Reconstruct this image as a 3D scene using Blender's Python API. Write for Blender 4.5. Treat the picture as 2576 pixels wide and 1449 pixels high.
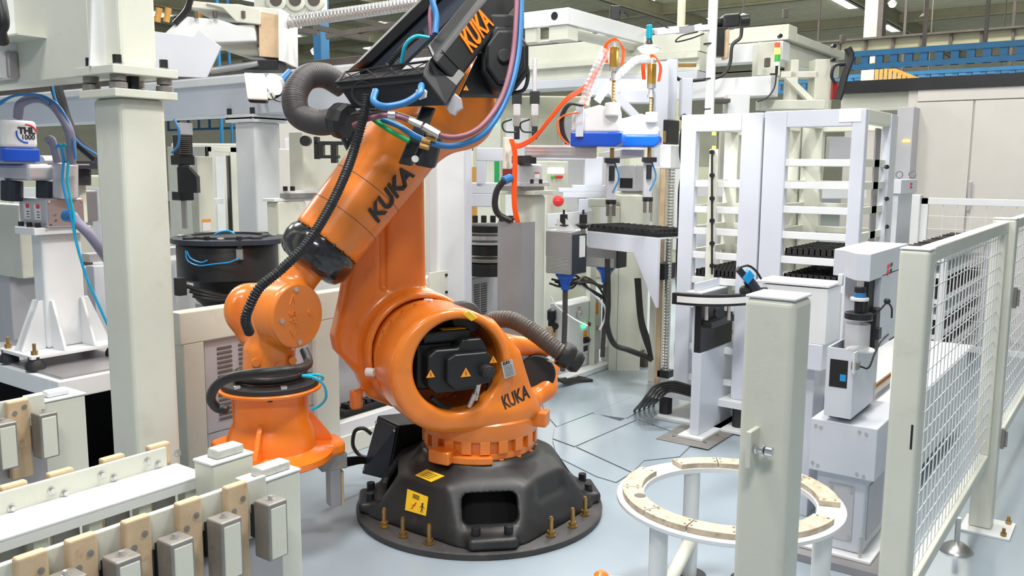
import bpy, bmesh, math, random
import numpy as np
from math import sin, cos, tan, radians, pi, sqrt, atan2
from mathutils import Vector, Matrix
random.seed(4)
for o in list(bpy.data.objects): bpy.data.objects.remove(o)
C = bpy.context.scene.collection
S = bpy.context.scene
# ---------------- camera
F0, PITCH, ROLL, AZ, H = 2200.0, radians(7.8), radians(.4), radians(36), 1.75
FH = Vector((cos(AZ), sin(AZ), 0)); RT = Vector((sin(AZ), -cos(AZ), 0))
FD = FH*cos(PITCH) - Vector((0, 0, sin(PITCH))); UP = FH*sin(PITCH) + Vector((0, 0, cos(PITCH)))
cd = bpy.data.cameras.new('camera'); cam = bpy.data.objects.new('camera', cd); C.objects.link(cam)
r2 = RT*cos(ROLL) + UP*sin(ROLL); u2 = UP*cos(ROLL) - RT*sin(ROLL)
M = Matrix((( r2.x, u2.x, -FD.x, 0), (r2.y, u2.y, -FD.y, 0), (r2.z, u2.z, -FD.z, H), (0, 0, 0, 1)))
cam.matrix_world = M; cd.sensor_width = 36; cd.lens = 36*F0/2576; cd.clip_start = .05; cd.clip_end = 200
S.camera = cam
S.view_settings.view_transform = 'Standard'; S.view_settings.look = 'None'; S.view_settings.gamma = 1
S.view_settings.use_curve_mapping = False; S.view_settings.exposure = 0.0
# ---------------- world, hall lamps and added fill lights
wd = bpy.data.worlds.new('world'); S.world = wd; wd.use_nodes = True
wd.node_tree.nodes['Background'].inputs[0].default_value = (.86, .93, 1, 1)
wd.node_tree.nodes['Background'].inputs[1].default_value = .30
def area(x, y, z, sx, sy, pw, col=(1, .97, .93), tgt=None):
    l = bpy.data.lights.new('hall_or_fill_light', 'AREA'); l.shape = 'RECTANGLE'; l.size = sx; l.size_y = sy; l.energy = pw; l.color = col
    o = bpy.data.objects.new('hall_or_fill_light', l); C.objects.link(o); o.location = (x, y, z)
    if tgt: o.rotation_euler = (Vector(tgt)-Vector((x, y, z))).to_track_quat('-Z', 'Y').to_euler()
    return o
area(3.4, 0.6, 5.6, 1.2, .5, 200, tgt=(3.4, 2.0, 0))
area(5.0, 3.6, 6.5, 1.6, .6, 170, tgt=(5, 3.0, 0))
area(1.0, 2.6, 5.6, 1.2, .5, 165, tgt=(1.6, 2.4, 0))
area(9.5, 5.5, 7.5, 2, 1, 210, tgt=(9, 5.5, 0))
area(6.8, 0.6, 6.5, 1.4, .6, 130, tgt=(6.2, 1.4, 0))
area(4.5, 9.5, 7.0, 2, 1, 300, tgt=(4.5, 8.5, 0))
area(-1.2, -.6, 5.0, 1.2, .6, 110, tgt=(2.2, 1.2, .8))  # added fill behind the camera, lights the near faces from the front
area(15, 7, 8.0, 3, 2, 900, tgt=(15, 7, 0))
area(6, 18, 8.0, 3, 2, 900, tgt=(6, 18, 0))

for x_, y_ in ((14, 2), (14, 9), (20, 5), (22, 14), (12, 16), (30, 8)):
    l_ = bpy.data.lights.new('ceiling_fill', 'POINT'); l_.energy = 600; l_.shadow_soft_size = .3; l_.color = (1, .97, .86); o_ = bpy.data.objects.new('ceiling_fill', l_); C.objects.link(o_); o_.location = (x_, y_, 6.2)  # bare point lights without fixtures, added to brighten the ceiling and far hall
# ---------------- pixel -> world look-up of measured points
def ray(x, y):
    u = (x-1288)/F0; v = -(y-724.5)/F0
    return FD + RT*(u*cos(ROLL)-v*sin(ROLL)) + UP*(u*sin(ROLL)+v*cos(ROLL))
CP = Vector((0, 0, H))
def Zp(x, y, z=0.0): d = ray(x, y); return CP + d*((z-H)/d.z)
def Xp(x, y, X): d = ray(x, y); return CP + d*(X/d.x)
def Yp(x, y, Y): d = ray(x, y); return CP + d*(Y/d.y)
def Wp(x, y, w): d = ray(x, y); return CP + d*(w/(d.x*FH.x+d.y*FH.y))
def Wd(p): return p[0]*FH.x + p[1]*FH.y
# ---------------- materials
MT = {}
def mat(name, col, rough=.5, metal=0., vary=.08, scale=6., bump=.0, coat=0., dirt=0., dcol=(.25, .18, .12), emit=None, es=1., bscale=120., alpha=None):
    m = bpy.data.materials.new(name); m.use_nodes = True; nt = m.node_tree; b = nt.nodes['Principled BSDF']
    b.inputs['Roughness'].default_value = rough; b.inputs['Metallic'].default_value = metal
    b.inputs['Coat Weight'].default_value = coat; b.inputs['Coat Roughness'].default_value = .12
    if emit:
        b.inputs['Base Color'].default_value = (*col, 1)
        b.inputs['Emission Color'].default_value = (*emit, 1); b.inputs['Emission Strength'].default_value = es
        MT[name] = m; return m
    tc = nt.nodes.new('ShaderNodeTexCoord')
    n = nt.nodes.new('ShaderNodeTexNoise'); n.inputs['Scale'].default_value = scale; n.inputs['Detail'].default_value = 5
    nt.links.new(tc.outputs['Object'], n.inputs['Vector'])
    r = nt.nodes.new('ShaderNodeValToRGB'); r.color_ramp.elements[0].position = .35; r.color_ramp.elements[1].position = .68
    r.color_ramp.elements[0].color = (*[c*(1-vary) for c in col], 1); r.color_ramp.elements[1].color = (*[min(1, c*(1+vary)) for c in col], 1)
    nt.links.new(n.outputs['Fac'], r.inputs['Fac']); out = r.outputs['Color']
    if dirt > 0:
        n2 = nt.nodes.new('ShaderNodeTexNoise'); n2.inputs['Scale'].default_value = scale*2.3; n2.inputs['Detail'].default_value = 9; n2.inputs['Roughness'].default_value = .7
        nt.links.new(tc.outputs['Object'], n2.inputs['Vector'])
        r3 = nt.nodes.new('ShaderNodeValToRGB'); r3.color_ramp.elements[0].position = .56; r3.color_ramp.elements[1].position = .74
        r3.color_ramp.elements[0].color = (0, 0, 0, 1); r3.color_ramp.elements[1].color = (dirt, dirt, dirt, 1)
        nt.links.new(n2.outputs['Fac'], r3.inputs['Fac'])
        mx = nt.nodes.new('ShaderNodeMixRGB'); nt.links.new(r3.outputs['Color'], mx.inputs['Fac']); nt.links.new(out, mx.inputs['Color1'])
        mx.inputs['Color2'].default_value = (*dcol, 1); out = mx.outputs['Color']
    nt.links.new(out, b.inputs['Base Color'])
    if bump > 0:
        n3 = nt.nodes.new('ShaderNodeTexNoise'); n3.inputs['Scale'].default_value = bscale; n3.inputs['Detail'].default_value = 2
        nt.links.new(tc.outputs['Object'], n3.inputs['Vector'])
        bp = nt.nodes.new('ShaderNodeBump'); bp.inputs['Strength'].default_value = bump; bp.inputs['Distance'].default_value = .002
        nt.links.new(n3.outputs['Fac'], bp.inputs['Height']); nt.links.new(bp.outputs['Normal'], b.inputs['Normal'])
    if alpha is not None:
        b.inputs['Alpha'].default_value = alpha
    MT[name] = m; return m
mat('cream', (.67, .68, .59), .38, vary=.05, bump=.15, dirt=.25, dcol=(.42, .36, .26), scale=3)
mat('white', (.74, .76, .77), .32, vary=.03, bump=.08, dirt=.12, dcol=(.5, .46, .38), scale=3)
mat('pale', (.61, .64, .71), .35, vary=.03, scale=3)
mat('orange', (.80, .215, .022), .30, vary=.05, bump=.10, coat=.35, dirt=.35, dcol=(.42, .10, .02), scale=4)
mat('orange_hi', (.95, .225, .018), .30, vary=.03, coat=.3, scale=4)
mat('casting', (.020, .020, .021), .42, vary=.3, bump=.2, dirt=.4, dcol=(.10, .082, .062), scale=3.5)
mat('plate_dark', (.045, .042, .042), .55, vary=.3, bump=.2, dirt=.6, dcol=(.12, .10, .08), scale=4)
mat('lid', (.020, .026, .040), .45, vary=.1, scale=5)
mat('black', (.010, .011, .013), .42, vary=.2, scale=6)
mat('blackmat', (.022, .022, .024), .6, vary=.2, scale=6)
mat('gloss', (.012, .013, .016), .18, vary=.2, coat=.5)
mat('rubber', (.016, .015, .015), .42, vary=.2)
mat('hose_grey', (.048, .043, .045), .5, vary=.15)
mat('hose_brown', (.060, .045, .035), .42, vary=.2)
mat('steel', (.62, .61, .60), .3, metal=.9, vary=.08, scale=8, dirt=.2)
mat('steel_sheet', (.42, .40, .41), .42, metal=.75, vary=.12, scale=2)
mat('chrome', (.8, .8, .82), .14, metal=1)
mat('iron', (.30, .285, .265), .5, metal=.45, vary=.15, dirt=.5, dcol=(.16, .10, .06), scale=9, bump=.3)
mat('worn_silver', (.60, .60, .56), .45, metal=.2, vary=.12, dirt=.8, dcol=(.16, .14, .12), scale=16, bump=.3)
mat('alu', (.62, .61, .64), .36, metal=.55, vary=.05)
mat('brass', (.42, .26, .09), .35, metal=.8, vary=.2, dirt=.3)
mat('gold', (.65, .40, .08), .25, metal=.85)
mat('nylon', (.62, .46, .29), .55, vary=.12, scale=9, dirt=.7, dcol=(.26, .14, .07), bump=.2)
mat('nylon_dirty', (.50, .42, .31), .6, vary=.22, scale=24, dirt=.95, dcol=(.12, .075, .05), bump=.3)
mat('yellow', (.90, .55, .02), .5, vary=.05)
mat('amber', (.95, .33, .02), .5)
mat('ink', (.015, .015, .02), .5)
mat('red', (.75, .03, .04), .4)
mat('white_label', (.80, .80, .78), .5, vary=.03)
mat('grey_label', (.45, .45, .44), .4, vary=.1, scale=60)
mat('blue', (.005, .10, .55), .35)
mat('blue_cover', (.0, .075, .52), .32, coat=.3)
mat('blue_hose', (.025, .17, .42), .35, vary=.1)
mat('cyan_hose', (.0, .38, .52), .3)
mat('blue_cable', (.01, .28, .62), .35)
mat('green_hose', (.01, .30, .08), .35)
mat('pink_hose', (.24, .09, .13), .5, vary=.15)
mat('orange_cable', (1.0, .10, .01), .4)
mat('clear', (.72, .74, .76), .15, alpha=.35)
mat('purple_hose', (.20, .19, .27), .4, vary=.05)
mat('blue_paint', (.01, .13, .30), .45, vary=.08)
mat('crane', (.55, .28, .06), .5, vary=.1)
mat('hall_steel', (.36, .34, .23), .6, vary=.08, scale=2)
mat('hall_dark', (.09, .075, .065), .6, vary=.15)
mat('hall_sheet', (.56, .56, .43), .6, vary=.05, scale=2)
mat('cabinet_warm', (.68, .645, .60), .4, vary=.02)
mat('cabinet_grey', (.52, .52, .55), .4, vary=.03)
mat('sky_panel', (1, 1, 1), emit=(.95, .98, 1), es=4)
mat('lamp_on', (1, 1, 1), emit=(.97, .99, 1), es=14)
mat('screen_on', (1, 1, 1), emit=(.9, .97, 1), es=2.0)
mat('green_on', (0, 1, .2), emit=(.03, 1, .25), es=4)
mat('amber_on', (1, .4, 0), emit=(1, .45, .06), es=5)
mat('red_on', (1, .05, .02), emit=(1, .05, .02), es=1.6)
mat('green_lens', (.08, .45, .06), .3)
mat('red_lens', (.25, .02, .02), .3)
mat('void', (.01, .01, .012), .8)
# floor: glossy blue-grey epoxy with scuffs
m = mat('floor', (.31, .37, .425), .30, vary=.06, scale=1.2, bump=.05, dirt=.25, dcol=(.28, .31, .30), coat=.15)
# ---------------- mesh builder
class MB:
    def __init__(s): s.v = []; s.f = []
    def add(s, vs, fs):
        o = len(s.v); s.v += [tuple(v) for v in vs]; s.f += [tuple(i+o for i in f) for f in fs]; return s
    def box(s, x0, x1, y0, y1, z0, z1):
        if x0 > x1: x0, x1 = x1, x0
        if y0 > y1: y0, y1 = y1, y0
        if z0 > z1: z0, z1 = z1, z0
        return s.add([(x0,y0,z0),(x1,y0,z0),(x1,y1,z0),(x0,y1,z0),(x0,y0,z1),(x1,y0,z1),(x1,y1,z1),(x0,y1,z1)],
              [(0,3,2,1),(4,5,6,7),(0,1,5,4),(1,2,6,5),(2,3,7,6),(3,0,4,7)])
    def hexa(s, b, t):      # 4 bottom + 4 top corners, ccw from above
        return s.add(list(b)+list(t), [(0,3,2,1),(4,5,6,7),(0,1,5,4),(1,2,6,5),(2,3,7,6),(3,0,4,7)])
    def span(s, o, a, b, c):  # box from origin o spanned by vectors
        o, a, b, c = map(Vector, (o, a, b, c))
        if a.cross(b).dot(c) < 0: a, b = b, a
        return s.hexa([o, o+a, o+a+b, o+b], [o+c, o+a+c, o+a+b+c, o+b+c])
    def cyl(s, p0, p1, r, r1=None, n=16):
        p0, p1 = Vector(p0), Vector(p1); r1 = r if r1 is None else r1
        d = (p1-p0).normalized(); a = d.orthogonal().normalized(); b = d.cross(a)
        vs = [p0+(a*cos(2*pi*i/n)+b*sin(2*pi*i/n))*r for i in range(n)] + [p1+(a*cos(2*pi*i/n)+b*sin(2*pi*i/n))*r1 for i in range(n)]
        fs = [(i, (i+1) % n, n+(i+1) % n, n+i) for i in range(n)] + [tuple(range(n-1, -1, -1)), tuple(range(n, 2*n))]
        return s.add(vs, fs)
    def lathe(s, prof, c, ax=(0, 0, 1), n=32, closed=False):
        c = Vector(c); d = Vector(ax).normalized(); a = d.orthogonal().normalized(); b = d.cross(a); k = len(prof); vs = []
        for r, h in prof:
            for i in range(n): vs.append(c+d*h+(a*cos(2*pi*i/n)+b*sin(2*pi*i/n))*max(r, 1e-5))
        fs = []
        for j in range(k if closed else k-1):
            j2 = (j+1) % k
            for i in range(n): fs.append((j*n+i, j*n+(i+1) % n, j2*n+(i+1) % n, j2*n+i))
        if not closed: fs += [tuple(range(n-1, -1, -1)), tuple(range((k-1)*n, k*n))]
        return s.add(vs, fs)
    def prism(s, poly, o, u, v, w):  # 2d poly in frame (u,v) at o, thickness vector w
        o, u, v, w = map(Vector, (o, u, v, w)); n = len(poly)
        A = sum(poly[i][0]*poly[(i+1) % n][1]-poly[(i+1) % n][0]*poly[i][1] for i in range(n))
        if (A > 0) != (u.cross(v).dot(w) > 0): poly = poly[::-1]
        p = [o+u*a+v*b for a, b in poly]
        return s.add(p+[q+w for q in p], [tuple(range(n-1, -1, -1)), tuple(range(n, 2*n))]+[(i, (i+1) % n, n+(i+1) % n, n+i) for i in range(n)])
    def tube(s, pts, r, n=8, corr=0, pitch=.012, step=None, smooth=True):
        pts = [Vector(p) for p in pts]
        if smooth and len(pts) > 2:
            q = [pts[0]*2-pts[1]]+pts+[pts[-1]*2-pts[-2]]; out = []
            for i in range(1, len(q)-2):
                L = (q[i+1]-q[i]).length; m = 8 if not corr else max(4, int(L/(pitch/4)))
                for k in range(m):
                    t = k/m; a, b, c, d = q[i-1], q[i], q[i+1], q[i+2]
                    out.append(.5*((2*b)+(c-a)*t+(2*a-5*b+4*c-d)*t*t+(3*b-a-3*c+d)*t**3))
            out.append(pts[-1]); pts = out
        N = len(pts); vs = []; pa = None; acc = 0
        for i, p in enumerate(pts):
            d = (pts[min(i+1, N-1)]-pts[max(i-1, 0)]).normalized()
            if pa is None: pa = d.orthogonal().normalized()
            pa = (pa-d*pa.dot(d)).normalized(); b = d.cross(pa)
            if i: acc += (p-pts[i-1]).length
            rr = r if not corr else r*(1+corr*(1 if (acc/pitch) % 1 < .5 else -1))
            vs += [p+(pa*cos(2*pi*k/n)+b*sin(2*pi*k/n))*rr for k in range(n)]
        fs = [(i*n+k, i*n+(k+1) % n, (i+1)*n+(k+1) % n, (i+1)*n+k) for i in range(N-1) for k in range(n)]
        fs += [tuple(range(n-1, -1, -1)), tuple(range((N-1)*n, N*n))]
        return s.add(vs, fs)
    def sph(s, c, r, n=12):
        return s.lathe([(r*sin(pi*i/n), -r*cos(pi*i/n)) for i in range(n+1)], c, n=n*2)
def obj(name, mb, m, parent=None, bevel=0, smooth=False, seg=2, local=False):
    me = bpy.data.meshes.new(name); me.from_pydata([tuple(v) for v in mb.v], [], mb.f); me.materials.append(MT[m])
    if smooth:
        me.polygons.foreach_set('use_smooth', [True]*len(me.polygons))
        try: me.set_sharp_from_angle(angle=radians(38))
        except Exception: pass
    o = bpy.data.objects.new(name, me); C.objects.link(o)
    if bevel:
        b = o.modifiers.new('bevel', 'BEVEL'); b.width = bevel; b.segments = seg; b.limit_method = 'ANGLE'; b.angle_limit = radians(40)
    if parent is not None:
        o.parent = parent
        if not local:
            w = parent
            mw = Matrix.Translation(w.location) @ w.rotation_euler.to_matrix().to_4x4() if w.parent is None else None
            if mw is not None: o.matrix_parent_inverse = mw.inverted()
            # sub-parts of a mesh part share its frame (part basis is identity in the same space)
    return o
def thing(name, label, cat, loc, group=None, rz=0):
    o = bpy.data.objects.new(name, None); C.objects.link(o); o.location = loc; o.rotation_euler = (0, 0, rz); o.empty_display_size = .1
    o['label'] = label; o['category'] = cat
    if group: o['group'] = group
    return o
def tag(o, label, cat, group=None):
    o['label'] = label; o['category'] = cat
    if group: o['group'] = group
    return o
def B(*a): return MB().box(*a)
def cub(cx, yt, xl, xr, w, z0=None, yb=None):
    c = Wp(cx, yt, w); X0, Y0, z1 = c
    Y1 = Xp(xl, yt, X0).y if xl is not None else Y0; X1 = Yp(xr, yt, Y0).x if xr is not None else X0
    if yb is not None: z0 = Xp(cx, yb, X0).z
    return [X0, X1, Y0, Y1, z0, z1]
def text(s, size, o, xd, up, m, parent, ext=.0015, off=0., shear=0., name='lettering', local=False, width=None):
    cu = bpy.data.curves.new('t', 'FONT'); cu.body = s; cu.size = size; cu.extrude = ext; cu.offset = off; cu.shear = shear; cu.align_x = 'CENTER'; cu.align_y = 'CENTER'
    to = bpy.data.objects.new('t', cu); C.objects.link(to); bpy.context.view_layer.update()
    me = bpy.data.meshes.new_from_object(to.evaluated_get(bpy.context.evaluated_depsgraph_get()))
    bpy.data.objects.remove(to); bpy.data.curves.remove(cu)
    xd = Vector(xd).normalized(); up = Vector(up); up = (up-xd*up.dot(xd)).normalized(); n = xd.cross(up)
    sx = 1
    if width:
        xs = [v.co.x for v in me.vertices]; sx = width/(max(xs)-min(xs))
    R = Matrix(((xd.x*sx, up.x, n.x, o[0]), (xd.y*sx, up.y, n.y, o[1]), (xd.z*sx, up.z, n.z, o[2]), (0, 0, 0, 1)))
    me.transform(R); me.materials.clear(); me.materials.append(MT[m])
    ob = bpy.data.objects.new(name, me); C.objects.link(ob)
    if parent is not None:
        ob.parent = parent
        if not local and parent.parent is None:
            ob.matrix_parent_inverse = (Matrix.Translation(parent.location) @ parent.rotation_euler.to_matrix().to_4x4()).inverted()
    return ob
def bolt_mb(p, r=.008, h=.012, ax=(0, 0, 1), n=6):
    p = Vector(p); return MB().cyl(p, p+Vector(ax).normalized()*h, r, n=n)
def inst(proto, name, loc, parent, rz=0):   # copy sharing mesh, at world loc of an unrotated parent
    o = bpy.data.objects.new(name, proto.data); C.objects.link(o); o.parent = parent
    o.location = Vector(loc)-parent.location if parent.parent is None else loc; o.rotation_euler = (0, 0, rz); return o
# ---------------- signed distance fields -> smooth castings
def g(v): return np.array(v, float)
def s_caps(P, a, b, r, rb=None):
    a, b = g(a), g(b); rb = r if rb is None else rb; pa = P-a; ba = b-a; t = np.clip((pa@ba)/(ba@ba), 0, 1)
    return np.linalg.norm(pa-t[..., None]*ba, axis=-1)-(r+(rb-r)*t)
def s_cyl(P, a, b, r, rd=.01, rb=None):
    a, b = g(a), g(b); ba = b-a; L = np.linalg.norm(ba); u = ba/L; pa = P-a; h = pa@u
    q = np.linalg.norm(pa-h[..., None]*u, axis=-1); rr = r if rb is None else r+(rb-r)*np.clip(h/L, 0, 1)
    dx = q-rr+rd; dy = np.abs(h-L/2)-L/2+rd
    return np.minimum(np.maximum(dx, dy), 0)+np.sqrt(np.maximum(dx, 0)**2+np.maximum(dy, 0)**2)-rd
def s_box(P, c, hs, rd=.01, rz=0):
    q = P-g(c)
    if rz: cc, ss = cos(rz), sin(rz); q = np.stack([q[..., 0]*cc+q[..., 1]*ss, -q[..., 0]*ss+q[..., 1]*cc, q[..., 2]], -1)
    d = np.abs(q)-g(hs)+rd
    return np.linalg.norm(np.maximum(d, 0), axis=-1)+np.minimum(d.max(-1), 0)-rd
def s_poly(P, poly, y0, y1, rd=.02):     # polygon in (x,z) extruded along y
    x, z = P[..., 0], P[..., 2]; d = None; sg = np.ones(x.shape); n = len(poly)
    for i in range(n):
        ax, az = poly[i]; bx, bz = poly[i-1]; ex, ez = bx-ax, bz-az; wx, wz = x-ax, z-az
        t = np.clip((wx*ex+wz*ez)/(ex*ex+ez*ez), 0, 1); dd = (wx-ex*t)**2+(wz-ez*t)**2; d = dd if d is None else np.minimum(d, dd)
        c1 = z >= az; c2 = z < bz; c3 = ex*wz > ez*wx
        sg = np.where((c1 & c2 & c3) | (~c1 & ~c2 & ~c3), -sg, sg)
    dx = sg*np.sqrt(d)+rd; dy = np.abs(P[..., 1]-(y0+y1)/2)-(y1-y0)/2+rd
    return np.minimum(np.maximum(dx, dy), 0)+np.sqrt(np.maximum(dx, 0)**2+np.maximum(dy, 0)**2)-rd
def smin(a, b, k=.03): h = np.maximum(k-np.abs(a-b), 0)/k; return np.minimum(a, b)-h*h*k*.25
def smax(a, b, k=.02): return -smin(-a, -b, k)
def sdf(f, lo, hi, h):
    ax = [np.arange(lo[i], hi[i]+h, h) for i in range(3)]; G = np.stack(np.meshgrid(*ax, indexing='ij'), -1); V = f(G); nx, ny, nz = V.shape; S_ = V < 0
    acc = np.zeros((nx-1, ny-1, nz-1, 3)); cnt = np.zeros((nx-1, ny-1, nz-1))
    cr = [(a, b, c) for a in (0, 1) for b in (0, 1) for c in (0, 1)]
    sl = lambda A, o: A[o[0]:nx-1+o[0], o[1]:ny-1+o[1], o[2]:nz-1+o[2]]
    for a in cr:
        for k in range(3):
            if a[k] == 0:
                b = list(a); b[k] = 1; va, vb = sl(V, a), sl(V, b); m = (va < 0) != (vb < 0)
                t = np.where(m, va/np.where(m, va-vb, 1), 0); e = np.zeros(acc.shape)
                for q in range(3): e[..., q] = a[q]+(t if q == k else 0)
                acc += e*m[..., None]; cnt += m
    msk = cnt > 0; idx = -np.ones(cnt.shape, int); idx[msk] = np.arange(msk.sum())
    ii = np.argwhere(msk); vs = (ii+acc[msk]/cnt[msk][:, None])*h+g(lo); fs = []
    for k in range(3):
        u, w = (k+1) % 3, (k+2) % 3; s0 = [slice(None)]*3; s1 = [slice(None)]*3; s0[k] = slice(0, -1); s1[k] = slice(1, None)
        A, B_ = S_[tuple(s0)], S_[tuple(s1)]; e = np.argwhere(A != B_)
        e = e[(e[:, u] > 0) & (e[:, w] > 0) & (e[:, u] < cnt.shape[u]) & (e[:, w] < cnt.shape[w])]
        fl = A[tuple(e.T)]
        def gi(du, dw): q = e.copy(); q[:, u] -= du; q[:, w] -= dw; return idx[tuple(q.T)]
        Q = np.stack([gi(1, 1), gi(0, 1), gi(0, 0), gi(1, 0)], 1); Q[~fl] = Q[~fl][:, ::-1]; fs.append(Q)
    return vs, np.concatenate(fs)
def casting(name, f, lo, hi, h, m, parent):
    vs, fs = sdf(f, lo, hi, h); me = bpy.data.meshes.new(name); me.from_pydata(vs.tolist(), [], fs.tolist()); me.materials.append(MT[m])
    me.polygons.foreach_set('use_smooth', [True]*len(me.polygons))
    o = bpy.data.objects.new(name, me); C.objects.link(o)
    sm = o.modifiers.new('s', 'SMOOTH'); sm.factor = .5; sm.iterations = 3
    if parent: o.parent = parent
    return o
# ================= the orange robot (local frame: x forward along the arm, y towards the viewer's side, z up)
BP = Zp(1207, 1262, .03); BP.z = 0; TH = radians(25)
fa = -RT*cos(TH)-FH*sin(TH); YAW = atan2(fa.y, fa.x)
rob = thing('industrial_robot', 'large orange six-axis robot bolted to a round dark plate on the floor', 'robot', BP, rz=YAW)
RM = Matrix.Translation(BP) @ Matrix.Rotation(YAW, 4, 'Z'); RI = RM.inverted()
def L(px, py, y): # pixel -> local point on plane y
    o = RI @ CP; d = RI.to_3x3() @ ray(px, py); return o+d*((y-o.y)/d.y)
def Lz(px, py, z):
    o = RI @ CP; d = RI.to_3x3() @ ray(px, py); return o+d*((z-o.z)/d.z)
def LW(px, py, w): return RI @ Wp(px, py, w)
def ro(name, mb, m, par=None, **k): return obj(name, mb, m, par or rob, local=True, **k)
pl = ro('floor_plate', MB().lathe([(.60, 0), (.632, .002), (.634, .03), (.625, .036), (.3, .036)], (0, 0, 0), n=96), 'plate_dark', smooth=True)
PA = [radians(a) for a in (-17, 73, 163, 253)]
def fbase(P):
    x, y, z = P[..., 0], P[..., 1], P[..., 2]
    def fr(ins):
        d = z-.335+ins
        for i in range(8):
            a = radians(-17+45*i); pad = i % 2 == 0
            for (ra, za, rb_, zb_) in (((.555, .05, .40, .275), (.40, .275, .30, .335)) if pad else ((.505, .05, .425, .265), (.425, .265, .29, .335))):
                sl = (ra-rb_)/(zb_-za); nn = 1/sqrt(1+sl*sl)
                d = smax(d, ((x*cos(a)+y*sin(a))-(ra-(z-za)*sl))*nn+ins, .018)
        return d
    out = fr(0); out = smin(out, s_cyl(P, (0, 0, .2), (0, 0, .345), .30, .01), .03)
    for i, a in enumerate(PA):
        out = smin(out, s_box(P, (.52*cos(a), .52*sin(a), .065), (.10, .115, .028), .02, a), .05)
    out = smin(out, s_cyl(P, (0, 0, .036), (0, 0, .085), .50, .02), .03)
    out = np.maximum(out, -(z-.037)); out = np.maximum(out, -np.maximum(fr(.035), -z+.03))
    for a in PA:
        out = smax(out, -s_box(P, (.47*cos(a), .47*sin(a), .175), (.16, .130, .062), .03, a), .006)
    for i in (1,):   # scooped pocket on the right shoulder
        a = radians(-17+45*3); out = smax(out, -s_box(P, (.545*cos(a), .545*sin(a), .27), (.11, .11, .10), .03, a), .03)
    return out
casting('base_casting', fbase, (-.68, -.68, .03), (.68, .68, .37), .0085, 'casting', rob)
ro('base_floor', MB().lathe([(.38, .037), (.38, .04), (.26, .27), (.24, .28)], (0, 0, 0), n=24), 'void')
for i, a in enumerate(PA):
    for s_ in (-1, 1):
        c = (.56*cos(a)-s_*.075*sin(a), .56*sin(a)+s_*.075*cos(a), .088)
        hb = ro('cap_screw', MB().cyl(c, (c[0], c[1], .132), .021, n=20).cyl((c[0], c[1], .131), (c[0], c[1], .1335), .011, n=6), 'black', bevel=.003)
for k, (px, py) in enumerate(((967,1325),(1014,1350),(1080,1368),(1386,1348),(1440,1325),(1471,1295))):
    c = Lz(px, py, .037)
    s_ = ro('anchor_stud', MB().cyl(c, c+Vector((0, 0, .085)), .011, n=10).cyl(c+Vector((0, 0, .085)), c+Vector((0, 0, .095)), .008, n=8), 'brass', smooth=True)
    ro('hex_nut', MB().cyl(c, c+Vector((0, 0, .006)), .023, n=16).cyl(c+Vector((0, 0, .006)), c+Vector((0, 0, .026)), .019, n=6), 'brass', s_)
# cable box on the back of the base
A_, B_, E_ = Lz(910, 1192, .09), Lz(977, 1208, .09), Vector((.23, -.42, .09)); F_ = A_+E_-B_
C_, D_ = Lz(950, 1045, .42), Lz(1003, 1070, .42); G_ = Vector((.16, -.22, .42)); H_ = C_+G_-D_
cb = ro('junction_box', MB().hexa([A_, B_, E_, F_][::-1], [C_, D_, G_, H_][::-1]), 'casting', bevel=.006)
nl = (B_-A_).cross(C_-A_).normalized(); nl = nl if nl.y > 0 or nl.x > 0 else -nl
ins = [A_.lerp(D_, .04), B_.lerp(C_, .04), D_.lerp(A_, .04), C_.lerp(B_, .04)]
ro('box_lid', MB().hexa(ins, [p+nl*.008 for p in ins]), 'lid', bevel=.002)
for t in (.08, .92):
    for q in (.1, .9):
        p = (A_.lerp(B_, t)).lerp(C_.lerp(D_, t), q)+nl*.008
        ro('lid_screw', MB().cyl(p, p+nl*.006, .008, n=12), 'steel')
# stickers on the base
def sticker(name, q, m='yellow', par=None, lift=.004):
    q = [Vector(p) for p in q]; n = (q[1]-q[0]).cross(q[3]-q[0]).normalized(); return n
def on_base(px, py, top=False):
    a = radians(-17+45); ra, za, rb_, zb_ = (.425, .265, .29, .335) if top else (.505, .05, .425, .265); sl = (ra-rb_)/(zb_-za)
    n = Vector((cos(a), sin(a), sl)).normalized(); o = RI @ CP; d = RI.to_3x3() @ ray(px, py); p0 = Vector((ra*cos(a), ra*sin(a), za))
    return o+d*((p0-o).dot(n)/d.dot(n)), n
q = [on_base(*p)[0] for p in ((1020, 1283), (1072, 1298), (1078, 1250), (1026, 1230))]; n = on_base(1000, 1250)[1]
st = ro('warning_sticker', MB().hexa([p+n*.001 for p in q], [p+n*.004 for p in q]), 'yellow')
def onq(q, u, v, n, k=.005): return q[0].lerp(q[1], u).lerp(q[3].lerp(q[2], u), v)+n*k
def figure(q, n, u, v, s_, m, par, lean=0):
    for (a, b, c, d, w) in ((0, .1, 0, .45, .1), (-.12, -.45, 0, .1, .05), (.12, -.45, 0, .1, .05), (-.25, .1, 0, .42, .045), (.25, .1, 0, .42, .045)):
        P0, P1 = onq(q, u+(a+lean*b)*s_, v+b*s_, n), onq(q, u+(c+lean*d)*s_, v+d*s_, n)
        ro('pictogram', MB().tube([P0, P1], w*s_*.075, n=5, smooth=False), m, par)
    hd = onq(q, u+lean*.6*s_, v+.6*s_, n); ro('pictogram', MB().sph(hd, .008*s_*1.6, 5), m, par)
figure(q, n, .8, .3, .42, 'ink', st); figure(q, n, .38, .28, .34, 'red', st, .5)
for i in range(3): ro('pictogram', MB().tube([onq(q, .3, .72+i*.07, n), onq(q, .62, .70+i*.08, n)], .0016, n=4, smooth=False), 'ink', st)
q2 = [Lz(px, py, .325)*1.0 for px, py in ((1045, 1197), (1085, 1220), (1120, 1202), (1070, 1182))]
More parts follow.
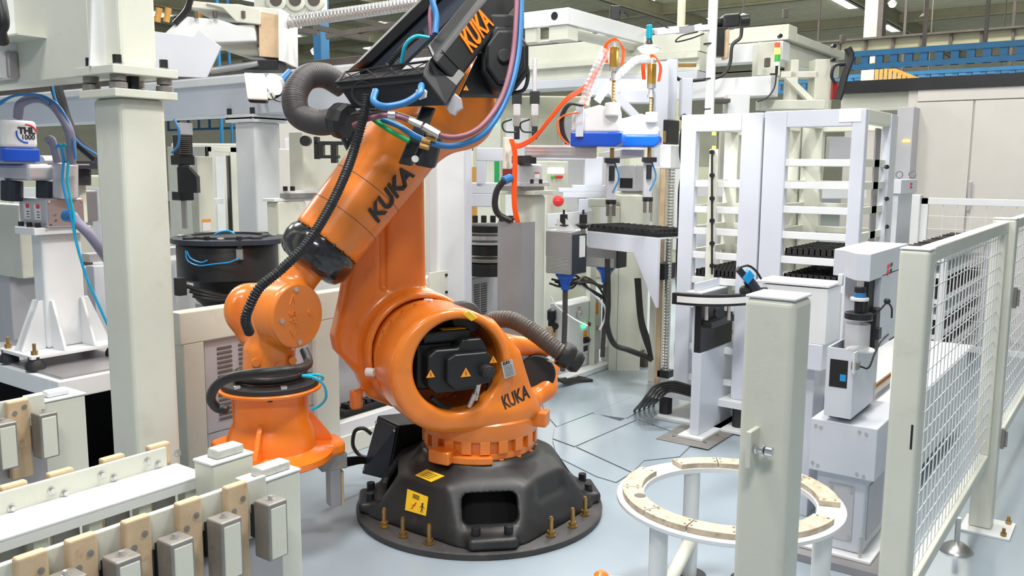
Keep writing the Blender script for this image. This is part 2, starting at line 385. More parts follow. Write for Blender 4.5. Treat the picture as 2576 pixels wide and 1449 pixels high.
q = [on_base(*p, True)[0] for p in ((1045, 1197), (1085, 1214), (1119, 1199), (1074, 1182))]; n = on_base(1000, 1200, True)[1]
st2 = ro('warning_sticker', MB().hexa([p+n*.001 for p in q], [p+n*.005 for p in q]), 'yellow')
for i in range(4): ro('text_line', MB().tube([onq(q, .15+.02*i, .2+i*.18, n, .006), onq(q, .8, .2+i*.18, n, .006)], .0013, n=4, smooth=False), 'ink', st2)
# toothed turntable ring
gr = MB().lathe([(.272, .345), (.272, .50), (.262, .51), (.2, .51)], (0, 0, 0), n=72)
ro('turntable', gr, 'orange', smooth=True)
ro('turntable_rim', MB().lathe([(.25, .345), (.282, .345), (.282, .378), (.25, .378)], (0, 0, 0), n=72), 'orange', smooth=True)
for i in range(20):
    a = 2*pi*i/20; t = 2*pi/20*.27; r0, r1 = .265, .296
    pts = [(r*cos(a+k*t), r*sin(a+k*t)) for r, k in ((r0, -1), (r1, -1), (r1, 1), (r0, 1))]
    ro('turntable_tooth', MB().prism(pts, (0, 0, .378), (1, 0, 0), (0, 1, 0), (0, 0, .065)), 'orange', bevel=.003)
ro('turntable_flange', MB().lathe([(.25, .44), (.293, .44), (.296, .45), (.296, .52), (.285, .53), (.2, .535)], (0, 0, 0), n=72), 'orange', smooth=True)
def arcblk(a0, a1, r0, r1, z0, z1, n=10):
    o = [(r1*cos(a0+(a1-a0)*i/n), r1*sin(a0+(a1-a0)*i/n)) for i in range(n+1)]; i_ = [(r0*cos(a0+(a1-a0)*i/n), r0*sin(a0+(a1-a0)*i/n)) for i in range(n+1)][::-1]
    return MB().prism(o+i_, (0, 0, z0), (1, 0, 0), (0, 1, 0), (0, 0, z1-z0))
aS = atan2(*(Lz(1085, 1158, .36)[i] for i in (1, 0)))
ro('stop_block', arcblk(aS-.13, aS+.22, .25, .36, .335, .40), 'orange', bevel=.015, seg=3)
ro('stop_arc', arcblk(aS+.1, aS+.85, .27, .318, .335, .372), 'orange', bevel=.006)
for k in range(7):
    a = aS+.3+.36*k; p = Vector((.285*cos(a), .285*sin(a), .315))
    ro('ring_bolt', MB().cyl(p, p+Vector((0, 0, .035)), .013, n=10), 'orange')
aR = atan2(*(Lz(1362, 1045, .52)[i] for i in (1, 0)))
ro('stop_bracket', arcblk(aR-.13, aR+.13, .25, .36, .47, .545), 'orange', bevel=.012)
# slewing column with its big round opening
Hc = L(1153, 920, .25); HC = Vector((Hc.x, 0, Hc.z))
def fcol(P):
    d = s_cyl(P, (.245, -.05, .80), (.245, .26, .80), .30, .035)
    body = s_poly(P, [(-.25, .52), (.27, .52), (.42, .60), (.30, .90), (.02, 1.02), (-.13, .86), (-.19, .68)], -.12, .235, .05)
    d = smin(d, body, .06)
    d = smin(d, s_cyl(P, (0, 0, .50), (0, 0, .60), .285, .03), .08)
    d = smin(d, s_caps(P, (-.06, -.04, .86), (-.40, -.06, .80), .06, .045), .09)
    d = smin(d, s_caps(P, (-.43, -.03, .70), (-.37, .02, .60), .04, .045), .04)
    d = smin(d, s_caps(P, (-.37, .02, .60), (-.22, .06, .52), .045, .05), .06)
    d = smin(d, s_cyl(P, (.27, -.14, .83), (.27, -.02, .83), .27, .02), .03)
    d = smax(d, -s_cyl(P, (HC.x, -.02, HC.z), (HC.x, .5, HC.z), .205, .005, .238), .03)
    d = smax(d, -s_cyl(P, (HC.x, -.08, HC.z), (HC.x, .18, HC.z), .235, .03), .02)
    return d
casting('slewing_column', fcol, (-.52, -.2, .46), (.60, .32, 1.16), .008, 'orange', rob)
ro('opening_back', MB().cyl((.245, -.07, .80), (.245, -.055, .80), .25, n=32), 'orange')
for i in range(16):
    a = 2*pi*i/16; ro('flange_bolt', MB().cyl((.245+.215*cos(a), -.056, .80+.215*sin(a)), (.245+.215*cos(a), -.04, .80+.215*sin(a)), .011, n=8), 'orange')
for i in range(24):
    a = 2*pi*i/24; ro('hub_bolt', MB().cyl((.27+.262*cos(a), -.012, .83+.262*sin(a)), (.27+.262*cos(a), .005, .83+.262*sin(a)), .011, n=8), 'orange')
# axis motor in the opening
m1 = ro('axis_motor', MB().box(.10, .40, -.02, .17, .70, .93), 'black', bevel=.02, seg=3)
ro('motor_cover', MB().prism([(.11, .70), (.33, .70), (.37, .74), (.37, .88), (.33, .91), (.22, .91), (.20, .95), (.10, .95), (.07, .90), (.07, .75)], (0, .16, 0), (1, 0, 0), (0, 0, 1), (0, .10, 0)), 'black', m1, bevel=.012, seg=3)
ro('motor_lid', MB().prism([(.07, .74), (.25, .72), (.29, .76), (.29, .87), (.25, .89), (.09, .89), (.05, .85)], (0, .25, 0), (1, 0, 0), (0, 0, 1), (0, .05, 0)), 'black', m1, bevel=.01, seg=3)
ro('motor_plug', MB().cyl((.10, .29, .80), (.10, .35, .80), .032, n=20).cyl((.10, .34, .80), (.10, .355, .80), .022, n=16), 'blackmat', m1, bevel=.004)
ro('terminal_box', MB().box(.13, .37, .02, .2, .93, .985), 'black', m1, bevel=.012)
ro('warning_sticker', MB().box(.15, .27, .13, .18, .986, .9875), 'yellow', m1)
def tri(c, s_, xd, up, par, m='amber'):
    c, xd, up = Vector(c), Vector(xd).normalized(), Vector(up).normalized()
    t = ro('hazard_triangle', MB().prism([(-s_, -s_*.7), (s_, -s_*.7), (0, s_)], c, xd, up, xd.cross(up)*.002), m, par)
    k = xd.cross(up)*.0025; ro('hazard_bolt', MB().tube([c+up*s_*.45+k, c-xd*s_*.15+k, c+xd*s_*.15-up*s_*.1+k, c-up*s_*.45+k], s_*.06, n=4, smooth=False), 'ink', t if par is rob else par)
tri((.20, .302, .80), .026, (-1, 0, 0), (0, 0, 1), m1); tri((.36, .262, .80), .022, (-1, 0, 0), (0, 0, 1), m1); tri((.06, .302, .85), .020, (-1, 0, 0), (0, 0, 1), m1)
for k, (a, b) in enumerate((((1212, 925), (1195, 1005)), ((1195, 990), (1180, 1022)))):
    p0, p1 = L(*a, .27), L(*b, .24)
    ro('steel_connector', MB().cyl(p0, p1, .014, n=14), 'steel')
for pts in (((1205, 1000), (1190, 1020), (1170, 1028)), ((1085, 1000), (1110, 1022), (1130, 1030)), ((1222, 935), (1232, 965), (1215, 1010))):
    ro('motor_cable', MB().tube([L(*p, .2) for p in pts], .014), 'rubber')
# second motor peeping over the shoulder
p0 = LW(1150, 800, 4.35); p1 = LW(1205, 800, 4.15)
mm = ro('shoulder_motor', MB().lathe([(.0, 0), (.085, 0), (.085, .13), (.075, .155), (.03, .17)], p0, p1-p0+Vector((.04, .1, .02)), 28), 'hose_grey', smooth=True)
q = [LW(*p, 4.02) for p in ((1165, 790), (1180, 783), (1200, 800), (1186, 808))]; n = (q[1]-q[0]).cross(q[3]-q[0]).normalized()
ro('warning_sticker', MB().hexa(q, [p+n*.02 for p in q]), 'yellow')
# braided conduit over the back of the column
hp = [LW(1215, 850, 4.5), LW(1215, 822, 4.45), LW(1240, 806, 4.4), LW(1290, 806, 4.35), LW(1345, 838, 4.3), LW(1400, 880, 4.25), LW(1432, 900, 4.25)]
ro('conduit', MB().tube(hp, .043, n=18, corr=.035, pitch=.014), 'hose_brown', smooth=True)
e = (hp[-1]-hp[-2]).normalized()
ro('conduit_clamp', MB().lathe([(.03, -.03), (.062, -.03), (.066, -.01), (.066, .02), (.055, .035), (.058, .06), (.045, .085), (.02, .09)], hp[-1]-e*.02, e, 24), 'rubber', smooth=True)
ro('conduit_bracket', MB().span(LW(1385, 905, 4.3), Vector((.03, 0, 0)), Vector((0, .1, 0)), Vector((-.09, 0, -.03))), 'black', bevel=.005)
ro('lower_motor', MB().cyl(L(1350, 940, -.16), L(1350, 940, .02), .10, n=28).box(-.34, -.16, -.16, -.02, .58, .75), 'black', bevel=.01)
# lower arm
def flink(P):
    y = P[..., 1]
    d = s_poly(P, [(.695, .85), (.705, .92), (.66, 1.10), (.62, 1.30), (.50, 1.80), (.40, 2.04), (.06, 2.10), (.02, 1.90), (.16, 1.80), (.23, 1.70), (.225, 1.15), (.12, 1.02), (.02, .82), (.12, .62), (.40, .53), (.54, .60), (.59, .72)], -.30, -.15, .04)
    groove = np.abs(P[..., 0]-(.46-.02*(P[..., 2]-1)))-.012
    d = smax(d, -np.maximum(groove, np.maximum(-.17-y+.0, 1.15-P[..., 2])), .03)
    d = smin(d, s_cyl(P, (.285, -.20, .845), (.285, -.045, .845), .295, .03), .045)
    d = smax(d, -s_cyl(P, (.285, -.095, .845), (.285, .0, .845), .262, .01), .01)
    d = smin(d, s_cyl(P, (.285, -.2, .845), (.285, -.06, .845), .235, .01), .01)
    d = smin(d, s_box(P, (.60, -.17, .60), (.03, .03, .05), .012), .03)
    return d
casting('lower_arm', flink, (-.06, -.34, .48), (.76, .0, 2.16), .0095, 'orange', rob)
for px, py in ((932, 936), (1078, 762)):
    p = L(px, py, -.03); ro('rubber_buffer', MB().cyl(p+Vector((.016, -.016, 0)), p+Vector((-.016, .016, 0)), .021, n=16), 'white_label', bevel=.004)
# forearm: axis from the wrist up and back
ax = Vector((-.634, 0, .774)).normalized(); e1 = Vector((0, 1, 0)); e2 = ax.cross(e1)
WR = Vector((1.022, 0, 1.10)); RG = Vector((.808, 0, 1.358))
def fp(t, y=0): return WR+ax*t+Vector((0, y, 0))
tb = (RG-WR).dot(ax)
def ffore(P):
    d = s_cyl(P, tuple(fp(tb+.055)), tuple(fp(tb+.80)), .166, .012, .185)
    d = smin(d, s_cyl(P, (.16, -.16, 2.02), (.16, .16, 2.02), .19, .04), .08)
    d = smin(d, s_caps(P, tuple(fp(tb+.75)), tuple(fp(tb+1.08)), .17, .13), .05)
    return d
casting('forearm', ffore, (-.28, -.24, 1.22), (.96, .24, 2.4), .0095, 'orange', rob)
prof = [(.105, -.075), (.125, -.088), (.150, -.075), (.172, -.04), (.180, .0), (.176, .035), (.165, .052), (.15, .055), (.10, .05)]
ro('wrist_ring', MB().lathe(prof, fp(tb), ax, 48), 'gloss', smooth=True)
for k in range(12):
    a = 2*pi*k/12; p = fp(tb+.0)+(e1*cos(a)+e2*sin(a))*.168
    ro('ring_slot', MB().box(-.014, .014, -.007, .007, -.006, .006), 'void').matrix_local = Matrix.Translation(p) @ (e1*cos(a)+e2*sin(a)).to_track_quat('Z', 'Y').to_matrix().to_4x4()
for k in range(20):
    a = 2*pi*k/20; p = fp(tb+.052)+(e1*cos(a)+e2*sin(a))*.158
    ro('ring_bolt', MB().cyl(p, p+ax*.02, .007, n=6), 'black')
for t_ in (.15, .32):
    rr = .166+.019*t_/.75; ro('seam_ring', MB().lathe([(rr-.01, -.0014), (rr+.0012, -.0014), (rr+.0012, .0014), (rr-.01, .0014)], fp(tb+.055+t_), ax, 64, closed=True), 'hall_dark')
# KUKA in black relief on the forearm
ph = radians(20); rad = e1*cos(ph)+e2*sin(ph)
text('KUKA', .115, fp(tb+.395)+rad*.181, ax, -(rad.cross(ax)) if False else rad.cross(ax), 'ink', rob, ext=.004, off=.003, shear=.18, local=True, width=.28)
# wrist
dA, dB = Vector((.945, .145, 1.095)), Vector((1.135, -.185, 1.09)); dd = (dB-dA).normalized()
def fwr(P):
    d = s_caps(P, tuple(fp(tb-.02)), tuple(fp(.10)), .088, .085)
    d = smin(d, s_cyl(P, tuple(dA), tuple(dA-dd*-.12), .148, .018), .03)
    d = smin(d, s_caps(P, tuple(fp(.13)+Vector((0, -.02, 0))), tuple(dB-dd*.03+Vector((-.02, 0, .02))), .07, .085), .06)
    d = smin(d, s_cyl(P, tuple(dB-dd*.07), tuple(dB), .115, .03), .04)
    d = smin(d, s_caps(P, tuple(dB-dd*.04+Vector((0, 0, -.02))), tuple(dB-dd*.05+Vector((0, 0, -.12))), .07, .055), .04)
    # hand: from the pivot down to the flange
    d = smin(d, s_cyl(P, (1.045, .0, .79), (1.045, .0, .95), .125, .02, .11), .05)
    d = smin(d, s_caps(P, tuple(dA+dd*.15), (1.04, .0, .95), .10, .10), .04)
    return d
casting('wrist', fwr, (.72, -.36, .76), (1.34, .24, 1.36), .0075, 'orange', rob)
fc = ro('wrist_cover', MB().lathe([(.0, 0), (.138, 0), (.143, .004), (.143, .03)], dA-dd*.012, dd, 48), 'orange', smooth=True)
dx = (dd.cross(Vector((0, 0, 1)))).normalized(); dx = dx if dx.x < 0 else -dx; dz = Vector((0, 0, 1))-dd*dd.z; nf = -dd
for (u, v) in ((-.095, -.01), (-.01, .12), (.0, -.118), (.065, .01)):
    p = dA-dd*.012+dx*u+dz*v; ro('cover_bolt', MB().cyl(p+nf*-.01, p+nf*.006, .012, n=12), 'steel' if u < .05 else 'orange', fc)
text('A5', .055, dA-dd*.0125+dx*-.030, dz, -dx, 'orange', fc, ext=.005, off=.001, local=True)
for s_ in (-1, 1): ro('arrow_mark', MB().tube([dA-dd*.0125+dx*-.03+dz*.055*s_+dx*-.018, dA-dd*.0125-dx*.03+dz*.095*s_, dA-dd*.0125+dx*-.03+dz*.055*s_+dx*.018], .0035, n=5, smooth=False), 'orange', fc)
for (a, b, z) in ((1.02, .11, .87), (.96, .10, .885), (1.12, .10, .89)): ro('drain_plug', MB().cyl((a, b-.02, z), (a, b+.012, z), .018, n=16), 'orange')
# ---- gripper
gc = Vector((1.05, .03, 0))
ro('tool_flange', MB().lathe([(.0, .80), (.10, .80), (.10, .792), (.212, .79), (.216, .785), (.216, .767), (.1, .765)], gc, n=56), 'blackmat', smooth=True)
gp = ro('gripper_body', MB().lathe([(.0, .765), (.226, .765), (.23, .76), (.228, .75), (.175, .742), (.170, .70), (.168, .60), (.178, .585), (.190, .55), (.198, .53), (.200, .48), (.26, .46), (.275, .452), (.275, .425), (.26, .415), (.18, .41), (.17, .42)], gc, n=64), 'orange_hi', smooth=True)
for k, deg in enumerate((-65, 55, 175)):
    a = radians(deg)+radians(10); u = Vector((cos(a), sin(a), 0)); t = Vector((-sin(a), cos(a), 0))
    ro('rib', MB().prism([(.165, .47), (.285, .468), (.275, .50), (.20, .60), (.165, .635)], gc-t*.011, u, Vector((0, 0, 1)), t*.022), 'orange_hi', gp, bevel=.004)
    ro('jaw_pad', MB().prism([(.19, -.09), (.26, -.10), (.325, -.075), (.335, .0), (.325, .075), (.26, .10), (.19, .09)], gc+Vector((0, 0, .41)), u, t, Vector((0, 0, .06))), 'orange_hi', gp, bevel=.016, seg=3)
fg = []
for k, deg in enumerate((-55, 65, 185)):
    a = radians(deg); u = Vector((cos(a), sin(a), 0)); t = Vector((-sin(a), cos(a), 0)); Z_ = Vector((0, 0, 1))
    ro('jaw_slide', MB().span(gc+u*.21-t*.07+Z_*.335, u*.125, t*.14, Z_*.075), 'iron', bevel=.004)
    f_ = ro('gripper_finger', MB().span(gc+u*.26-t*.035+Z_*.14, u*.055, t*.07, Z_*.205), 'steel_sheet', bevel=.003)
    ro('finger_pad', MB().span(gc+u*.315-t*.032+Z_*.145, u*.014, t*.064, Z_*.165), 'nylon', f_, bevel=.003)
    for zz in (.17, .24, .29):
        for s_ in (-1, 1):
            p = gc+u*.329+t*.018*s_+Z_*zz; ro('pad_screw', MB().cyl(p, p+u*.002, .006, n=8), 'iron', f_)
for deg in range(0, 360, 60):
    a = radians(deg+20); p = gc+Vector((.185*cos(a), .185*sin(a), .735)); ro('flange_bolt', MB().cyl(p, p+Vector((0, 0, .02)), .012, n=10), 'black')
    p = gc+Vector((.20*cos(a+.3), .20*sin(a+.3), .79)); ro('flange_clip', MB().box(p.x-.014, p.x+.014, p.y-.014, p.y+.014, .789, .803), 'steel', bevel=.003)
# hose wrapped round the flange
def ring(r, z, a0, a1, n=14, dz=0): return [gc+Vector((r*cos(a0+(a1-a0)*i/n), r*sin(a0+(a1-a0)*i/n), z+dz*i/n)) for i in range(n+1)]
ro('tool_hose', MB().tube(ring(.15, .82, -2.4, 3.0, 20), .019, n=10), 'rubber', smooth=True)
ro('tool_hose', MB().tube([LW(x, y, w) for x, y, w in ((765, 880, 3.55), (775, 915, 3.5), (740, 930, 3.35), (680, 935, 3.3), (600, 945, 3.3), (550, 965, 3.35), (530, 1000, 3.4), (545, 1025, 3.45), (572, 1032, 3.45))], .019, n=12), 'rubber', smooth=True)
for pts in (((760, 945, 3.3), (790, 950, 3.3), (815, 970, 3.35), (820, 1000, 3.4), (805, 1020, 3.45), (785, 1030, 3.45)), ((760, 945, 3.3), (795, 943, 3.32), (812, 950, 3.36), (806, 960, 3.4))):
    ro('air_hose', MB().tube([LW(*p) for p in pts], .0055), 'cyan_hose', smooth=True)
# ---- long dress hose along the forearm
ro('dress_hose', MB().tube([LW(*p) for p in ((922, 240, 3.62), (915, 290, 3.60), (893, 370, 3.58), (868, 440, 3.52), (825, 530, 3.44), (770, 615, 3.36), (705, 680, 3.30), (655, 722, 3.26), (628, 770, 3.24), (618, 805, 3.25), (628, 838, 3.3))], .0185, n=12, corr=.08, pitch=.011), 'black', smooth=False)
# ---- black energy-supply cradle on top of the forearm
O = LW(848, 207, 3.75); E1 = LW(1110, 262, 3.72)-O; e_ = LW(1062, 186, 3.68)-O
Ad = (LW(1296, 20, 4.05)-LW(1150, 212, 3.68)); Au = Ad.normalized()
hgt = LW(1087, 149, 3.61)-LW(1150, 212, 3.68)
near0 = LW(1150, 216, 3.68)
wv = LW(1070, 112, 3.74)-LW(1087, 149, 3.61)
near = ro('near_channel', MB().hexa([near0, near0+wv, near0+wv+hgt, near0+hgt], [near0+Ad*1.9, near0+wv+Ad*1.9, near0+wv+hgt+Ad*1.9, near0+hgt+Ad*1.9]), 'black', bevel=.02, seg=3)
nrm = Ad.cross(hgt).normalized(); cmid = near0+Ad*.52+hgt*.52
tocam = (RI @ CP)-cmid; nrm = nrm if nrm.dot(tocam) > 0 else -nrm
text('KUKA', .128, cmid+nrm*.003, Ad, hgt, 'orange_hi', near, ext=.002, off=.003, shear=.15, local=True, width=.215)
ro('channel_joint', MB().hexa([near0+Ad*.13+nrm*.001, near0+Ad*.137+nrm*.001, near0+Ad*.137+hgt+nrm*.001, near0+Ad*.13+hgt+nrm*.001], [near0+Ad*.13+nrm*.003, near0+Ad*.137+nrm*.003, near0+Ad*.137+hgt+nrm*.003, near0+Ad*.13+hgt+nrm*.003]), 'void', near)
far0 = LW(866, 185, 3.85); farw = LW(905, 180, 3.95)-far0; farh = LW(900, 158, 3.80)-far0
A2 = LW(1062, -10, 4.2)-LW(866, 185, 3.85)
ro('far_channel', MB().hexa([far0, far0+farw, far0+farw+farh, far0+farh], [far0+A2*1.7, far0+farw*1.6+A2*1.7, far0+farw*1.6+farh*1.6+A2*1.7, far0+farh*1.6+A2*1.7]), 'black', bevel=.012, seg=3)
fl0 = LW(905, 182, 3.93); fl1 = LW(1010, 170, 3.90)-fl0
ro('cradle_tray', MB().hexa([fl0+Vector((0,0,-.01)), fl0+fl1+Vector((0,0,-.01)), fl0+fl1+Vector((0, 0, .01)), fl0+Vector((0, 0, .01))], [p+A2*1.7+Vector((0, -.02, 0)) for p in (fl0+Vector((0,0,-.01)), fl0+fl1*1.3+Vector((0,0,-.01)), fl0+fl1*1.3+Vector((0, 0, .01)), fl0+Vector((0, 0, .01)))]), 'lid')
# end plate: a front face with holes, and a ribbed upper edge
P0, P1, P2, P3 = LW(845, 208, 3.72), LW(1062, 186, 3.62), LW(1122, 266, 3.62), LW(890, 274, 3.72)
bk = Au*.05
def ep(u, v): return P0.lerp(P1, u).lerp(P3.lerp(P2, u), v)
nn = 24; hole1, hole2 = (.24, .42), (.80, .30)
ro('end_plate', MB().hexa([P3, P2, P1, P0], [p+bk*.25 for p in (P3, P2, P1, P0)]), 'black', bevel=.004)
up2 = [P0, P1, LW(1078, 154, 3.72), LW(870, 181, 3.83)]
for a, b in ((0, 1), (3, 2), (0, 3), (1, 2)): ro('rib_frame', MB().tube([up2[a], up2[b]], .005, n=6, smooth=False), 'black')
for k in range(4):
    a, b = k/4, (k+1)/4
    ro('rib', MB().tube([up2[0].lerp(up2[1], a), up2[3].lerp(up2[2], b)], .003, n=4, smooth=False), 'rubber'); ro('rib', MB().tube([up2[3].lerp(up2[2], a), up2[0].lerp(up2[1], b)], .003, n=4, smooth=False), 'rubber')
ro('rib_floor', MB().hexa([p+Vector((0, 0, -.03)) for p in up2], [p+Vector((0, 0, -.02)) for p in up2]), 'void')
ro('end_side', MB().hexa([P2, LW(1150, 216, 3.66), LW(1078, 152, 3.66), P1], [p+bk*1.6 for p in (P2, LW(1150, 216, 3.66), LW(1078, 152, 3.66), P1)]), 'black', bevel=.004)
pn = (P1-P0).cross(P3-P0).normalized(); pn = pn if pn.dot((RI @ CP)-P0) > 0 else -pn
c = ep(.22, .45)
ro('cable_port', MB().lathe([(.043, .004), (.052, .006), (.052, -.002), (.040, -.002)], c, pn, 28, closed=True), 'blackmat', smooth=True); ro('port_bore', MB().cyl(c-pn*.001, c+pn*.0015, .043, n=24), 'void')
c = ep(.80, .33); ro('cable_port', MB().cyl(c, c+pn*.002, .034, n=24), 'void')
p = LW(1062, 235, 3.58); ro('white_fitting', MB().cyl(p, p+pn*.02, .024, n=6), 'white_label')
# side brackets, connector
q0 = LW(1118, 262, 3.70); ro('alu_bracket', MB().prism([(0, 0), (.05, .04), (.075, .02), (.08, -.02), (.055, -.035), (.05, -.05), (.025, -.04)], q0, Vector((-.85, .5, 0)), Vector((0, 0, 1)), Vector((.02, .04, 0))), 'alu', bevel=.004)
# big grey loop hose
hp = [LW(*p) for p in ((862, 215, 3.95), (815, 190, 3.9), (768, 197, 3.85), (742, 240, 3.8), (752, 288, 3.78), (800, 308, 3.75), (850, 303, 3.72))]
ro('large_hose', MB().tube(hp, .054, n=24, corr=.010, pitch=.008), 'hose_grey', smooth=True)
cl = ro('hose_clamp', MB().lathe([(.03, -.03), (.068, -.03), (.075, -.01), (.078, .02), (.07, .04), (.03, .045)], LW(858, 303, 3.72), LW(900, 312, 3.68)-LW(858, 303, 3.72), 10), 'black')
ro('clamp_arm', MB().tube([LW(858, 330, 3.72), LW(872, 370, 3.75), LW(890, 330, 3.75)], .016, n=6, smooth=False), 'black')
# small hoses below the cradle
for nm, m, r, pts in (('supply_hose', 'pink_hose', .011, ((890, 315, 3.68), (930, 298, 3.62), (980, 290, 3.6), (1030, 303, 3.58), (1090, 335, 3.55), (1150, 345, 3.55), (1210, 318, 3.6), (1262, 245, 3.7), (1290, 140, 3.8), (1300, 0, 3.9), (1300, -80, 3.95))),
                      ('supply_hose', 'blue_hose', .013, ((960, 300, 3.66), (1000, 315, 3.64), (1050, 345, 3.6), (1110, 366, 3.58), (1165, 362, 3.58), (1225, 328, 3.62), (1275, 245, 3.72), (1303, 140, 3.82), (1311, 0, 3.92), (1310, -80, 3.95))),
                      ('supply_hose', 'green_hose', .011, ((940, 300, 3.66), (975, 325, 3.62), (1030, 355, 3.6))),
                      ('loop_hose', 'blue_hose', .014, ((945, 228, 3.6), (940, 255, 3.55), (970, 268, 3.5), (1020, 258, 3.5), (1055, 235, 3.52), (1060, 215, 3.6))),
                      ('inner_hose', 'blue_hose', .013, ((1095, 85, 3.75), (1097, 40, 3.78), (1088, 0, 3.8), (1085, -60, 3.85))),
                      ('inner_hose', 'pink_hose', .010, ((1085, 90, 3.77), (1083, 30, 3.8), (1100, -20, 3.85))),
                      ('inner_hose', 'cyan_hose', .008, ((1080, 95, 3.72), (1045, 92, 3.7), (1020, 115, 3.7), (1010, 158, 3.72)))):
    ro(nm, MB().tube([LW(*p) for p in pts], r, n=10), m, smooth=True)
ro('inner_hose', MB().tube([LW(*p) for p in ((978, 165, 3.78), (1020, 115, 3.8), (1060, 80, 3.85))], .016, n=10, corr=.1, pitch=.011), 'gloss')
for k, pts in enumerate((((895, 285), (960, 285), (1020, 300)), ((900, 295), (970, 280), (1060, 305)), ((880, 290), (930, 275), (1000, 285)))):
    ro('thin_cable', MB().tube([LW(*p, 3.7) for p in pts], .007), 'rubber', smooth=True)
for (a, b, r, w) in (((975, 289), (995, 290), .015, 3.58), ((1028, 301), (1062, 316), .015, 3.56), ((1065, 318), (1105, 340), .017, 3.54)):
    ro('hose_coupling', MB().cyl(LW(*a, w), LW(*b, w), r, n=14), 'steel', bevel=.003)
bp0 = LW(1095, 270, 3.66); bar = LW(1035, 418, 3.60)-bp0
ro('clamp_plate', MB().span(bp0, bar, LW(1060, 265, 3.7)-bp0, Vector((-.02, -.04, 0))), 'black', bevel=.008)
bp1 = LW(1110, 345, 3.66)
ro('clamp_block', MB().span(bp1, LW(1090, 425, 3.66)-bp1, LW(1060, 335, 3.66)-bp1, Vector((-.04, -.08, 0))), 'blackmat', bevel=.015, seg=3)
for px, py, w in ((1062, 352, 3.57), (1075, 345, 3.57), (1057, 365, 3.57)):
    p = LW(px, py, w); ro('hose_coupling', MB().cyl(p, p+Vector((-.03, .02, -.01)), .013, n=8), 'brass')
p = LW(1043, 400, 3.56); ro('white_fitting', MB().cyl(p, p+Vector((0, .012, 0)), .014, n=10), 'white_label')
# arm motors behind the cradle
mb = MB(); c = LW(1205, 175, 3.95); 
am = ro('rear_motor', MB().span(LW(1150, 246, 3.85), LW(1245, 246, 4.05)-LW(1150, 246, 3.85), LW(1205, 130, 3.9)-LW(1150, 246, 3.85), Vector((-.08, -.18, .02))), 'black', bevel=.015, seg=3)
q1 = LW(1268, 150, 3.95); sd = Vector((.30, .90, .06)).normalized()
octo = [(.115*cos(radians(22.5+45*i)), .155*sin(radians(22.5+45*i))) for i in range(8)]
u_ = sd.cross(Vector((0, 0, 1))).normalized(); v_ = u_.cross(sd)
m2 = ro('rear_motor', MB().prism(octo, q1-sd*.2, u_, v_, sd*.24), 'black', bevel=.02, seg=3)
ro('motor_cap', MB().prism([(a*.8, b*.8) for a, b in octo], q1+sd*.04, u_, v_, sd*.03), 'black', m2, bevel=.012)
ro('motor_plug', MB().cyl(q1+sd*.06+u_*.01, q1+sd*.10+u_*.01, .028, n=18), 'blackmat', m2, bevel=.004)
ro('terminal_box', MB().span(q1+v_*.12-sd*.1-u_*.08, u_*.15, v_*.07, sd*.13), 'black', m2, bevel=.012)
tri(q1+sd*.072-v_*.08-u_*.02, .024, (u_ if u_.dot(Vector((-1, 0, 0))) > 0 else -u_), v_, m2)
tri(LW(1172, 222, 3.70), .012, (-1, 0, 0), (0, 0, 1), am)
ro('motor_cable', MB().tube([LW(*p) for p in ((1322, 150, 3.95), (1328, 190, 3.95), (1318, 225, 3.95), (1285, 236, 3.97))], .009), 'rubber', smooth=True)
# cables leaving the junction box
for k in range(6):
    ro('base_cable', MB().tube([LW(845-3*k, 1150+4*k, 4.35), LW(870, 1152+4*k, 4.45), LW(905, 1150+3*k, 4.55), LW(930, 1155+2*k, 4.6)], .006), 'rubber', smooth=True)
ro('base_cable', MB().tube([LW(*p) for p in ((935, 1092, 4.7), (915, 1078, 4.7), (893, 1085, 4.7), (888, 1120, 4.7), (905, 1145, 4.7), (930, 1152, 4.7))], .011), 'rubber', smooth=True)
# gauge plate and logo on the column
from mathutils.bvhtree import BVHTree
bpy.context.view_layer.update()
_dg = bpy.context.evaluated_depsgraph_get(); _cb = BVHTree.FromObject(bpy.data.objects['slewing_column'], _dg)
def onto(px, py):   # where the line of sight meets the column casting
    o = RI @ CP; d = (RI.to_3x3() @ ray(px, py)).normalized(); h = _cb.ray_cast(o, d); return h[0], h[1]
def face_pt(px, py, y=.266): return L(px, py, y)
pc0, pn0 = onto(1279, 927); pc0 = pc0+pn0*.004; oo = RI @ CP
q = [(lambda d: oo+d*((pc0-oo).dot(pn0)/d.dot(pn0)))(RI.to_3x3() @ ray(*p)) for p in ((1268, 953), (1297, 942), (1288, 903), (1260, 912))]
pt = ro('type_plate', MB().hexa(q, [p+Vector((0, .004, 0)) for p in q]), 'grey_label')
for i in range(7): ro('text_line', MB().tube([onq(q, .12, .1+i*.1, Vector((0, 1, 0)), .0045), onq(q, .85, .1+i*.1, Vector((0, 1, 0)), .0045)], .0009, n=4, smooth=False), 'ink', pt)
text('KUKA', .022, onq(q, .42, .9, Vector((0, 1, 0)), .005), q[1]-q[0], q[3]-q[0], 'ink', pt, ext=.0008, off=.0006, local=True, width=.045)
lc0, ln0 = onto(1294, 1003); oo = RI @ CP; tp = lambda x, y: (lambda d: oo+d*((lc0-oo).dot(ln0)/d.dot(ln0)))(RI.to_3x3() @ ray(x, y)); lx = tp(1328, 986)-tp(1262, 1018); lu = ln0.cross(lx).normalized(); lu = lu if lu.z > 0 else -lu
kt = text('KUKA', .088, lc0, lx, lu, 'ink', rob, ext=.002, off=.002, shear=.15, local=True, width=lx.length)
bm_ = bmesh.new(); bm_.from_mesh(kt.data); bmesh.ops.triangulate(bm_, faces=bm_.faces[:])
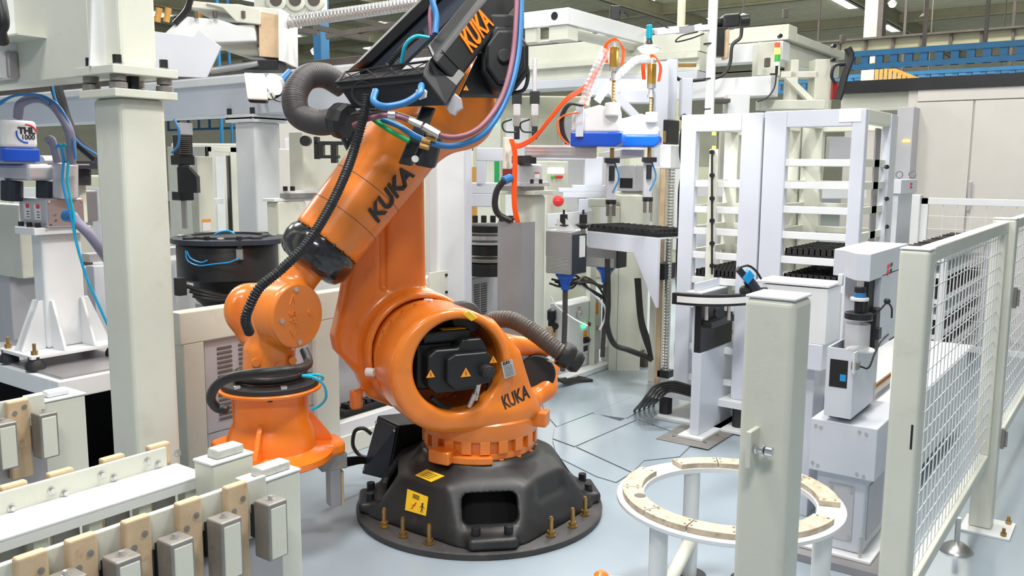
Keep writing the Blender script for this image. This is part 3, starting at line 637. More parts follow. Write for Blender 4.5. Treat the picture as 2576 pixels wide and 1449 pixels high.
for _ in range(3): bmesh.ops.subdivide_edges(bm_, edges=[e for e in bm_.edges if e.calc_length() > .008], cuts=1); bmesh.ops.triangulate(bm_, faces=bm_.faces[:])
bm_.to_mesh(kt.data); bm_.free()
for v in kt.data.vertices:
    h = _cb.ray_cast(v.co+ln0*.08, -ln0)
    if h[0] is not None: v.co = h[0]+ln0*(.003 if (v.co-lc0).dot(ln0) > 0 else -.003)
# ================= setting
def xface(X0, xl, xr, yt, yb, depth):
    a = Xp(xr, yt, X0); b = Xp(xl, yt, X0); return [X0, X0+depth, a.y, b.y, Xp(xr, yb, X0).z, a.z]
def yface(Y0, xl, xr, yt, yb, depth):
    a = Yp(xl, yt, Y0); b = Yp(xr, yt, Y0); return [a.x, b.x, Y0, Y0+depth, Yp(xl, yb, Y0).z, a.z]
V = Vector
def pxp(name, pts, w, th, m, par, **k):   # flat plate of real thickness facing the aisle, outline read at distance w
    q = [Wp(x, y, w) for x, y in pts]; n = len(q); A = sum(pts[i][0]*pts[i-1][1]-pts[i-1][0]*pts[i][1] for i in range(n))
    if A > 0: q = q[::-1]
    return obj(name, MB().add(q+[p+FH*th for p in q], [tuple(range(n)), tuple(range(2*n-1, n-1, -1))]+[((i+1) % n, i, n+i, n+(i+1) % n) for i in range(n)]), m, par, **k)
fl = obj('floor', B(-4, 40, -12, 40, -.1, 0), 'floor'); fl['kind'] = 'structure'
# steel floor plates with open joints
def plate_px(pts, z=.006):
    q = [Zp(*p) for p in pts]; A = sum(q[i].x*q[i-1].y-q[i-1].x*q[i].y for i in range(len(q)))
    if A > 0: q = q[::-1]
    c = sum(q, V())/len(q); q = [c+(p-c)*.994 for p in q]; n = len(q)
    mb = MB().add([p+V((0, 0, .0005)) for p in q]+[p+V((0, 0, z)) for p in q], [tuple(range(n-1, -1, -1)), tuple(range(n, 2*n))]+[(i, (i+1) % n, n+(i+1) % n, n+i) for i in range(n)])
    o_ = obj('floor_plate', mb, 'floor', fl, bevel=.0015); q = [c+(p-c)*1.012 for p in q]; n = len(q)
    obj('plate_joint', MB().add([p-V((0, 0, .001)) for p in q]+[p+V((0, 0, .0012)) for p in q], [tuple(range(n-1, -1, -1)), tuple(range(n, 2*n))]+[(i, (i+1) % n, n+(i+1) % n, n+i) for i in range(n)]), 'hall_dark', fl)
    return o_
for pts in (((1362,1010),(1480,965),(1590,1000),(1490,1040),(1400,1075),(1370,1040)), ((1490,1040),(1590,1000),(1648,1020),(1612,1034),(1560,1062)), ((1395,1078),(1490,1042),(1600,1058),(1445,1125),(1390,1105)),
            ((1600,1060),(1750,1110),(1710,1150),(1620,1160),(1590,1190),(1450,1126)), ((1390,1110),(1444,1128),(1588,1192),(1550,1215),(1500,1200),(1400,1150)), ((1618,1032),(1742,1068),(1742,1105),(1606,1056))): plate_px(pts)
# ---------------- bright foreground fixture rack
def zb(f, r, l, zt, zb_): a = Zp(*f, zt); return [a.x, Zp(*r, zt).x, a.y, Zp(*l, zt).y, zb_, zt]
def post(name, label, f, r, l, zt, par=None):
    while Zp(*f, zt).y < PYM: zt -= .002
    x0, x1, y0, y1, a, b = zb(f, r, l, zt, 0)
    t = thing(name, label, 'post', (x0, y0, 0)); obj('tube', B(x0, x1, y0, y1, 0, b-.008), 'cream', t, bevel=.006)
    obj('cap_plate', B(x0-.002, x1+.002, y0-.002, y1+.002, b-.008, b), 'white', t, bevel=.003)
    dx, dy = (x1-x0), (y1-y0)
    obj('locating_block', MB().prism([(0, 0), (1, 0), (.97, 1), (.06, 1)], (x0+dx*.2, y0+dy*.18, b), (dx*.68, 0, 0), (0, 0, .026), (0, dy*.6, 0)), 'worn_silver', t, bevel=.006, seg=3)
    return t, (x0, x1, y0, y1, b)
rk = thing('block_fixture', 'cream fixture rail with tan and grey blocks in the near left foreground', 'fixture', Zp(300, 1350, .8)*1.0)
FZ = .93
fa0, fa1 = Zp(0, 1424, FZ), Zp(617, 1213, FZ); FY = (fa0.y+fa1.y)/2
obj('front_plate', B(fa0.x-.25, Zp(668, 1195, FZ).x, FY, FY+.014, FZ-.09, FZ), 'cream', rk, bevel=.003)
obj('lower_plate', B(fa0.x-.25, Yp(715, 1420, FY).x, FY+.004, FY+.016, FZ-.36, FZ-.16), 'steel_sheet', rk, bevel=.002)
obj('front_beam', B(fa0.x-.3, fa1.x-.02, FY+.02, FY+.075, FZ-.30, FZ-.025), 'cream', rk, bevel=.004)
for k, (px, py) in enumerate(((62, 1408), (190, 1362), (330, 1310), (463, 1264), (583, 1222))):
    p = Yp(px, py, FY-.02); w = .066
    x0 = p.x-w*.28; nb = obj('nylon_bar', B(x0, x0+w, FY-.024, FY, FZ-.30, FZ+.012), 'nylon', rk, bevel=.006, seg=3)
    for a, b in ((.3, .055), (.72, .03)): obj('socket_screw', MB().cyl((x0+w*a, FY-.026, FZ-b), (x0+w*a, FY-.02, FZ-b), .0075, n=12).cyl((x0+w*a, FY-.0265, FZ-b), (x0+w*a, FY-.025, FZ-b), .004, n=6), 'iron', nb)
def gblock(px, py, Y, par, ztop, w=.062, d=.062, h=.155, wb=.6):
    p = Yp(px, py, Y); x0 = p.x; z = ztop
    b = obj('metal_block', B(x0, x0+w, Y, Y+d, z-h, z), 'iron', par, bevel=.005, seg=3)
    obj('face_insert', B(x0+.007, x0+w-.006, Y-.0015, Y+.004, z-h+.004, z-.012), 'cream', b, bevel=.004)
    obj('block_screw', MB().cyl((x0+w*.5, Y+d*.5, z), (x0+w*.5, Y+d*.5, z+.010), .0065, n=10).cyl((x0+w*.5, Y+d*.5, z), (x0+w*.5, Y+d*.5, z+.0015), .012, n=12), 'steel', b)
for px, py in ((148, 1470), (292, 1418), (430, 1372), (556, 1318), (675, 1272)):
    gblock(px, py, FY-.085, rk, Yp(px, py, FY-.085).z)
for px, py in ((148, 1470), (292, 1418), (430, 1372), (556, 1318), (675, 1272)):
    p = Yp(px, py, FY-.085); obj('block_stem', B(p.x+.01, p.x+.05, FY-.03, FY+.005, p.z-.11, p.z-.02), 'blackmat', rk)
PYM = FY+.018
post('fixture_post', 'cream fixture post with silver block on rust-stained cap, nearest the camera at left', (640, 1217), (758, 1178), (606, 1197), .955)
PYM = -9
post('fixture_post', 'cream fixture post with silver block directly in front of the orange gripper body', (532, 1168), (638, 1136), (489, 1152), .955)
# wide white tray rail behind
rk2 = thing('white_rail', 'wide white channel rail with bolted back strip behind the near block fixture', 'rail', Zp(250, 1280, .9))
a, b, c = Zp(525, 1192, .90), Zp(0, 1352, .90), Zp(460, 1158, .90)
Ya, Yb = (a.y+Zp(0, 1355, .90).y)/2, (c.y+Zp(0, 1298, .90).y)/2; x1 = a.x; x0 = b.x-.35
obj('rail_top', B(x0, x1, Ya, Yb, .892, .90), 'white', rk2, bevel=.002)
obj('rail_lip', B(x0, x1, Ya, Ya+.006, .868, .892), 'white', rk2)
obj('back_strip', B(x0, x1-.03, Yb, Yb+.010, .87, .955), 'cream', rk2, bevel=.002)
for px, py in ((30, 1278), (130, 1233), (163, 1240), (256, 1193), (287, 1200), (371, 1159), (398, 1166), (446, 1140)):
    p = Yp(px, py, Yb); obj('hex_bolt', MB().cyl((p.x, Yb-.002, p.z), (p.x, Yb, p.z), .011, n=14).cyl((p.x, Yb-.009, p.z), (p.x, Yb-.002, p.z), .007, n=6), 'steel', rk2)
for px in (10, 130, 262, 378): p = Yp(px, 1400-px*.35, Yb+.02); obj('nylon_bar', B(p.x-.0, p.x+.066, Yb+.01, Yb+.035, .65, .965), 'nylon', rk2, bevel=.006)
for k in range(7):
    xx = x1-.03-k*.135; obj('support_bar', B(xx-.035, xx, Ya+.01, Ya+.05, .45, .868), 'cream', rk2, bevel=.004)
    obj('web_plate', B(xx-.10, xx-.035, Ya+.06, Ya+.065, .45, .868), 'steel_sheet', rk2)
obj('under_beam', B(x0, x1, Ya+.07, Yb-.02, .35, .60), 'cream', rk2, bevel=.005)
obj('stand_leg', B(x1-.12, x1-.02, Ya+.05, Yb, .0, .36), 'cream', rk2, bevel=.005); obj('stand_leg', B(x0+.1, x0+.2, Ya+.05, Yb, .0, .36), 'cream', rk2, bevel=.005)
fbx = obj('stand_leg', B(fa0.x-.1, fa0.x, FY+.02, FY+.08, 0, FZ-.3), 'cream', rk, bevel=.005)
# second fixture, farther, at the left edge
rk3 = thing('block_fixture', 'smaller block fixture at the left edge, beside the white leveling table', 'fixture', Wp(120, 1100, 3.0))
P4 = zb((104, 1010), (203, 984), (97, 993), .97, 0)
obj('post_tube', B(P4[0], P4[1], P4[2], P4[3]+.03, 0, .962), 'cream', rk3, bevel=.006); obj('cap_plate', B(P4[0]-.003, P4[1]+.003, P4[2]-.003, P4[3]+.033, .962, .97), 'white', rk3, bevel=.003)
obj('locating_block', B(P4[0]+.03, P4[0]+.11, P4[2]+.02, P4[2]+.06, .97, .993), 'white', rk3, bevel=.008)
Y3 = P4[2]-.02; q = Yp(104, 992, Y3)
obj('front_plate', B(q.x-.5, q.x+.01, Y3, Y3+.015, q.z-.075, q.z), 'cream', rk3, bevel=.002)
q2 = Yp(16, 1012, Y3-.02); nb = obj('nylon_bar', B(q2.x, q2.x+.068, Y3-.025, Y3, q2.z-.26, q2.z), 'nylon', rk3, bevel=.006)
for a_, b_ in ((.3, .04), (.75, .025)): obj('socket_screw', MB().cyl((q2.x+.068*a_, Y3-.027, q2.z-b_), (q2.x+.068*a_, Y3-.02, q2.z-b_), .008, n=12), 'iron', nb)
obj('lower_plate', B(q2.x-.4, Yp(120, 1180, Y3).x, Y3+.002, Y3+.012, q2.z-.30, q2.z-.1), 'steel_sheet', rk3)
for px, py in ((98, 1045), (-8, 1070)): z_ = Yp(px, py, Y3-.08).z; gblock(px, py, Y3-.08, rk3, z_, .06, .06, .15)

# ---------------- near steel column with split leveling flange
def lev_column(label, cx, yflt, yfub, xl, xr, cxf, xfl, xfr, w, top, beamlabel=None, upper=True):
    """cx.. column; flange lower plate top y=yflt"""
NC = cub(300, 252, 232, 416, 3.5, z0=0); NC[5] = Xp(300, 244, NC[0]).z
nc = thing('steel_column', 'thick cream square steel column at left, in front of the white machine frame', 'column', (NC[0], NC[2], 0))
obj('column_tube', B(*NC), 'cream', nc, bevel=.02, seg=3)
x0, x1, y0, y1, _, z1 = NC; e = .035
obj('lower_flange', B(x0-e, x1+e, y0-e, y1+e, z1, z1+.032), 'cream', nc, bevel=.003)
gap = .055; zf = z1+.032
for sx in (0, 1):
    for sy in (0, 1):
        c = (x0-e+.035+(x1-x0+2*e-.07)*sx, y0-e+.035+(y1-y0+2*e-.07)*sy)
        lv = obj('leveling_nut', MB().cyl((*c, zf), (*c, zf+.024), .034, n=24).cyl((*c, zf+.024), (*c, zf+.03), .018, n=16).cyl((*c, zf+.03), (*c, zf+.055), .030, n=24), 'iron', nc, bevel=.002)
        obj('washer', MB().cyl((*c, zf+gap+.034), (*c, zf+gap+.042), .020, n=20), 'steel', nc); obj('cap_screw', MB().cyl((*c, zf+gap+.042), (*c, zf+gap+.075), .017, n=16), 'black', nc)
obj('center_stud', MB().cyl((x0+.08, y0+.03, zf), (x0+.08, y0+.03, zf+gap), .025, n=16), 'black', nc)
bm = thing('gantry_beam', 'heavy cream box beam bolted on top of the near left column', 'beam', (x0, y0, zf+gap))
zu = zf+gap
obj('upper_flange', B(x0-e-.01, x1+e, y0-e-.01, y1+e, zu, zu+.034), 'cream', bm, bevel=.003)
zt = zu+.034
obj('beam_body', B(x0+.03, x0+.18, y1+e+.02, y1+4.5, zu+.01, zu+.45), 'cream', bm, bevel=.006)
obj('beam_body', B(x0+.03, x0+.18, y0+.06, y1+e+.02, zt, zu+.45), 'cream', bm, bevel=.004)
obj('beam_head', B(x0+.02, x1-.02, y0+.01, y1-.01, zt, zu+.75), 'cream', bm, bevel=.015)
obj('gusset', MB().prism([(0, 0), (.11, 0), (.0, .52)], (x0+.02, y1-.03, zt), (0, .6, 0), (0, 0, 1), (.012, 0, 0)), 'cream', bm)
obj('gusset', MB().prism([(0, 0), (-.07, 0), (-.02, .52), (0, .52)], (x0+.02, y0+.11, zt), (1, 0, 0), (0, 0, 1), (0, .012, 0)), 'white', bm)
obj('gusset', MB().prism([(0, 0), (.03, 0), (0, .4)], (x1-.02, y0+.12, zt), (1, 0, 0), (0, 0, 1), (0, .012, 0)), 'cream', bm)
rp = Xp(40, 120, x0+.03); obj('stiffener', B(x0-.05, x0+.03, rp.y-.006, rp.y+.006, zu+.03, zu+.40), 'white', bm)
obj('stiffener', B(x0-.09, x0+.03, rp.y-.28, rp.y+.3, rp.z+.02, rp.z+.027), 'cream', bm); q = Xp(15, 165, x0); obj('bolt_plate', B(x0-.02, x0+.03, q.y-.06, q.y+.10, q.z-.06, q.z+.06), 'steel_sheet', bm, bevel=.01)
for dz in (-.035, .035): obj('cap_screw', MB().cyl((x0-.03, q.y-.01, q.z+dz), (x0-.02, q.y-.01, q.z+dz), .008), 'black', bm)
obj('top_rail', B(x0+.05, x0+.16, y1+.05, y1+4.5, zu+.45, zu+.48), 'hall_dark', bm)
p = Wp(5, 30, 3.0); cc = obj('hanging_cable', MB().tube([p+V((0, .1, .3)), p, p+V((0, .02, -.06)), p+V((.02, .05, -.09))], .02, n=10), 'black', smooth=True); tag(cc, 'thick black cable end in the top left corner of the view', 'cable')

# ---------------- low white machine frame behind the robot
FRY = 3.86
mf = thing('machine_bench', 'long low white welded frame with louvred panels behind the orange robot', 'frame', (2.6, FRY, 0))
a = Yp(450, 790, FRY); b = Yp(1122, 690, FRY); ztop = (a.z+b.z)/2; zlow = Yp(462, 868, FRY).z
obj('top_rail', B(a.x, b.x, FRY, FRY+.09, zlow, ztop), 'cream', mf, bevel=.006)
def fpost(xl, xr, name='frame_post', y=FRY, m='cream', z1=None):
    p0, p1 = Yp(xl, 900, y), Yp(xr, 900, y); return obj(name, B(p0.x, p1.x, y+.002, y+.088, 0, z1 or zlow), m, mf, bevel=.005)
fpost(463, 515); fpost(795, 853)
pr = Yp(1075, 800, FRY); 
zb0, zb1 = Yp(870, 1065, FRY).z, Yp(870, 1100, FRY).z
obj('bottom_rail', B(a.x, b.x, FRY, FRY+.09, .0, .12), 'cream', mf, bevel=.005); obj('mid_rail', B(a.x, b.x, FRY+.01, FRY+.08, .02, .2), 'white', mf)
obj('back_panel', B(a.x+.1, b.x, FRY+.28, FRY+.30, .12, zlow), 'cabinet_grey', mf)
obj('inner_deck', B(a.x+.1, b.x, FRY+.09, FRY+.28, .14, .16), 'hall_sheet', mf)
def louvre(par, x0, x1, Y, z0, z1, cols, n, rows_px=None):
    pn = obj('louvre_panel', B(x0, x1, Y, Y+.012, z0, z1), 'cabinet_grey', par, bevel=.002)
    for (ca, cb) in cols:
        for i in range(n):
            z = z0+(z1-z0)*(.12+.76*i/(n-1)); u0, u1 = x0+(x1-x0)*ca, x0+(x1-x0)*cb; h = (z1-z0)*.76/(n-1)*.42
            obj('louvre_slot', MB().box(u0, u1, Y-.0015, Y+.002, z-h/2, z+h/2).hexa([(u0, Y-.007, z-h*.2), (u1, Y-.007, z-h*.2), (u1, Y, z+h*.2), (u0, Y, z+h*.2)], [(u0, Y-.006, z+h*.1), (u1, Y-.006, z+h*.1), (u1, Y, z+h*.8), (u0, Y, z+h*.8)]), 'hall_dark', pn)
x0p, x1p = Yp(515, 900, FRY+.03).x, Yp(795, 900, FRY+.03).x
louvre(mf, x0p, x1p, FRY+.03, .36, zlow, ((.10, .22), (.28, .40), (.46, .58), (.64, .76)), 16)
obj('lower_panel', B(x0p, x1p, FRY+.03, FRY+.04, .12, .355), 'cabinet_grey', mf)
# cable chain seen through the frame
ch = Yp(860, 1015, FRY+.2); 
cht = thing('cable_chain', 'flat black link chain lying inside the white machine frame', 'cable chain', (ch.x, FRY+.2, ch.z))
for k in range(16): obj('chain_link', B(ch.x+k*.055, ch.x+k*.055+.035, FRY+.14, FRY+.21, ch.z-.03, ch.z), 'black', cht)
obj('chain_tray', B(ch.x-.05, ch.x+.95, FRY+.12, FRY+.24, ch.z-.07, ch.z-.03), 'blackmat', cht)
obj('tray_support', B(ch.x, ch.x+.9, FRY+.14, FRY+.20, .16, ch.z-.07), 'hall_sheet', cht)
ep_ = yface(FRY-.01, 1080, 1124, 705, 778, .01); obj('end_plate', B(ep_[0], ep_[1]+.01, FRY-.012, FRY, ep_[4]-.05, ep_[5]+.05), 'cream', mf, bevel=.002)
for z_ in (.1, .5, .9): obj('cap_screw', MB().cyl((ep_[1]-.012, FRY-.022, ep_[4]-.05+(ep_[5]-ep_[4]+.1)*z_), (ep_[1]-.012, FRY-.012, ep_[4]-.05+(ep_[5]-ep_[4]+.1)*z_), .010, n=10), 'black', mf)
# middle column
MC = cub(1102, 360, 1074, 1190, 5.95, z0=0); MC[5] = 2.15
mc = thing('steel_column', 'tall white square column directly behind the orange robot arm', 'column', (MC[0], MC[2], 0))
obj('column_tube', B(*MC), 'white', mc, bevel=.02, seg=3); obj('cover_strip', B(MC[1]-.10, MC[1]-.04, MC[2]-.015, MC[2], .1, 2.1), 'pale', mc)
# long beam behind with its support column
LBX = MC[0]-.02
bt = Xp(700, 166, LBX); bb = Xp(420, 297, LBX)
lb = thing('long_beam', 'long pale blue-white box beam running behind the robot at the left', 'beam', (LBX, MC[2], bb.z))
Yl = Xp(-60, 250, LBX).y
MCt = 2.15
obj('beam_body', B(LBX, LBX+.3, MC[2], Yl, bb.z, bt.z-.03), 'pale', lb, bevel=.008)
obj('beam_ledge', B(LBX-.04, LBX, MC[2], Yl, bt.z-.11, bt.z-.05), 'white', lb, bevel=.004)
obj('rack_rail', B(LBX+.0, LBX+.05, MC[2], Yl, bt.z-.03, bt.z+.015), 'hall_dark', lb); obj('guide_rail', B(LBX+.1, LBX+.2, MC[2], Yl, bt.z-.03, bt.z+.035), 'steel', lb)
mc.children[0].data.transform(Matrix.Identity(4))
for v in mc.children[0].data.vertices:
    if v.co.z > 2: v.co.z = bb.z
LC = xface(LBX+.02, 590, 640, 320, 700, .22); lc = thing('steel_column', 'white square column with leveling flange under the long beam, left of the robot arm', 'column', (LC[0], LC[2], 0))
fz = Xp(640, 300, LBX).z
obj('column_tube', B(LC[0], LC[1]+.03, LC[2]-.0, LC[3], 0, fz-.02), 'white', lc, bevel=.018, seg=3)
obj('lower_flange', B(LC[0]-.05, LC[1]+.08, LC[2]-.05, LC[3]+.05, fz-.02, fz+.02), 'white', lc, bevel=.003)
obj('upper_flange', B(LC[0]-.05, LC[1]+.08, LC[2]-.05, LC[3]+.05, bb.z-.04, bb.z), 'white', lc, bevel=.003)
for sx in (0, 1):
    for sy in (0, 1):
        c = (LC[0]-.02+(LC[1]-LC[0]+.07)*sx, LC[2]-.02+(LC[3]-LC[2]+.04)*sy)
        obj('leveling_screw', MB().cyl((*c, fz+.02), (*c, bb.z-.04), .032, n=14), 'black', lc)
    c = (LC[0]-.03, LC[2]-.02+(LC[3]-LC[2]+.04)*sx); obj('cap_screw', MB().cyl((*c, bb.z), (*c, bb.z+.05), .02, n=12), 'black', lc)
obj('gusset', MB().prism([(0, 0), (.12, 0), (.04, .3), (0, .3)], (LC[0]-.012, LC[2]+.1, bb.z), (0, -1, 0), (0, 0, 1), (.01, 0, 0)), 'white', lc)
# black round turret fixture on the frame
c = Wp(572, 595, 5.1); tz = c.z
tf = thing('round_fixture', 'black round flanged fixture standing behind the white frame, left of the robot wrist', 'fixture', (c.x, c.y, .9))
R_ = .305
obj('flange_plate', MB().prism([(R_*cos(radians(a))*1.03, R_*sin(radians(a))*1.03) for a in range(40, 300, 8)]+[(.28, -.22), (.34, -.12), (.34, .16)], (c.x, c.y, tz-.03), (RT.x, RT.y, 0), (FH.x, FH.y, 0), (0, 0, .03)), 'lid', tf, bevel=.003)
obj('inner_ring', MB().lathe([(.20, 0), (.235, 0), (.235, .012), (.20, .012)], (c.x, c.y, tz), n=48, closed=True), 'blackmat', tf, smooth=True)
obj('drum', MB().lathe([(.275, 0), (.285, -.02), (.285, -.20), (.26, -.215), (.20, -.22), (.19, -.33), (.15, -.37), (.05, -.37)], (c.x, c.y, tz-.03), n=56), 'black', tf, smooth=True)
for a in range(0, 360, 45):
    p = c+RT*.26*cos(radians(a+10))+FH*.26*sin(radians(a+10)); obj('flange_puck', MB().cyl((p.x, p.y, tz), (p.x, p.y, tz+.012), .032 if a % 90 else .02, n=18), 'blackmat' if a % 90 else 'steel', tf, bevel=.002)
for px in (522, 603):
    p = Wp(px, 640, 4.84); obj('proximity_sensor', MB().span(p-RT*.02-V((0, 0, .03)), RT*.035, FH*.06, V((0, 0, .06))), 'steel', tf, bevel=.002); q = p-RT*.016-V((0, 0, .028)); obj('sensor_light', MB().sph(q, .006, 5), 'red_on', tf)
    obj('sensor_stem', MB().cyl(p+V((0, 0, .03)), p+V((0, 0, .1)), .016), 'black', tf)
for pts in (((467, 630), (472, 655), (500, 668), (540, 664), (575, 660), (601, 650)), ((470, 632), (480, 650), (505, 660), (522, 655))): obj('sensor_cable', MB().tube([Wp(*p, 4.80) for p in pts], .0045, n=6), 'blue_cable', tf, smooth=True)
obj('cable_coil', MB().tube([Wp(*p, 4.98) for p in ((540, 590), (555, 583), (575, 581), (590, 588))], .006, n=6), 'blue_cable', tf, smooth=True)
obj('mounting_box', B(c.x-.1, c.x+.35, c.y-.1, c.y+.2, 0, tz-.4), 'cabinet_grey', tf, bevel=.005)
for k in range(3): obj('thick_cable', MB().tube([Wp(470+8*k, 720+12*k, 4.8), Wp(520, 735+8*k, 4.8), Wp(570, 745+5*k, 4.85), Wp(620, 742+4*k, 4.9)], .012), 'rubber', tf, smooth=True)
obj('valve_block', B(*cub(448, 700, 436, 470, 4.75, yb=745)), 'blackmat', tf, bevel=.004)

# ---------------- bench robot at the left edge
TB = cub(146, 961, -260, 560, 3.9, z0=0); tzz = TB[5]
tb_ = thing('support_table', 'white welded table with a grey top carrying the small white and blue robot', 'table', (TB[0], TB[2], 0))
X1t = NC[1]+.6
obj('front_rail', B(TB[0], TB[0]+1.0, TB[2], TB[2]+.08, tzz-.09, tzz), 'white', tb_, bevel=.005); obj('side_rail', B(TB[0], TB[0]+.08, TB[2]+.08, TB[2]+1.1, tzz-.09, tzz), 'white', tb_, bevel=.005)
obj('table_top', B(TB[0]+.03, TB[0]+1.0, TB[2]+.03, TB[2]+1.1, tzz-.005, tzz+.012), 'steel_sheet', tb_, bevel=.003)
for (u, v) in ((0, 0), (.9, 0), (0, 1.0), (.9, 1.0)): obj('leg', B(TB[0]+u, TB[0]+u+.08, TB[2]+v, TB[2]+v+.08, 0, tzz-.09), 'white', tb_, bevel=.005)
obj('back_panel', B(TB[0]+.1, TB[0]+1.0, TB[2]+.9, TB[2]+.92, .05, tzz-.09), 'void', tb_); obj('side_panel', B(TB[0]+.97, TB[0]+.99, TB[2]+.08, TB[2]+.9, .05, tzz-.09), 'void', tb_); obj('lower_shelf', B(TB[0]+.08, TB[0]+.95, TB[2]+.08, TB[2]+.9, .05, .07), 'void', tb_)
PC = cub(103, 590, 76, 205, 4.25, yb=868); PC[4] = tzz+.08
sb = thing('bench_robot', 'white and blue four-axis arm robot on a gusseted pedestal at the left edge', 'robot', (PC[0], PC[2], tzz))
x0, x1, y0, y1, z0, z1 = PC
obj('pedestal', B(x0, x1, y0, y1, z0, z1), 'white', sb, bevel=.012)
obj('base_plate', B(x0-.14, x1+.12, y0-.12, y1+.1, z0-.018, z0), 'white', sb, bevel=.003)
obj('top_plate', B(x0-.05, x1+.03, y0-.04, y1+.05, z1, z1+.035), 'white', sb, bevel=.003)
for (px, d) in (((x0, y0+.02), (-1, 0)), ((x0, y1-.03), (-1, 0)), ((x0+.02, y0), (0, -1)), ((x1-.03, y0), (0, -1)), ((x1, y1-.1), (1, 0))):
    w_ = V((d[0], d[1], 0)); t_ = V((abs(d[1])*.014, abs(d[0])*.014, 0))
    obj('gusset', MB().prism([(0, 0), (.12, 0), (.115, .015), (.02, .24), (0, .24)], V((*px, z0)), w_, (0, 0, 1), t_), 'white', sb, bevel=.002)
for (u, v) in ((x0-.11, y0-.09), (x1+.09, y0-.09), (x0-.11, y1+.07), (x1+.09, y1+.07)):
    obj('anchor_bolt', MB().cyl((u, v, z0), (u, v, z0+.02), .016, n=6).cyl((u, v, z0+.02), (u, v, z0+.055), .008, n=10), 'brass', sb)
    obj('leveling_foot', MB().lathe([(.0, 0), (.045, 0), (.045, .02), (.03, .045), (.032, .06), (.02, .062)], (u, v, tzz+.012), n=20), 'blackmat', sb, smooth=True)
zt_ = z1+.035; hx = (x1-x0)
q0 = cub(120, 565, 50, 213, 4.22, yb=500); 
bz = Xp(120, 500, q0[0]).z; bd = B(q0[0], q0[1], q0[2], q0[3], zt_, bz)
base_ = obj('robot_base', bd, 'alu', sb, bevel=.012, seg=3)
obj('cover_plate', B(q0[0]+.005, q0[1]-.003, q0[2]-.004, q0[2], zt_+.01, bz-.008), 'steel_sheet', base_)
for (u, v) in ((.06, .1), (.94, .1), (.06, .9), (.94, .9), (.2, .45), (.2, .25)):
    p = V((q0[0]+(q0[1]-q0[0])*u, q0[2]-.004, zt_+(bz-zt_)*v)); obj('cover_screw', MB().cyl(p, p+V((0, -.005, 0)), .006, n=10), 'chrome', base_)
for u in (.35, .72):
    yy = q0[2]+(q0[3]-q0[2])*u; zz = zt_+(bz-zt_)*.25
    lb_ = obj('safety_label', B(q0[0]-.002, q0[0], yy-.035, yy+.025, zz, zz+.075), 'white_label', base_); obj('label_band', B(q0[0]-.003, q0[0]-.002, yy-.035, yy, zz+.055, zz+.075), 'red', base_)
    for k in range(3): obj('text_line', B(q0[0]-.003, q0[0]-.002, yy-.03, yy-.005, zz+.01+k*.013, zz+.014+k*.013), 'ink', base_)
for u in (.2, .5, .8): yy = q0[2]+(q0[3]-q0[2])*u; obj('cap_screw', MB().cyl((q0[0]-.02, yy, zt_), (q0[0]-.02, yy, zt_+.022), .013, n=10), 'black', sb)
gp_ = Wp(165, 543, 4.17); obj('cable_gland', MB().cyl(gp_, gp_+V((.01, -.05, 0)), .030, n=16), 'blue_hose', sb, bevel=.006)
obj('grey_conduit', MB().tube([gp_+V((.01, -.05, 0)), Wp(195, 560, 4.1), Wp(225, 590, 4.1), Wp(262, 640, 4.15), Wp(300, 700, 4.3)], .024, n=12), 'purple_hose', sb, smooth=True)
# first arm, riser and head
obj('riser', MB().cyl(Wp(165, 500, 4.3), Wp(165, 410, 4.3), .06, n=6), 'alu', sb, bevel=.01)
for u, px, r in ((0, 30, .05), (1, 122, .055)): obj('joint_boss', MB().cyl(Wp(px, 505, 4.35), Wp(px, 455, 4.35), r, n=20), 'lid', sb, bevel=.004)
am_ = cub(70, 455, -60, 140, 4.2, yb=412); obj('arm_link', B(am_[0], am_[1], am_[2], am_[3], min(am_[4:]), max(am_[4:])), 'alu', sb, bevel=.02, seg=3)
hd = cub(8, 372, -120, 98, 4.15, yb=300); hz0, hz1 = sorted(hd[4:])
hb = obj('head_cover', B(hd[0], hd[1], hd[2], hd[3], hz0, hz1), 'white', sb, bevel=.02, seg=3)
obj('blue_cover', B(hd[0]-.004, hd[1]+.004, hd[2]-.004, hd[3]+.004, hz0-.065, hz0), 'blue_cover', sb, bevel=.01, seg=3)
lc_ = Yp(67, 336, hd[2]); lo = V((lc_.x, hd[2]-.002, lc_.z))
text('THL', .042, lo+V((0, 0, .012)), (1, 0, 0), (0, 0, 1), 'ink', hb, off=.002, ext=.001, local=True); text('1000', .032, lo+V((.005, 0, -.018)), (1, 0, 0), (0, 0, 1), 'ink', hb, off=.0005, local=True, ext=.001)
for (m_, a0, a1) in (('red', 10, 95), ('blue', 165, 275)): obj('logo_arc', MB().tube([lo+V((.047*cos(radians(a)), 0, .043*sin(radians(a)))) for a in range(a0, a1+1, 12)], .004, n=5), m_, hb)
obj('black_conduit', MB().tube([Wp(*p) for p in ((45, 295, 4.15), (52, 262, 4.12), (90, 247, 4.1), (130, 262, 4.08), (160, 300, 4.06), (178, 345, 4.06), (180, 410, 4.1))], .021, n=12), 'purple_hose', sb, smooth=True)
obj('air_hose', MB().tube([Wp(*p, 4.05) for p in ((0, 262), (30, 243), (70, 237), (110, 243), (150, 270), (176, 320), (190, 400))], .006), 'blue_hose', sb, smooth=True)
obj('air_hose', MB().tube([Wp(*p, 4.05) for p in ((0, 256), (40, 240), (95, 240), (125, 262))], .006), 'blue_hose', sb, smooth=True)
obj('grey_hose', MB().tube([Wp(*p, 4.1) for p in ((118, 355), (130, 352), (140, 385), (145, 410))], .018), 'purple_hose', sb, smooth=True)
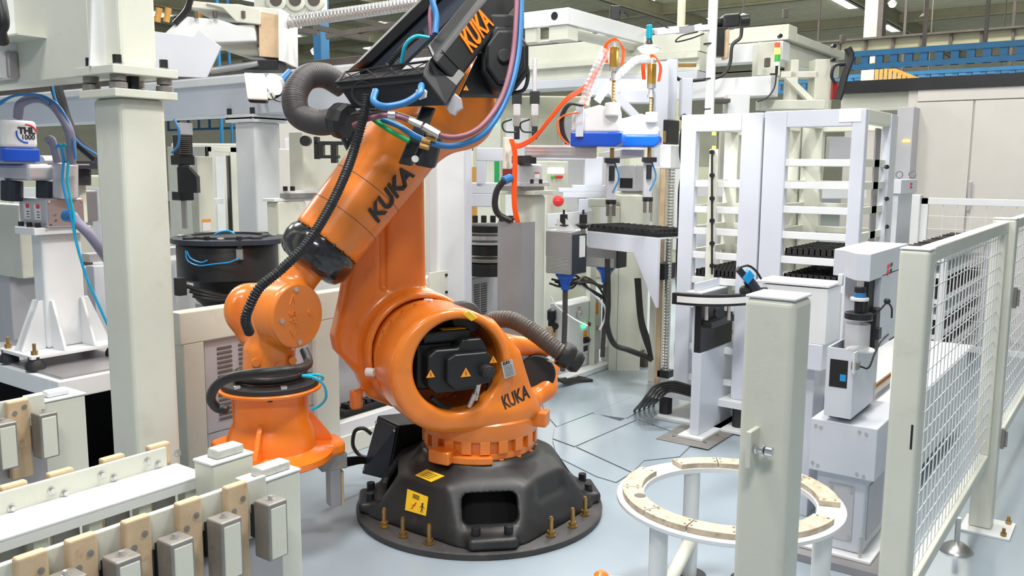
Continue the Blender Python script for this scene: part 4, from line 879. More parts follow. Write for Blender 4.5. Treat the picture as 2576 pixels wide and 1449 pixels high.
for d in (0, 12): obj('air_hose', MB().tube([Wp(*p, 4.08) for p in ((140+d, 372), (152+d, 365), (160+d, 400), (158+d, 460), (178+d*.6, 540), (190, 600), (215, 690), (245, 760), (272, 820))], .006), 'cyan_hose' if d else 'blue_cable', sb, smooth=True)
obj('cable_bracket', B(*[v for v in (Wp(130, 415, 4.1).x, Wp(130, 415, 4.1).x+.17, Wp(130, 415, 4.1).y-.02, Wp(130, 415, 4.1).y+.04)], Wp(130, 415, 4.1).z, Wp(130, 415, 4.1).z+.006), 'alu', sb)
# things behind it
bgm = thing('machine_cabinet', 'cream machine housing at the left edge behind the white and blue robot', 'machine', Wp(100, 700, 5.5))
q = cub(10, 520, -200, 440, 5.2, z0=0); obj('housing', B(q[0], q[0]+1.5, q[2], q[2]+.9, 0, Wp(10, 690, 5.2).z), 'cabinet_grey', bgm, bevel=.01)
obj('upper_box', B(*cub(160, 480, 120, 245, 5.3, yb=560)), 'steel_sheet', bgm, bevel=.01); obj('panel', B(*cub(45, 515, -60, 75, 5.0, yb=700)), 'cream', bgm, bevel=.01)
obj('dark_gap', B(*cub(60, 600, 10, 230, 5.18, yb=680)), 'hall_dark', bgm); obj('tray', B(*cub(40, 560, 10, 235, 5.1, yb=655)), 'cream', bgm, bevel=.006)
obj('rail_block', B(*cub(225, 640, 200, 470, 5.0, yb=660)), 'alu', bgm)
obj('white_side', B(*cub(235, 670, 215, 440, 4.95, yb=860)), 'pale', bgm, bevel=.005)
hc = thing('hanging_hose_loom', 'dark cable loom hanging behind the near left column', 'cable loom', Wp(150, 250, 4.6))
obj('loom', MB().tube([Wp(*p, 4.5) for p in ((135, 200), (150, 250), (165, 300), (190, 350), (245, 400))], .03, n=8), 'black', hc, smooth=True)
obj('air_hose', MB().tube([Wp(*p, 4.45) for p in ((130, 200), (140, 250), (160, 290), (195, 355), (245, 390))], .006), 'blue_hose', hc, smooth=True)
for x_ in (100, 104): pass
sp = thing('spindle_unit', 'black toothed drum below a dark plate, left of the near cream column', 'machine', Wp(215, 420, 4.9))
obj('dark_plate', B(*cub(200, 405, 130, 244, 4.9, yb=425)), 'lid', sp); obj('roller', MB().cyl(Wp(100, 405, 4.8), Wp(130, 405, 4.9), .03, n=16), 'alu', sp)
obj('drum', MB().cyl(Wp(205, 425, 5.0), Wp(205, 465, 5.0), .05, n=16), 'blackmat', sp); obj('light_post', B(*cub(198, 455, 185, 215, 5.0, yb=560)), 'cream', sp)
# black press spindle and cabinets between the columns
ps = thing('press_spindle', 'black vertical spindle motor between the near and second white columns', 'motor', Wp(455, 400, 5.6))
for (a, b, c_, d, m_) in ((433, 338, 484, 392, 'blackmat'), (428, 390, 490, 415, 'black'), (446, 415, 478, 470, 'blackmat'), (431, 482, 488, 505, 'black'), (462, 468, 472, 485, 'iron')):
    q = cub((a*.6+c_*.4), b, a, c_, 5.6, yb=d); obj('spindle_part', B(*q), m_, ps, bevel=.006)
for k in range(9): obj('cooling_fin', B(*cub(452, 345+k*5, 450, 481, 5.57, yb=347+k*5)), 'hall_dark', ps)
obj('tapered_plate', MB().prism([(0, 0), (.12, 0), (.12, .10), (.07, .16), (0, .16)], Wp(448, 485, 5.55), RT, (0, 0, 1), FH*.06), 'black', ps)
obj('top_sleeve', B(*cub(452, 308, 446, 484, 5.65, yb=338)), 'alu', ps); obj('air_hose', MB().tube([Wp(*p, 5.5) for p in ((438, 300), (450, 330), (448, 365), (432, 385))], .008), 'blue_hose', ps)
obj('guide_rod', B(*cub(466, 505, 455, 470, 5.6, yb=575)), 'steel_sheet', ps)
pw = thing('machine_guard', 'plain grey-green sheet guard standing beside the black spindle motor', 'guard', Wp(500, 480, 5.9))
obj('guard_sheet', B(*cub(495, 393, 476, 535, 5.9, z0=0)), 'cream', pw, bevel=.006); q = cub(495, 393, 476, 535, 5.9, z0=0)
lp_ = Yp(520, 562, q[2]); obj('warning_label', B(lp_.x-.035, lp_.x+.03, q[2]-.003, q[2]-.001, lp_.z-.05, lp_.z+.03), 'white_label', pw); obj('label_band', B(lp_.x-.035, lp_.x+.03, q[2]-.005, q[2]-.003, lp_.z+.01, lp_.z+.03), 'amber', pw)
lc2 = thing('control_cabinet', 'open cream control cabinet with a bright lit interior beyond the spindle motor', 'cabinet', Wp(560, 450, 8.0))
q = cub(520, 368, 480, 606, 8.0, z0=0); x0, x1, y0, y1, z0, z1 = q
for bx in ((x0, x1, y0, y0+.03, z1-.05, z1), (x0, x0+.05, y0, y0+.03, 0, z1), (x1-.12, x1, y0, y0+.03, 0, z1), (x0, x1, y0+.6, y0+.62, 0, z1), (x0, x0+.02, y0, y0+.6, 0, z1)): obj('cabinet_panel', B(*bx), 'cream', lc2, bevel=.004)
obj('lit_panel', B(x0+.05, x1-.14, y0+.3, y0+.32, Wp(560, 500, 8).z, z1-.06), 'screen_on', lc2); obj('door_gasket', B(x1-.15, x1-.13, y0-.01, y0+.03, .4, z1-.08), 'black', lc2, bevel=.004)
obj('shelf', B(x0+.05, x1-.14, y0+.1, y0+.5, Wp(560, 502, 8).z-.05, Wp(560, 502, 8).z), 'white', lc2)
cb3 = thing('control_cabinet', 'warm grey closed cabinet with a round black knob, behind the second white column', 'cabinet', Wp(590, 450, 8.6))
q = cub(570, 370, 560, 760, 8.6, z0=0); obj('body', B(*q), 'cabinet_warm', cb3, bevel=.01); p = Wp(588, 408, 8.55); obj('knob', MB().cyl(p, p+V((0, -.06, 0)), .05, n=14), 'black', cb3)
# small bracket table and post behind the wrist
st_ = thing('bracket_stand', 'white bracket stand with a brown spacer block, left behind the orange forearm', 'stand', Wp(740, 500, 5.9))
obj('shelf', B(*cub(690, 500, 660, 800, 5.9, yb=508)), 'white', st_, bevel=.003); obj('pillar', B(*cub(700, 508, 670, 770, 5.92, z0=0)), 'cream', st_, bevel=.01); obj('spacer', B(*cub(720, 487, 704, 800, 5.95, yb=499)), 'iron', st_); obj('block', B(*cub(720, 480, 704, 800, 5.95, yb=487)), 'white', st_)
for px in (718, 736): p = Wp(px, 480, 5.93); obj('cap_screw', MB().cyl(p, p+V((0, 0, .03)), .016, n=8), 'black', st_)
obj('riser', B(*cub(760, 330, 725, 850, 6.1, yb=482)), 'cream', st_, bevel=.01)
vv = thing('valve_manifold', 'black clamp manifold with posts behind the top of the orange forearm', 'manifold', Wp(830, 360, 6.0))
for (a, b, c_, d) in ((790, 355, 860, 364), (795, 390, 850, 398), (800, 362, 812, 392), (832, 362, 846, 410), (790, 345, 800, 400)): q = Wp(a, d, 5.9); obj('clamp_bar', MB().span(q, RT*((c_-a)*5.9/2200), FH*.08, V((0, 0, (d-b)*5.9/2200))), 'black', vv, bevel=.003)
p = Wp(772, 355, 6.0); obj('round_port', MB().cyl(p, p-FH*.06, .035, n=18), 'black', vv)
# ================= right side: fence posts, ring table, inspection machines
def cap_post(name, label, cx, yt, xl, xr, w, extra=None):
    q = cub(cx, yt, xl, xr, w, z0=0); x0, x1, y0, y1, z0, z1 = q; x1 = x0+(y1-y0)
    t = thing(name, label, 'post', (x0, y0, 0)); obj('tube', B(x0, x1, y0, y1, 0, z1-.006), 'cream', t, bevel=.012, seg=4); obj('cap', B(x0+.001, x1-.001, y0+.001, y1-.001, z1-.006, z1), 'white', t, bevel=.003)
    return t, (x0, x1, y0, y1, z1)
pA, qa = cap_post('fence_post', 'cream square post with a short bolt bracket, standing in front of the ring table', 2003, 752, 1872, 2043, 1.56)
x0, x1, y0, y1, z1 = qa
c = Xp(1905, 1118, x0-.0); obj('bolt_bracket', B(x0-.045, x0+.001, c.y-.004, c.y+.006, c.z-.035, c.z+.035), 'cream', pA, bevel=.002)
obj('bracket_bolt', MB().cyl((x0-.028, c.y-.004, c.z), (x0-.028, c.y-.026, c.z), .005, n=12).cyl((x0-.028, c.y-.006, c.z), (x0-.028, c.y-.012, c.z), .010, n=6).lathe([(.0, 0), (.0125, 0), (.0125, .003), (0, .003)], (x0-.028, c.y-.022, c.z), (0, -1, 0), 18).cyl((x0-.028, c.y-.026, c.z), (x0-.028, c.y-.040, c.z), .0085, n=12), 'chrome', pA, bevel=.001)
pB, qb = cap_post('fence_post', 'cream square gate post at right with the mesh panel fixed to it', 2343, 627, 2262, 2367, 2.5)
x0, x1, y0, y1, z1 = qb
sl_ = Xp(2307, 1100, x0); obj('lock_slot', B(x0-.001, x0+.003, y0+.014, y0+.020, sl_.z-.04, sl_.z+.035), 'void', pB)
# mesh fence panel along X from post B to post C
fz1, fz0 = z1-.01, .30; fy = y0+.03; fx0 = x1; fx1 = Zp(2470, 1335).x
pf = thing('mesh_fence_panel', 'near white wire mesh fence panel running back from the gate post at right', 'fence', (fx0, fy, 0))
obj('top_rail', B(fx0, fx1, fy, fy+.045, fz1-.05, fz1), 'cream', pf, bevel=.004)
zbR = Yp(2340, 1425, fy).z; zbR2 = Yp(2496, 1110, fy).z; fz0 = (zbR+zbR2)/2
obj('bottom_rail', B(fx0, fx1, fy, fy+.045, fz0-.05, fz0), 'cream', pf, bevel=.004)
obj('side_rail', B(fx0, fx0+.04, fy, fy+.04, fz0, fz1-.05), 'cream', pf, bevel=.004); obj('side_rail', B(fx1-.05, fx1, fy, fy+.04, fz0, fz1-.05), 'cream', pf, bevel=.004)
def wires(par, ax, a0, a1, Y, z0, z1, sp, m='white', r=.0022):
    L_ = a1-a0; H_ = z1-z0; ex = V((1, 0, 0)) if ax == 'x' else V((0, 1, 0)); org = V((a0, Y, z0)) if ax == 'x' else V((Y, a0, z0))
    hm = obj('wire', MB().cyl((0, 0, 0), ex*L_, r, n=5), m, par, local=True); hm.location = org-par.location
    vm = obj('wire', MB().cyl((0, 0, 0), (0, 0, H_), r, n=5), m, par, local=True); vm.location = org+ex*sp*.5+V((0, 0, 0))-par.location
    for i in range(1, int(H_/sp)+1): inst(hm, 'wire', org+V((0, 0, i*sp)), par)
    for i in range(1, int(L_/sp)): inst(vm, 'wire', org+ex*(i+.5)*sp, par)
wires(pf, 'x', fx0+.04, fx1-.05, fy+.02, fz0, fz1-.05, .07)
# corner post C with foot plate
pC = thing('fence_post', 'cream fence post with bolted foot plate at the far end of the near mesh', 'post', (fx1, fy, 0))
obj('tube', B(fx1, fx1+.10, fy-.03, fy+.07, .012, z1), 'cream', pC, bevel=.01, seg=3); obj('cap', B(fx1+.001, fx1+.099, fy-.029, fy+.069, z1, z1+.005), 'white', pC)
obj('foot_plate', B(fx1-.07, fx1+.17, fy-.12, fy+.10, 0, .012), 'white', pC, bevel=.002)
for u, v in ((-.04, -.09), (.14, -.09)): obj('anchor_bolt', MB().cyl((fx1+u, fy+v, .012), (fx1+u, fy+v, .05), .008).cyl((fx1+u, fy+v, .012), (fx1+u, fy+v, .03), .014, n=6), 'brass', pC)
pf2 = thing('mesh_fence_panel', 'far white wire mesh panel continuing past the corner post at the right edge', 'fence', (fx1+.12, fy, 0))
a0, a1 = fx1+.12, fx1+2.2
for bx in ((a0, a1, fy, fy+.045, fz1-.05, fz1), (a0, a1, fy, fy+.045, fz0-.05, fz0), (a0, a0+.04, fy, fy+.04, fz0, fz1-.05), (a1-.04, a1, fy, fy+.04, fz0, fz1-.05)): obj('frame_rail', B(*bx), 'cream', pf2, bevel=.004)
wires(pf2, 'x', a0+.04, a1-.04, fy+.02, fz0, fz1-.05, .08)
for z_ in (1.15, .45):
    hg = obj('hinge', MB().box(fx1+.095, fx1+.125, fy-.045, fy-.03, z_-.05, z_+.05).cyl((fx1+.11, fy-.05, z_-.04), (fx1+.11, fy-.05, z_+.04), .008), 'iron', pC)
# back fence (farther, parallel to Y)
BFX = 8.6
q = xface(BFX, 2318, 2700, 500, 800, .05)
pf3 = thing('mesh_fence_panel', 'distant mesh fence with a white top rail in front of the warm grey cabinets', 'fence', (BFX, q[3], 0))
Yr, Yl_ = q[2], q[3]; zt3 = Xp(2320, 497, BFX).z
for bx in ((BFX, BFX+.05, Yr, Yl_, zt3-.06, zt3), (BFX, BFX+.05, Yl_-.06, Yl_, 0, zt3), (BFX, BFX+.05, Yr, Yl_, .15, .2)): obj('frame_rail', B(*bx), 'white', pf3, bevel=.004)
wires(pf3, 'y', Yr, Yl_-.06, BFX+.02, .2, zt3-.06, .115, r=.003)
p3 = thing('fence_post', 'white square post at the left end of the distant mesh fence', 'post', (BFX-.05, Yl_, 0))
q = xface(BFX-.05, 2278, 2316, 490, 900, .14); obj('tube', B(q[0], q[1], q[2], q[3], 0, q[5]), 'white', p3, bevel=.008)

# ring table
rc = Zp(1833, 1250, .5); RR = .428
rt = thing('ring_table', 'low round white ring stand with stained nylon segments in the right foreground', 'stand', (rc.x, rc.y, 0))
obj('ring_top', MB().lathe([(RR-.105, -.02), (RR-.004, -.02), (RR, -.016), (RR, -.004), (RR-.004, 0), (RR-.105, 0)], (rc.x, rc.y, .5), n=96, closed=True), 'white', rt, smooth=True)
def ang(px, py): p = Zp(px, py, .522); return atan2(p.y-rc.y, p.x-rc.x)
def seg(a, b, label=None):
    if b < a: b += 2*pi
    n = 12; r0, r1 = RR-.098, RR-.022
    o_ = [(r1*cos(a+(b-a)*i/n), r1*sin(a+(b-a)*i/n)) for i in range(n+1)]; i_ = [(r0*cos(a+(b-a)*i/n), r0*sin(a+(b-a)*i/n)) for i in range(n+1)][::-1]
    s_ = obj('nylon_segment', MB().prism(o_+i_, (rc.x, rc.y, .5), (1, 0, 0), (0, 1, 0), (0, 0, .022)), 'nylon_dirty', rt, bevel=.002)
    for t in (.06, .94):
        for r in (r0+.018, r1-.018):
            aa = a+(b-a)*t; p = V((rc.x+r*cos(aa), rc.y+r*sin(aa), .522)); obj('screw_hole', MB().cyl(p-V((0, 0, .002)), p+V((0, 0, .0006)), .005, n=10), 'hall_dark', s_)
    return s_
aL1, aL2, aL3, aL4, aL5 = ang(1612, 1175), ang(1568, 1215), ang(1600, 1275), ang(1705, 1335), ang(1850, 1355)
A1 = ang(1612, 1172)
def nrm_(a): return a % (2*pi)
ks = [nrm_(x) for x in (A1, ang(1562, 1222), ang(1612, 1285), ang(1712, 1335), ang(1860, 1355), ang(2000, 1340), ang(2085, 1300))]
for i in range(len(ks)-1): 
    if i != 4 or True: seg(ks[i]+.006, ks[i+1]-.006)
kb = [nrm_(ang(*p)) for p in ((2092, 1262), (2030, 1200), (1930, 1165), (1800, 1146), (1690, 1155))]
for i in range(len(kb)-1): seg(kb[i]+.006, kb[i+1]-.006)
p = Zp(1610, 1246, .523); obj('locating_hole', MB().cyl(p-V((0, 0, .01)), p, .022, n=20), 'hall_dark', rt)
legp = []
for px, py in ((1605, 1330), (1733, 1175), (2063, 1320), (1905, 1180)):
    d = Zp(px, py, .48)-V((rc.x, rc.y, .48)); d.z = 0; d.normalize(); p = V((rc.x, rc.y, 0))+d*(RR-.065); legp.append(p)
    obj('tubular_leg', MB().cyl(p+V((0, 0, .012)), p+V((0, 0, .48)), .034, n=24), 'white', rt, smooth=True); ft = obj('leg_foot', MB().cyl(p, p+V((0, 0, .012)), .075, n=24), 'blackmat', rt)
    obj('anchor_stud', MB().cyl(p+d*.055+V((0, 0, .012)), p+d*.055+V((0, 0, .055)), .007), 'brass', rt)
for i, j in ((0, 1), (2, 3)): obj('cross_tube', MB().cyl(legp[i]+V((0, 0, .16)), legp[j]+V((0, 0, .16)), .028, n=20), 'cream', rt, smooth=True)

# front inspection machine (right)
im = thing('inspection_machine', 'tall white camera inspection machine with red logo between the two cream posts', 'machine', Zp(2161, 1428))
wb_ = Wd(Zp(2161, 1424))
Bd = cub(2180, 1206, 2054, 2330, wb_, z0=.08); obj('lower_body', B(Bd[0], Bd[0]+.42, Bd[2], Bd[3], .05, Bd[5]+.02), 'pale', im, bevel=.012, seg=3)
obj('base_plate', B(Bd[0]-.05, Bd[0]+.5, Bd[2]-.05, Bd[3]+.05, .035, .05), 'white', im, bevel=.004); ml = obj('floor_plate', B(Bd[0]-.12, Bd[0]+.55, Bd[2]-.1, Bd[3]+.1, .001, .035), 'steel_sheet', im)
d1 = xface(Bd[0], 2085, 2150, 1225, 1365, .01)
pn = obj('access_door', B(Bd[0]-.005, Bd[0], d1[2]-.0, d1[3], d1[4], d1[5]), 'cabinet_grey', im, bevel=.002); obj('access_door', B(Bd[0]+.05, Bd[0]+.3, Bd[2]-.005, Bd[2], d1[4], d1[5]), 'cabinet_grey', im, bevel=.002)
for u in (.12, .88):
    for v in (.08, .92): y_ = d1[2]+(d1[3]-d1[2])*u; z_ = d1[4]+(d1[5]-d1[4])*v; obj('door_screw', MB().cyl((Bd[0]-.005, y_, z_), (Bd[0]-.011, y_, z_), .008, n=10), 'steel', pn)
for dy in (.03,): obj('leveling_stud', MB().cyl((Bd[0]-.03, Bd[2]+.0, .0), (Bd[0]-.03, Bd[2]+.0, .14), .008), 'steel', im)
Wb = cub(2208, 1080, 2039, 2330, wb_-.06, yb=1215); obj('wide_box', B(Wb[0], Wb[0]+.5, Wb[2], Wb[3], Wb[4], Wb[5]), 'pale', im, bevel=.004)
for (u, v) in ((.08, .88), (.16, .86), (.74, .9), (.84, .88), (.06, .15), (.14, .12), (.74, .1), (.84, .08)):
    y_ = Wb[2]+(Wb[3]-Wb[2])*(1-u); z_ = Wb[4]+(Wb[5]-Wb[4])*v; obj('panel_screw', MB().cyl((Wb[0]-.005, y_, z_), (Wb[0]+.001, y_, z_), .007, n=8), 'steel', im)
Tb = cub(2150, 881, 2081, 2330, wb_-.0, yb=1057); tx0, tx1, ty0, ty1, tz0, tz1 = Tb; tx1 = tx0+.42
t_ = .008
trb = obj('tray_box', MB().box(tx0, tx0+t_, ty0, ty1, tz0, tz1).box(tx0+t_, tx1, ty0, ty0+t_, tz0, tz1).box(tx0+t_, tx1, ty1-t_, ty1, tz0, tz1).box(tx0+t_, tx1, ty0+t_, ty1-t_, tz0, tz0+t_), 'pale', im)
obj('neck', B(tx0+.08, tx1, ty0+.02, ty1, Wb[5], tz0), 'black', im); obj('box_liner', B(tx0+.02, tx1, ty0+.012, ty1-.012, tz1-.05, tz1-.04), 'lid', im)
wq = xface(tx0, 2089, 2134, 908, 978, 0); obj('side_window', B(tx0-.002, tx0, wq[2], wq[3], wq[4], wq[5]), 'void', im); obj('lens_glint', B(tx0-.004, tx0-.002, wq[2]+.005, wq[2]+.03, wq[4]+.03, wq[4]+.06), 'blue_cable', im)
rl = Wp(2165, 869, wb_+.08); obj('ring_light', MB().lathe([(.02, 0), (.058, 0), (.062, .006), (.058, .012), (.02, .012)], (rl.x, rl.y, tz1-.02), n=36, closed=True), 'white_label', im, smooth=True)
lq = yface(ty0, 2200, 2238, 965, 1010, .01); wl = obj('warning_label', B(lq[0], lq[1], ty0-.003, ty0-.001, lq[4], lq[5]), 'white_label', im); obj('label_band', B(lq[0]+.003, lq[1]-.003, ty0-.0045, ty0-.003, lq[4]+(lq[5]-lq[4])*.68, lq[5]-.004), 'amber', wl)
tr = [V((lq[0]+.02, ty0-.004, lq[4]+.02))]; obj('hazard_triangle', MB().prism([(0, 0), (.022, 0), (.011, .022)], (lq[0]+.006, ty0-.003, lq[4]+.012), (1, 0, 0), (0, 0, 1), (0, -.002, 0)), 'amber', wl)
for k in range(3): obj('text_line', B(lq[0]+.034, lq[1]-.006, ty0-.004, ty0-.003, lq[4]+.012+k*.009, lq[4]+.015+k*.009), 'ink', wl)
obj('text_line', B(lq[0]+.02, lq[1]-.01, ty0-.0055, ty0-.0045, lq[4]+(lq[5]-lq[4])*.8, lq[4]+(lq[5]-lq[4])*.88), 'ink', wl)
sn = Wp(2158, 932, wb_-.04); obj('latch_sensor', MB().span(sn, V((.04, 0, 0)), V((0, .03, 0)), V((0, 0, .035))), 'iron', im, bevel=.003); obj('latch_bracket', MB().span(sn+V((-.03, .01, -.01)), V((.05, 0, 0)), V((0, .005, 0)), V((0, 0, .09))), 'white', im)
obj('sensor_cable', MB().tube([sn+V((.04, 0, .01)), Wp(2185, 925, wb_-.05), Wp(2200, 890, wb_-.04), Wp(2215, 860, wb_-.02), Wp(2235, 840, wb_)], .004), 'rubber', im)
# head with chamfered nose
hp_ = [Wp(*p) for p in ((2124, 634, wb_+.19), (2155, 637, wb_+.04), (2192, 634, wb_+.0))]; yb_ = hp_[2].y; zt_ = hp_[1].z; zb_ = Wp(2155, 706, wb_+.04).z
poly = [(hp_[0].x, hp_[0].y), (hp_[1].x, hp_[1].y), (hp_[2].x, hp_[2].y), (hp_[2].x+.70, hp_[2].y), (hp_[2].x+.70, hp_[0].y+.05), (hp_[0].x+.02, hp_[0].y+.05)]
hd_ = obj('machine_head', MB().prism(poly, (0, 0, zb_), (1, 0, 0), (0, 1, 0), (0, 0, zt_-zb_)), 'pale', im, bevel=.003)
cb_ = Yp(2218, 720, yb_); obj('spine_cover', B(cb_.x, cb_.x+.45, yb_, yb_+.16, tz1-.02, zb_+.01), 'pale', im, bevel=.003); obj('back_plate', B(cb_.x-.10, cb_.x+.02, yb_+.03, yb_+.06, tz1-.04, zb_), 'blackmat', im)
obj('z_stage', B(cb_.x-.06, cb_.x+.01, yb_+.0, yb_+.03, tz1-.03, tz1+.16), 'black', im, bevel=.003); obj('stage_knob_plate', B(cb_.x-.05, cb_.x-.0, yb_-.012, yb_, tz1+.02, tz1+.07), 'lid', im)
lx_ = Wp(2162, 760, wb_+.04)
def lz(r, a, b, m_, nm): obj(nm, MB().cyl((lx_.x, lx_.y, Wp(2160, b, wb_+.04).z), (lx_.x, lx_.y, Wp(2160, a, wb_+.04).z), r, n=24), m_, im, bevel=.002)
lz(.014, 705, 722, 'steel', 'camera_body'); lz(.024, 722, 736, 'black', 'lens_barrel'); lz(.025, 736, 748, 'blue_hose', 'lens_ring'); lz(.038, 748, 756, 'white', 'lens_clamp'); lz(.020, 756, 786, 'black', 'lens_barrel')
lz(.058, 786, 802, 'black', 'ring_lamp'); lz(.059, 802, 804, 'clear', 'ring_diffuser')
obj('clear_tube', MB().lathe([(.050, 0), (.052, 0), (.052, .11), (.050, .11)], (lx_.x, lx_.y, tz1-.0), n=32, closed=True), 'clear', im, smooth=True)
lg = Yp(2234, 677, yb_)
for k, (dx_, dz_) in enumerate(((0, 0), (.016, .002), (0, -.03), (.016, -.028))): obj('logo_mark', MB().prism([(0, 0), (.012, .006), (.012, .026), (0, .020)], (lg.x-.015+dx_, yb_-.003, lg.z+dz_), (1, 0, 0), (0, 0, 1), (0, .002, 0)), 'red', im)
text('OPT', .026, (lg.x+.055, yb_-.002, lg.z+.014), (1, 0, 0), (0, 0, 1), 'ink', im, ext=.0006)
text('开普', .018, (lg.x+.052, yb_-.002, lg.z-.012), (1, 0, 0), (0, 0, 1), 'ink', im, ext=.0006)
obj('side_lever', B(*cub(2120, 690, 2108, 2124, wb_+.14, yb=718)), 'white', im, bevel=.003)
cg = Wp(2232, 758, wb_-.02); obj('cable_clip', MB().sph(cg, .014, 6), 'black', im); obj('head_cable', MB().tube([cg, Wp(2218, 775, wb_-.03), Wp(2200, 790, wb_-.02), Wp(2180, 792, wb_)], .004), 'rubber', im); obj('head_cable', MB().tube([cg, Wp(2243, 775, wb_-.03), Wp(2243, 800, wb_-.03)], .004), 'rubber', im)
# equipment desk behind the near mesh panel
dk = thing('machine_desk', 'low white machine cabinet on a round leveling foot behind the near mesh fence', 'cabinet', Wp(2400, 1200, 4.3))
q = cub(2150, 1130, 2120, 2455, 4.35, z0=.12); 
dq = cub(2345, 1035, 2320, 2475, 4.15, z0=.14); obj('cabinet_body', B(dq[0], dq[1], dq[2]+.12, dq[2]+.55, .14, dq[5]), 'white', dk, bevel=.006); obj('desk_top', B(dq[0]-.05, dq[1]+.02, dq[2]+.10, dq[2]+.58, dq[5], dq[5]+.02), 'white', dk, bevel=.004)
obj('leveling_foot', MB().lathe([(0, 0), (.075, 0), (.07, .012), (.03, .04), (.012, .045), (.012, .16), (0, .16)], (Zp(2405, 1385).x+.0, Zp(2405, 1385).y, 0), n=28), 'steel', dk, smooth=True)
obj('leveling_foot', MB().lathe([(0, 0), (.075, 0), (.07, .012), (.03, .04), (.012, .045), (.012, .16), (0, .16)], (dq[0]+.1, dq[2]+.45, 0), n=28), 'steel', dk, smooth=True)
for k in range(5): obj('text_line', B(dq[0]+.1+.03*k, dq[0]+.115+.03*k, dq[2]+.118, dq[2]+.12, .3, .5-.02*k), 'ink', dk)
# pallet magazine behind the mesh
for kk, (ya, yb2) in enumerate(((660, 690), (715, 750), (805, 880))): pass
mg = thing('pallet_magazine', 'white rack of dark stacked pallets seen through the near mesh fence', 'rack', Wp(2430, 800, 6.6))
q = cub(2375, 660, 2340, 2480, 6.6, z0=0)
for i, y_ in enumerate((655, 695, 760, 800, 850, 900, 960)):
    z_ = Wp(2430, y_, 6.6).z; obj('shelf', B(q[0], q[1], q[2], q[3]+.3, z_-.02, z_+.015), 'white', mg)
    if i in (0, 2, 4, 5): 
        for k in range(12): obj('pallet_bar', B(q[0]+.02+k*(q[1]-q[0]-.06)/12, q[0]+.045+k*(q[1]-q[0]-.06)/12, q[2]+.02, q[3]+.2, z_+.016, z_+.09), 'hall_dark' if k % 3 else 'black', mg)
for u in (0, 1): obj('upright', B(q[u]-.02, q[u]+.02, q[2]-.02, q[2]+.02, 0, q[5]+.02), 'white', mg)
# camera pedestal with curved light
PD = cub(1764, 890, 1741, 1845, Wd(Zp(1768, 1108)), z0=.03)
pd = thing('camera_pedestal', 'slim white pedestal with a curved black light bar, behind the ring stand', 'pedestal', (PD[0], PD[2], 0))
x0, x1, y0, y1, z0, z1 = PD
obj('pedestal_column', B(x0, x1, y0, y1, .03, z1), 'pale', pd, bevel=.004); obj('base_plate', B(x0-.05, x1+.03, y0-.05, y1+.06, .012, .03), 'white', pd, bevel=.003); obj('floor_plate', B(x0-.16, x1+.12, y0-.14, y1+.16, .0065, .012), 'iron', pd, bevel=.002)
for u in (-.12, .08):
    for v in (-.10, .12): obj('plate_hole', MB().cyl((x0+.07+u, y0+.03+v, .012), (x0+.07+u, y0+.03+v, .0128), .012, n=12), 'hall_dark', pd)
zt2 = Wp(1790, 735, Wd(PD[0:3:2])).z
obj('slide_housing', B(x0+.01, x1-.01, y0+.012, y1, z1, Xp(1764, 765, x0).z), 'black', pd, bevel=.003); obj('side_cheek', B(x0-.002, x1, y1-.008, y1+.004, z1, zt2+.05), 'pale', pd)
hz_ = Xp(1762, 738, x0).z; obj('hood', MB().box(x0-.02, x1-.0, y0-.0, y1+.05, hz_, hz_+.006).box(x0-.02, x0-.015, y0, y1+.05, hz_-.06, hz_), 'white', pd); 
for px in (1778, 1834): p = Wp(px, 770, Wd(PD[0:3:2])-.02); obj('guide_rod', MB().cyl(p-V((0, 0, .09)), p+V((0, 0, .03)), .012, n=14), 'steel', pd)
p = Wp(1806, 785, Wd(PD[0:3:2])-.0); obj('lens', MB().cyl(p, p-FH*.05, .03, n=20), 'gloss', pd); obj('yoke', B(*cub(1790, 812, 1768, 1850, Wd(PD[0:3:2])-.03, yb=828)), 'black', pd, bevel=.004)
ab = MB(); ad_ = MB(); w0 = Wd(PD[0:3:2])-.06
pts = []
for i in range(17):
    t = i/16; px = 1690+(1880-1690)*t*1.1; p = Wp(px, 760, w0+.10*(4*(t-.5)**2))
    pts.append(p)
zc = Wp(1780, 757, w0).z; hh = .036
for i in range(16):
    a, b = V((pts[i].x, pts[i].y, zc)), V((pts[i+1].x, pts[i+1].y, zc)); n_ = (b-a).cross(V((0, 0, 1))).normalized(); n_ = n_ if n_.dot(FH) > 0 else -n_
    ab.hexa([a-V((0, 0, hh)), b-V((0, 0, hh)), b+n_*.05-V((0, 0, hh)), a+n_*.05-V((0, 0, hh))], [a+V((0, 0, hh)), b+V((0, 0, hh)), b+n_*.05+V((0, 0, hh)), a+n_*.05+V((0, 0, hh))])
    if 0 < i < 15: ad_.hexa([a-V((0, 0, hh*.55))-n_*.003, b-V((0, 0, hh*.55))-n_*.003, b-V((0, 0, hh*.55)), a-V((0, 0, hh*.55))], [a+V((0, 0, hh*.55))-n_*.003, b+V((0, 0, hh*.55))-n_*.003, b+V((0, 0, hh*.55)), a+V((0, 0, hh*.55))])
obj('arc_light', ab, 'black', pd); obj('arc_diffuser', ad_, 'white_label', pd)
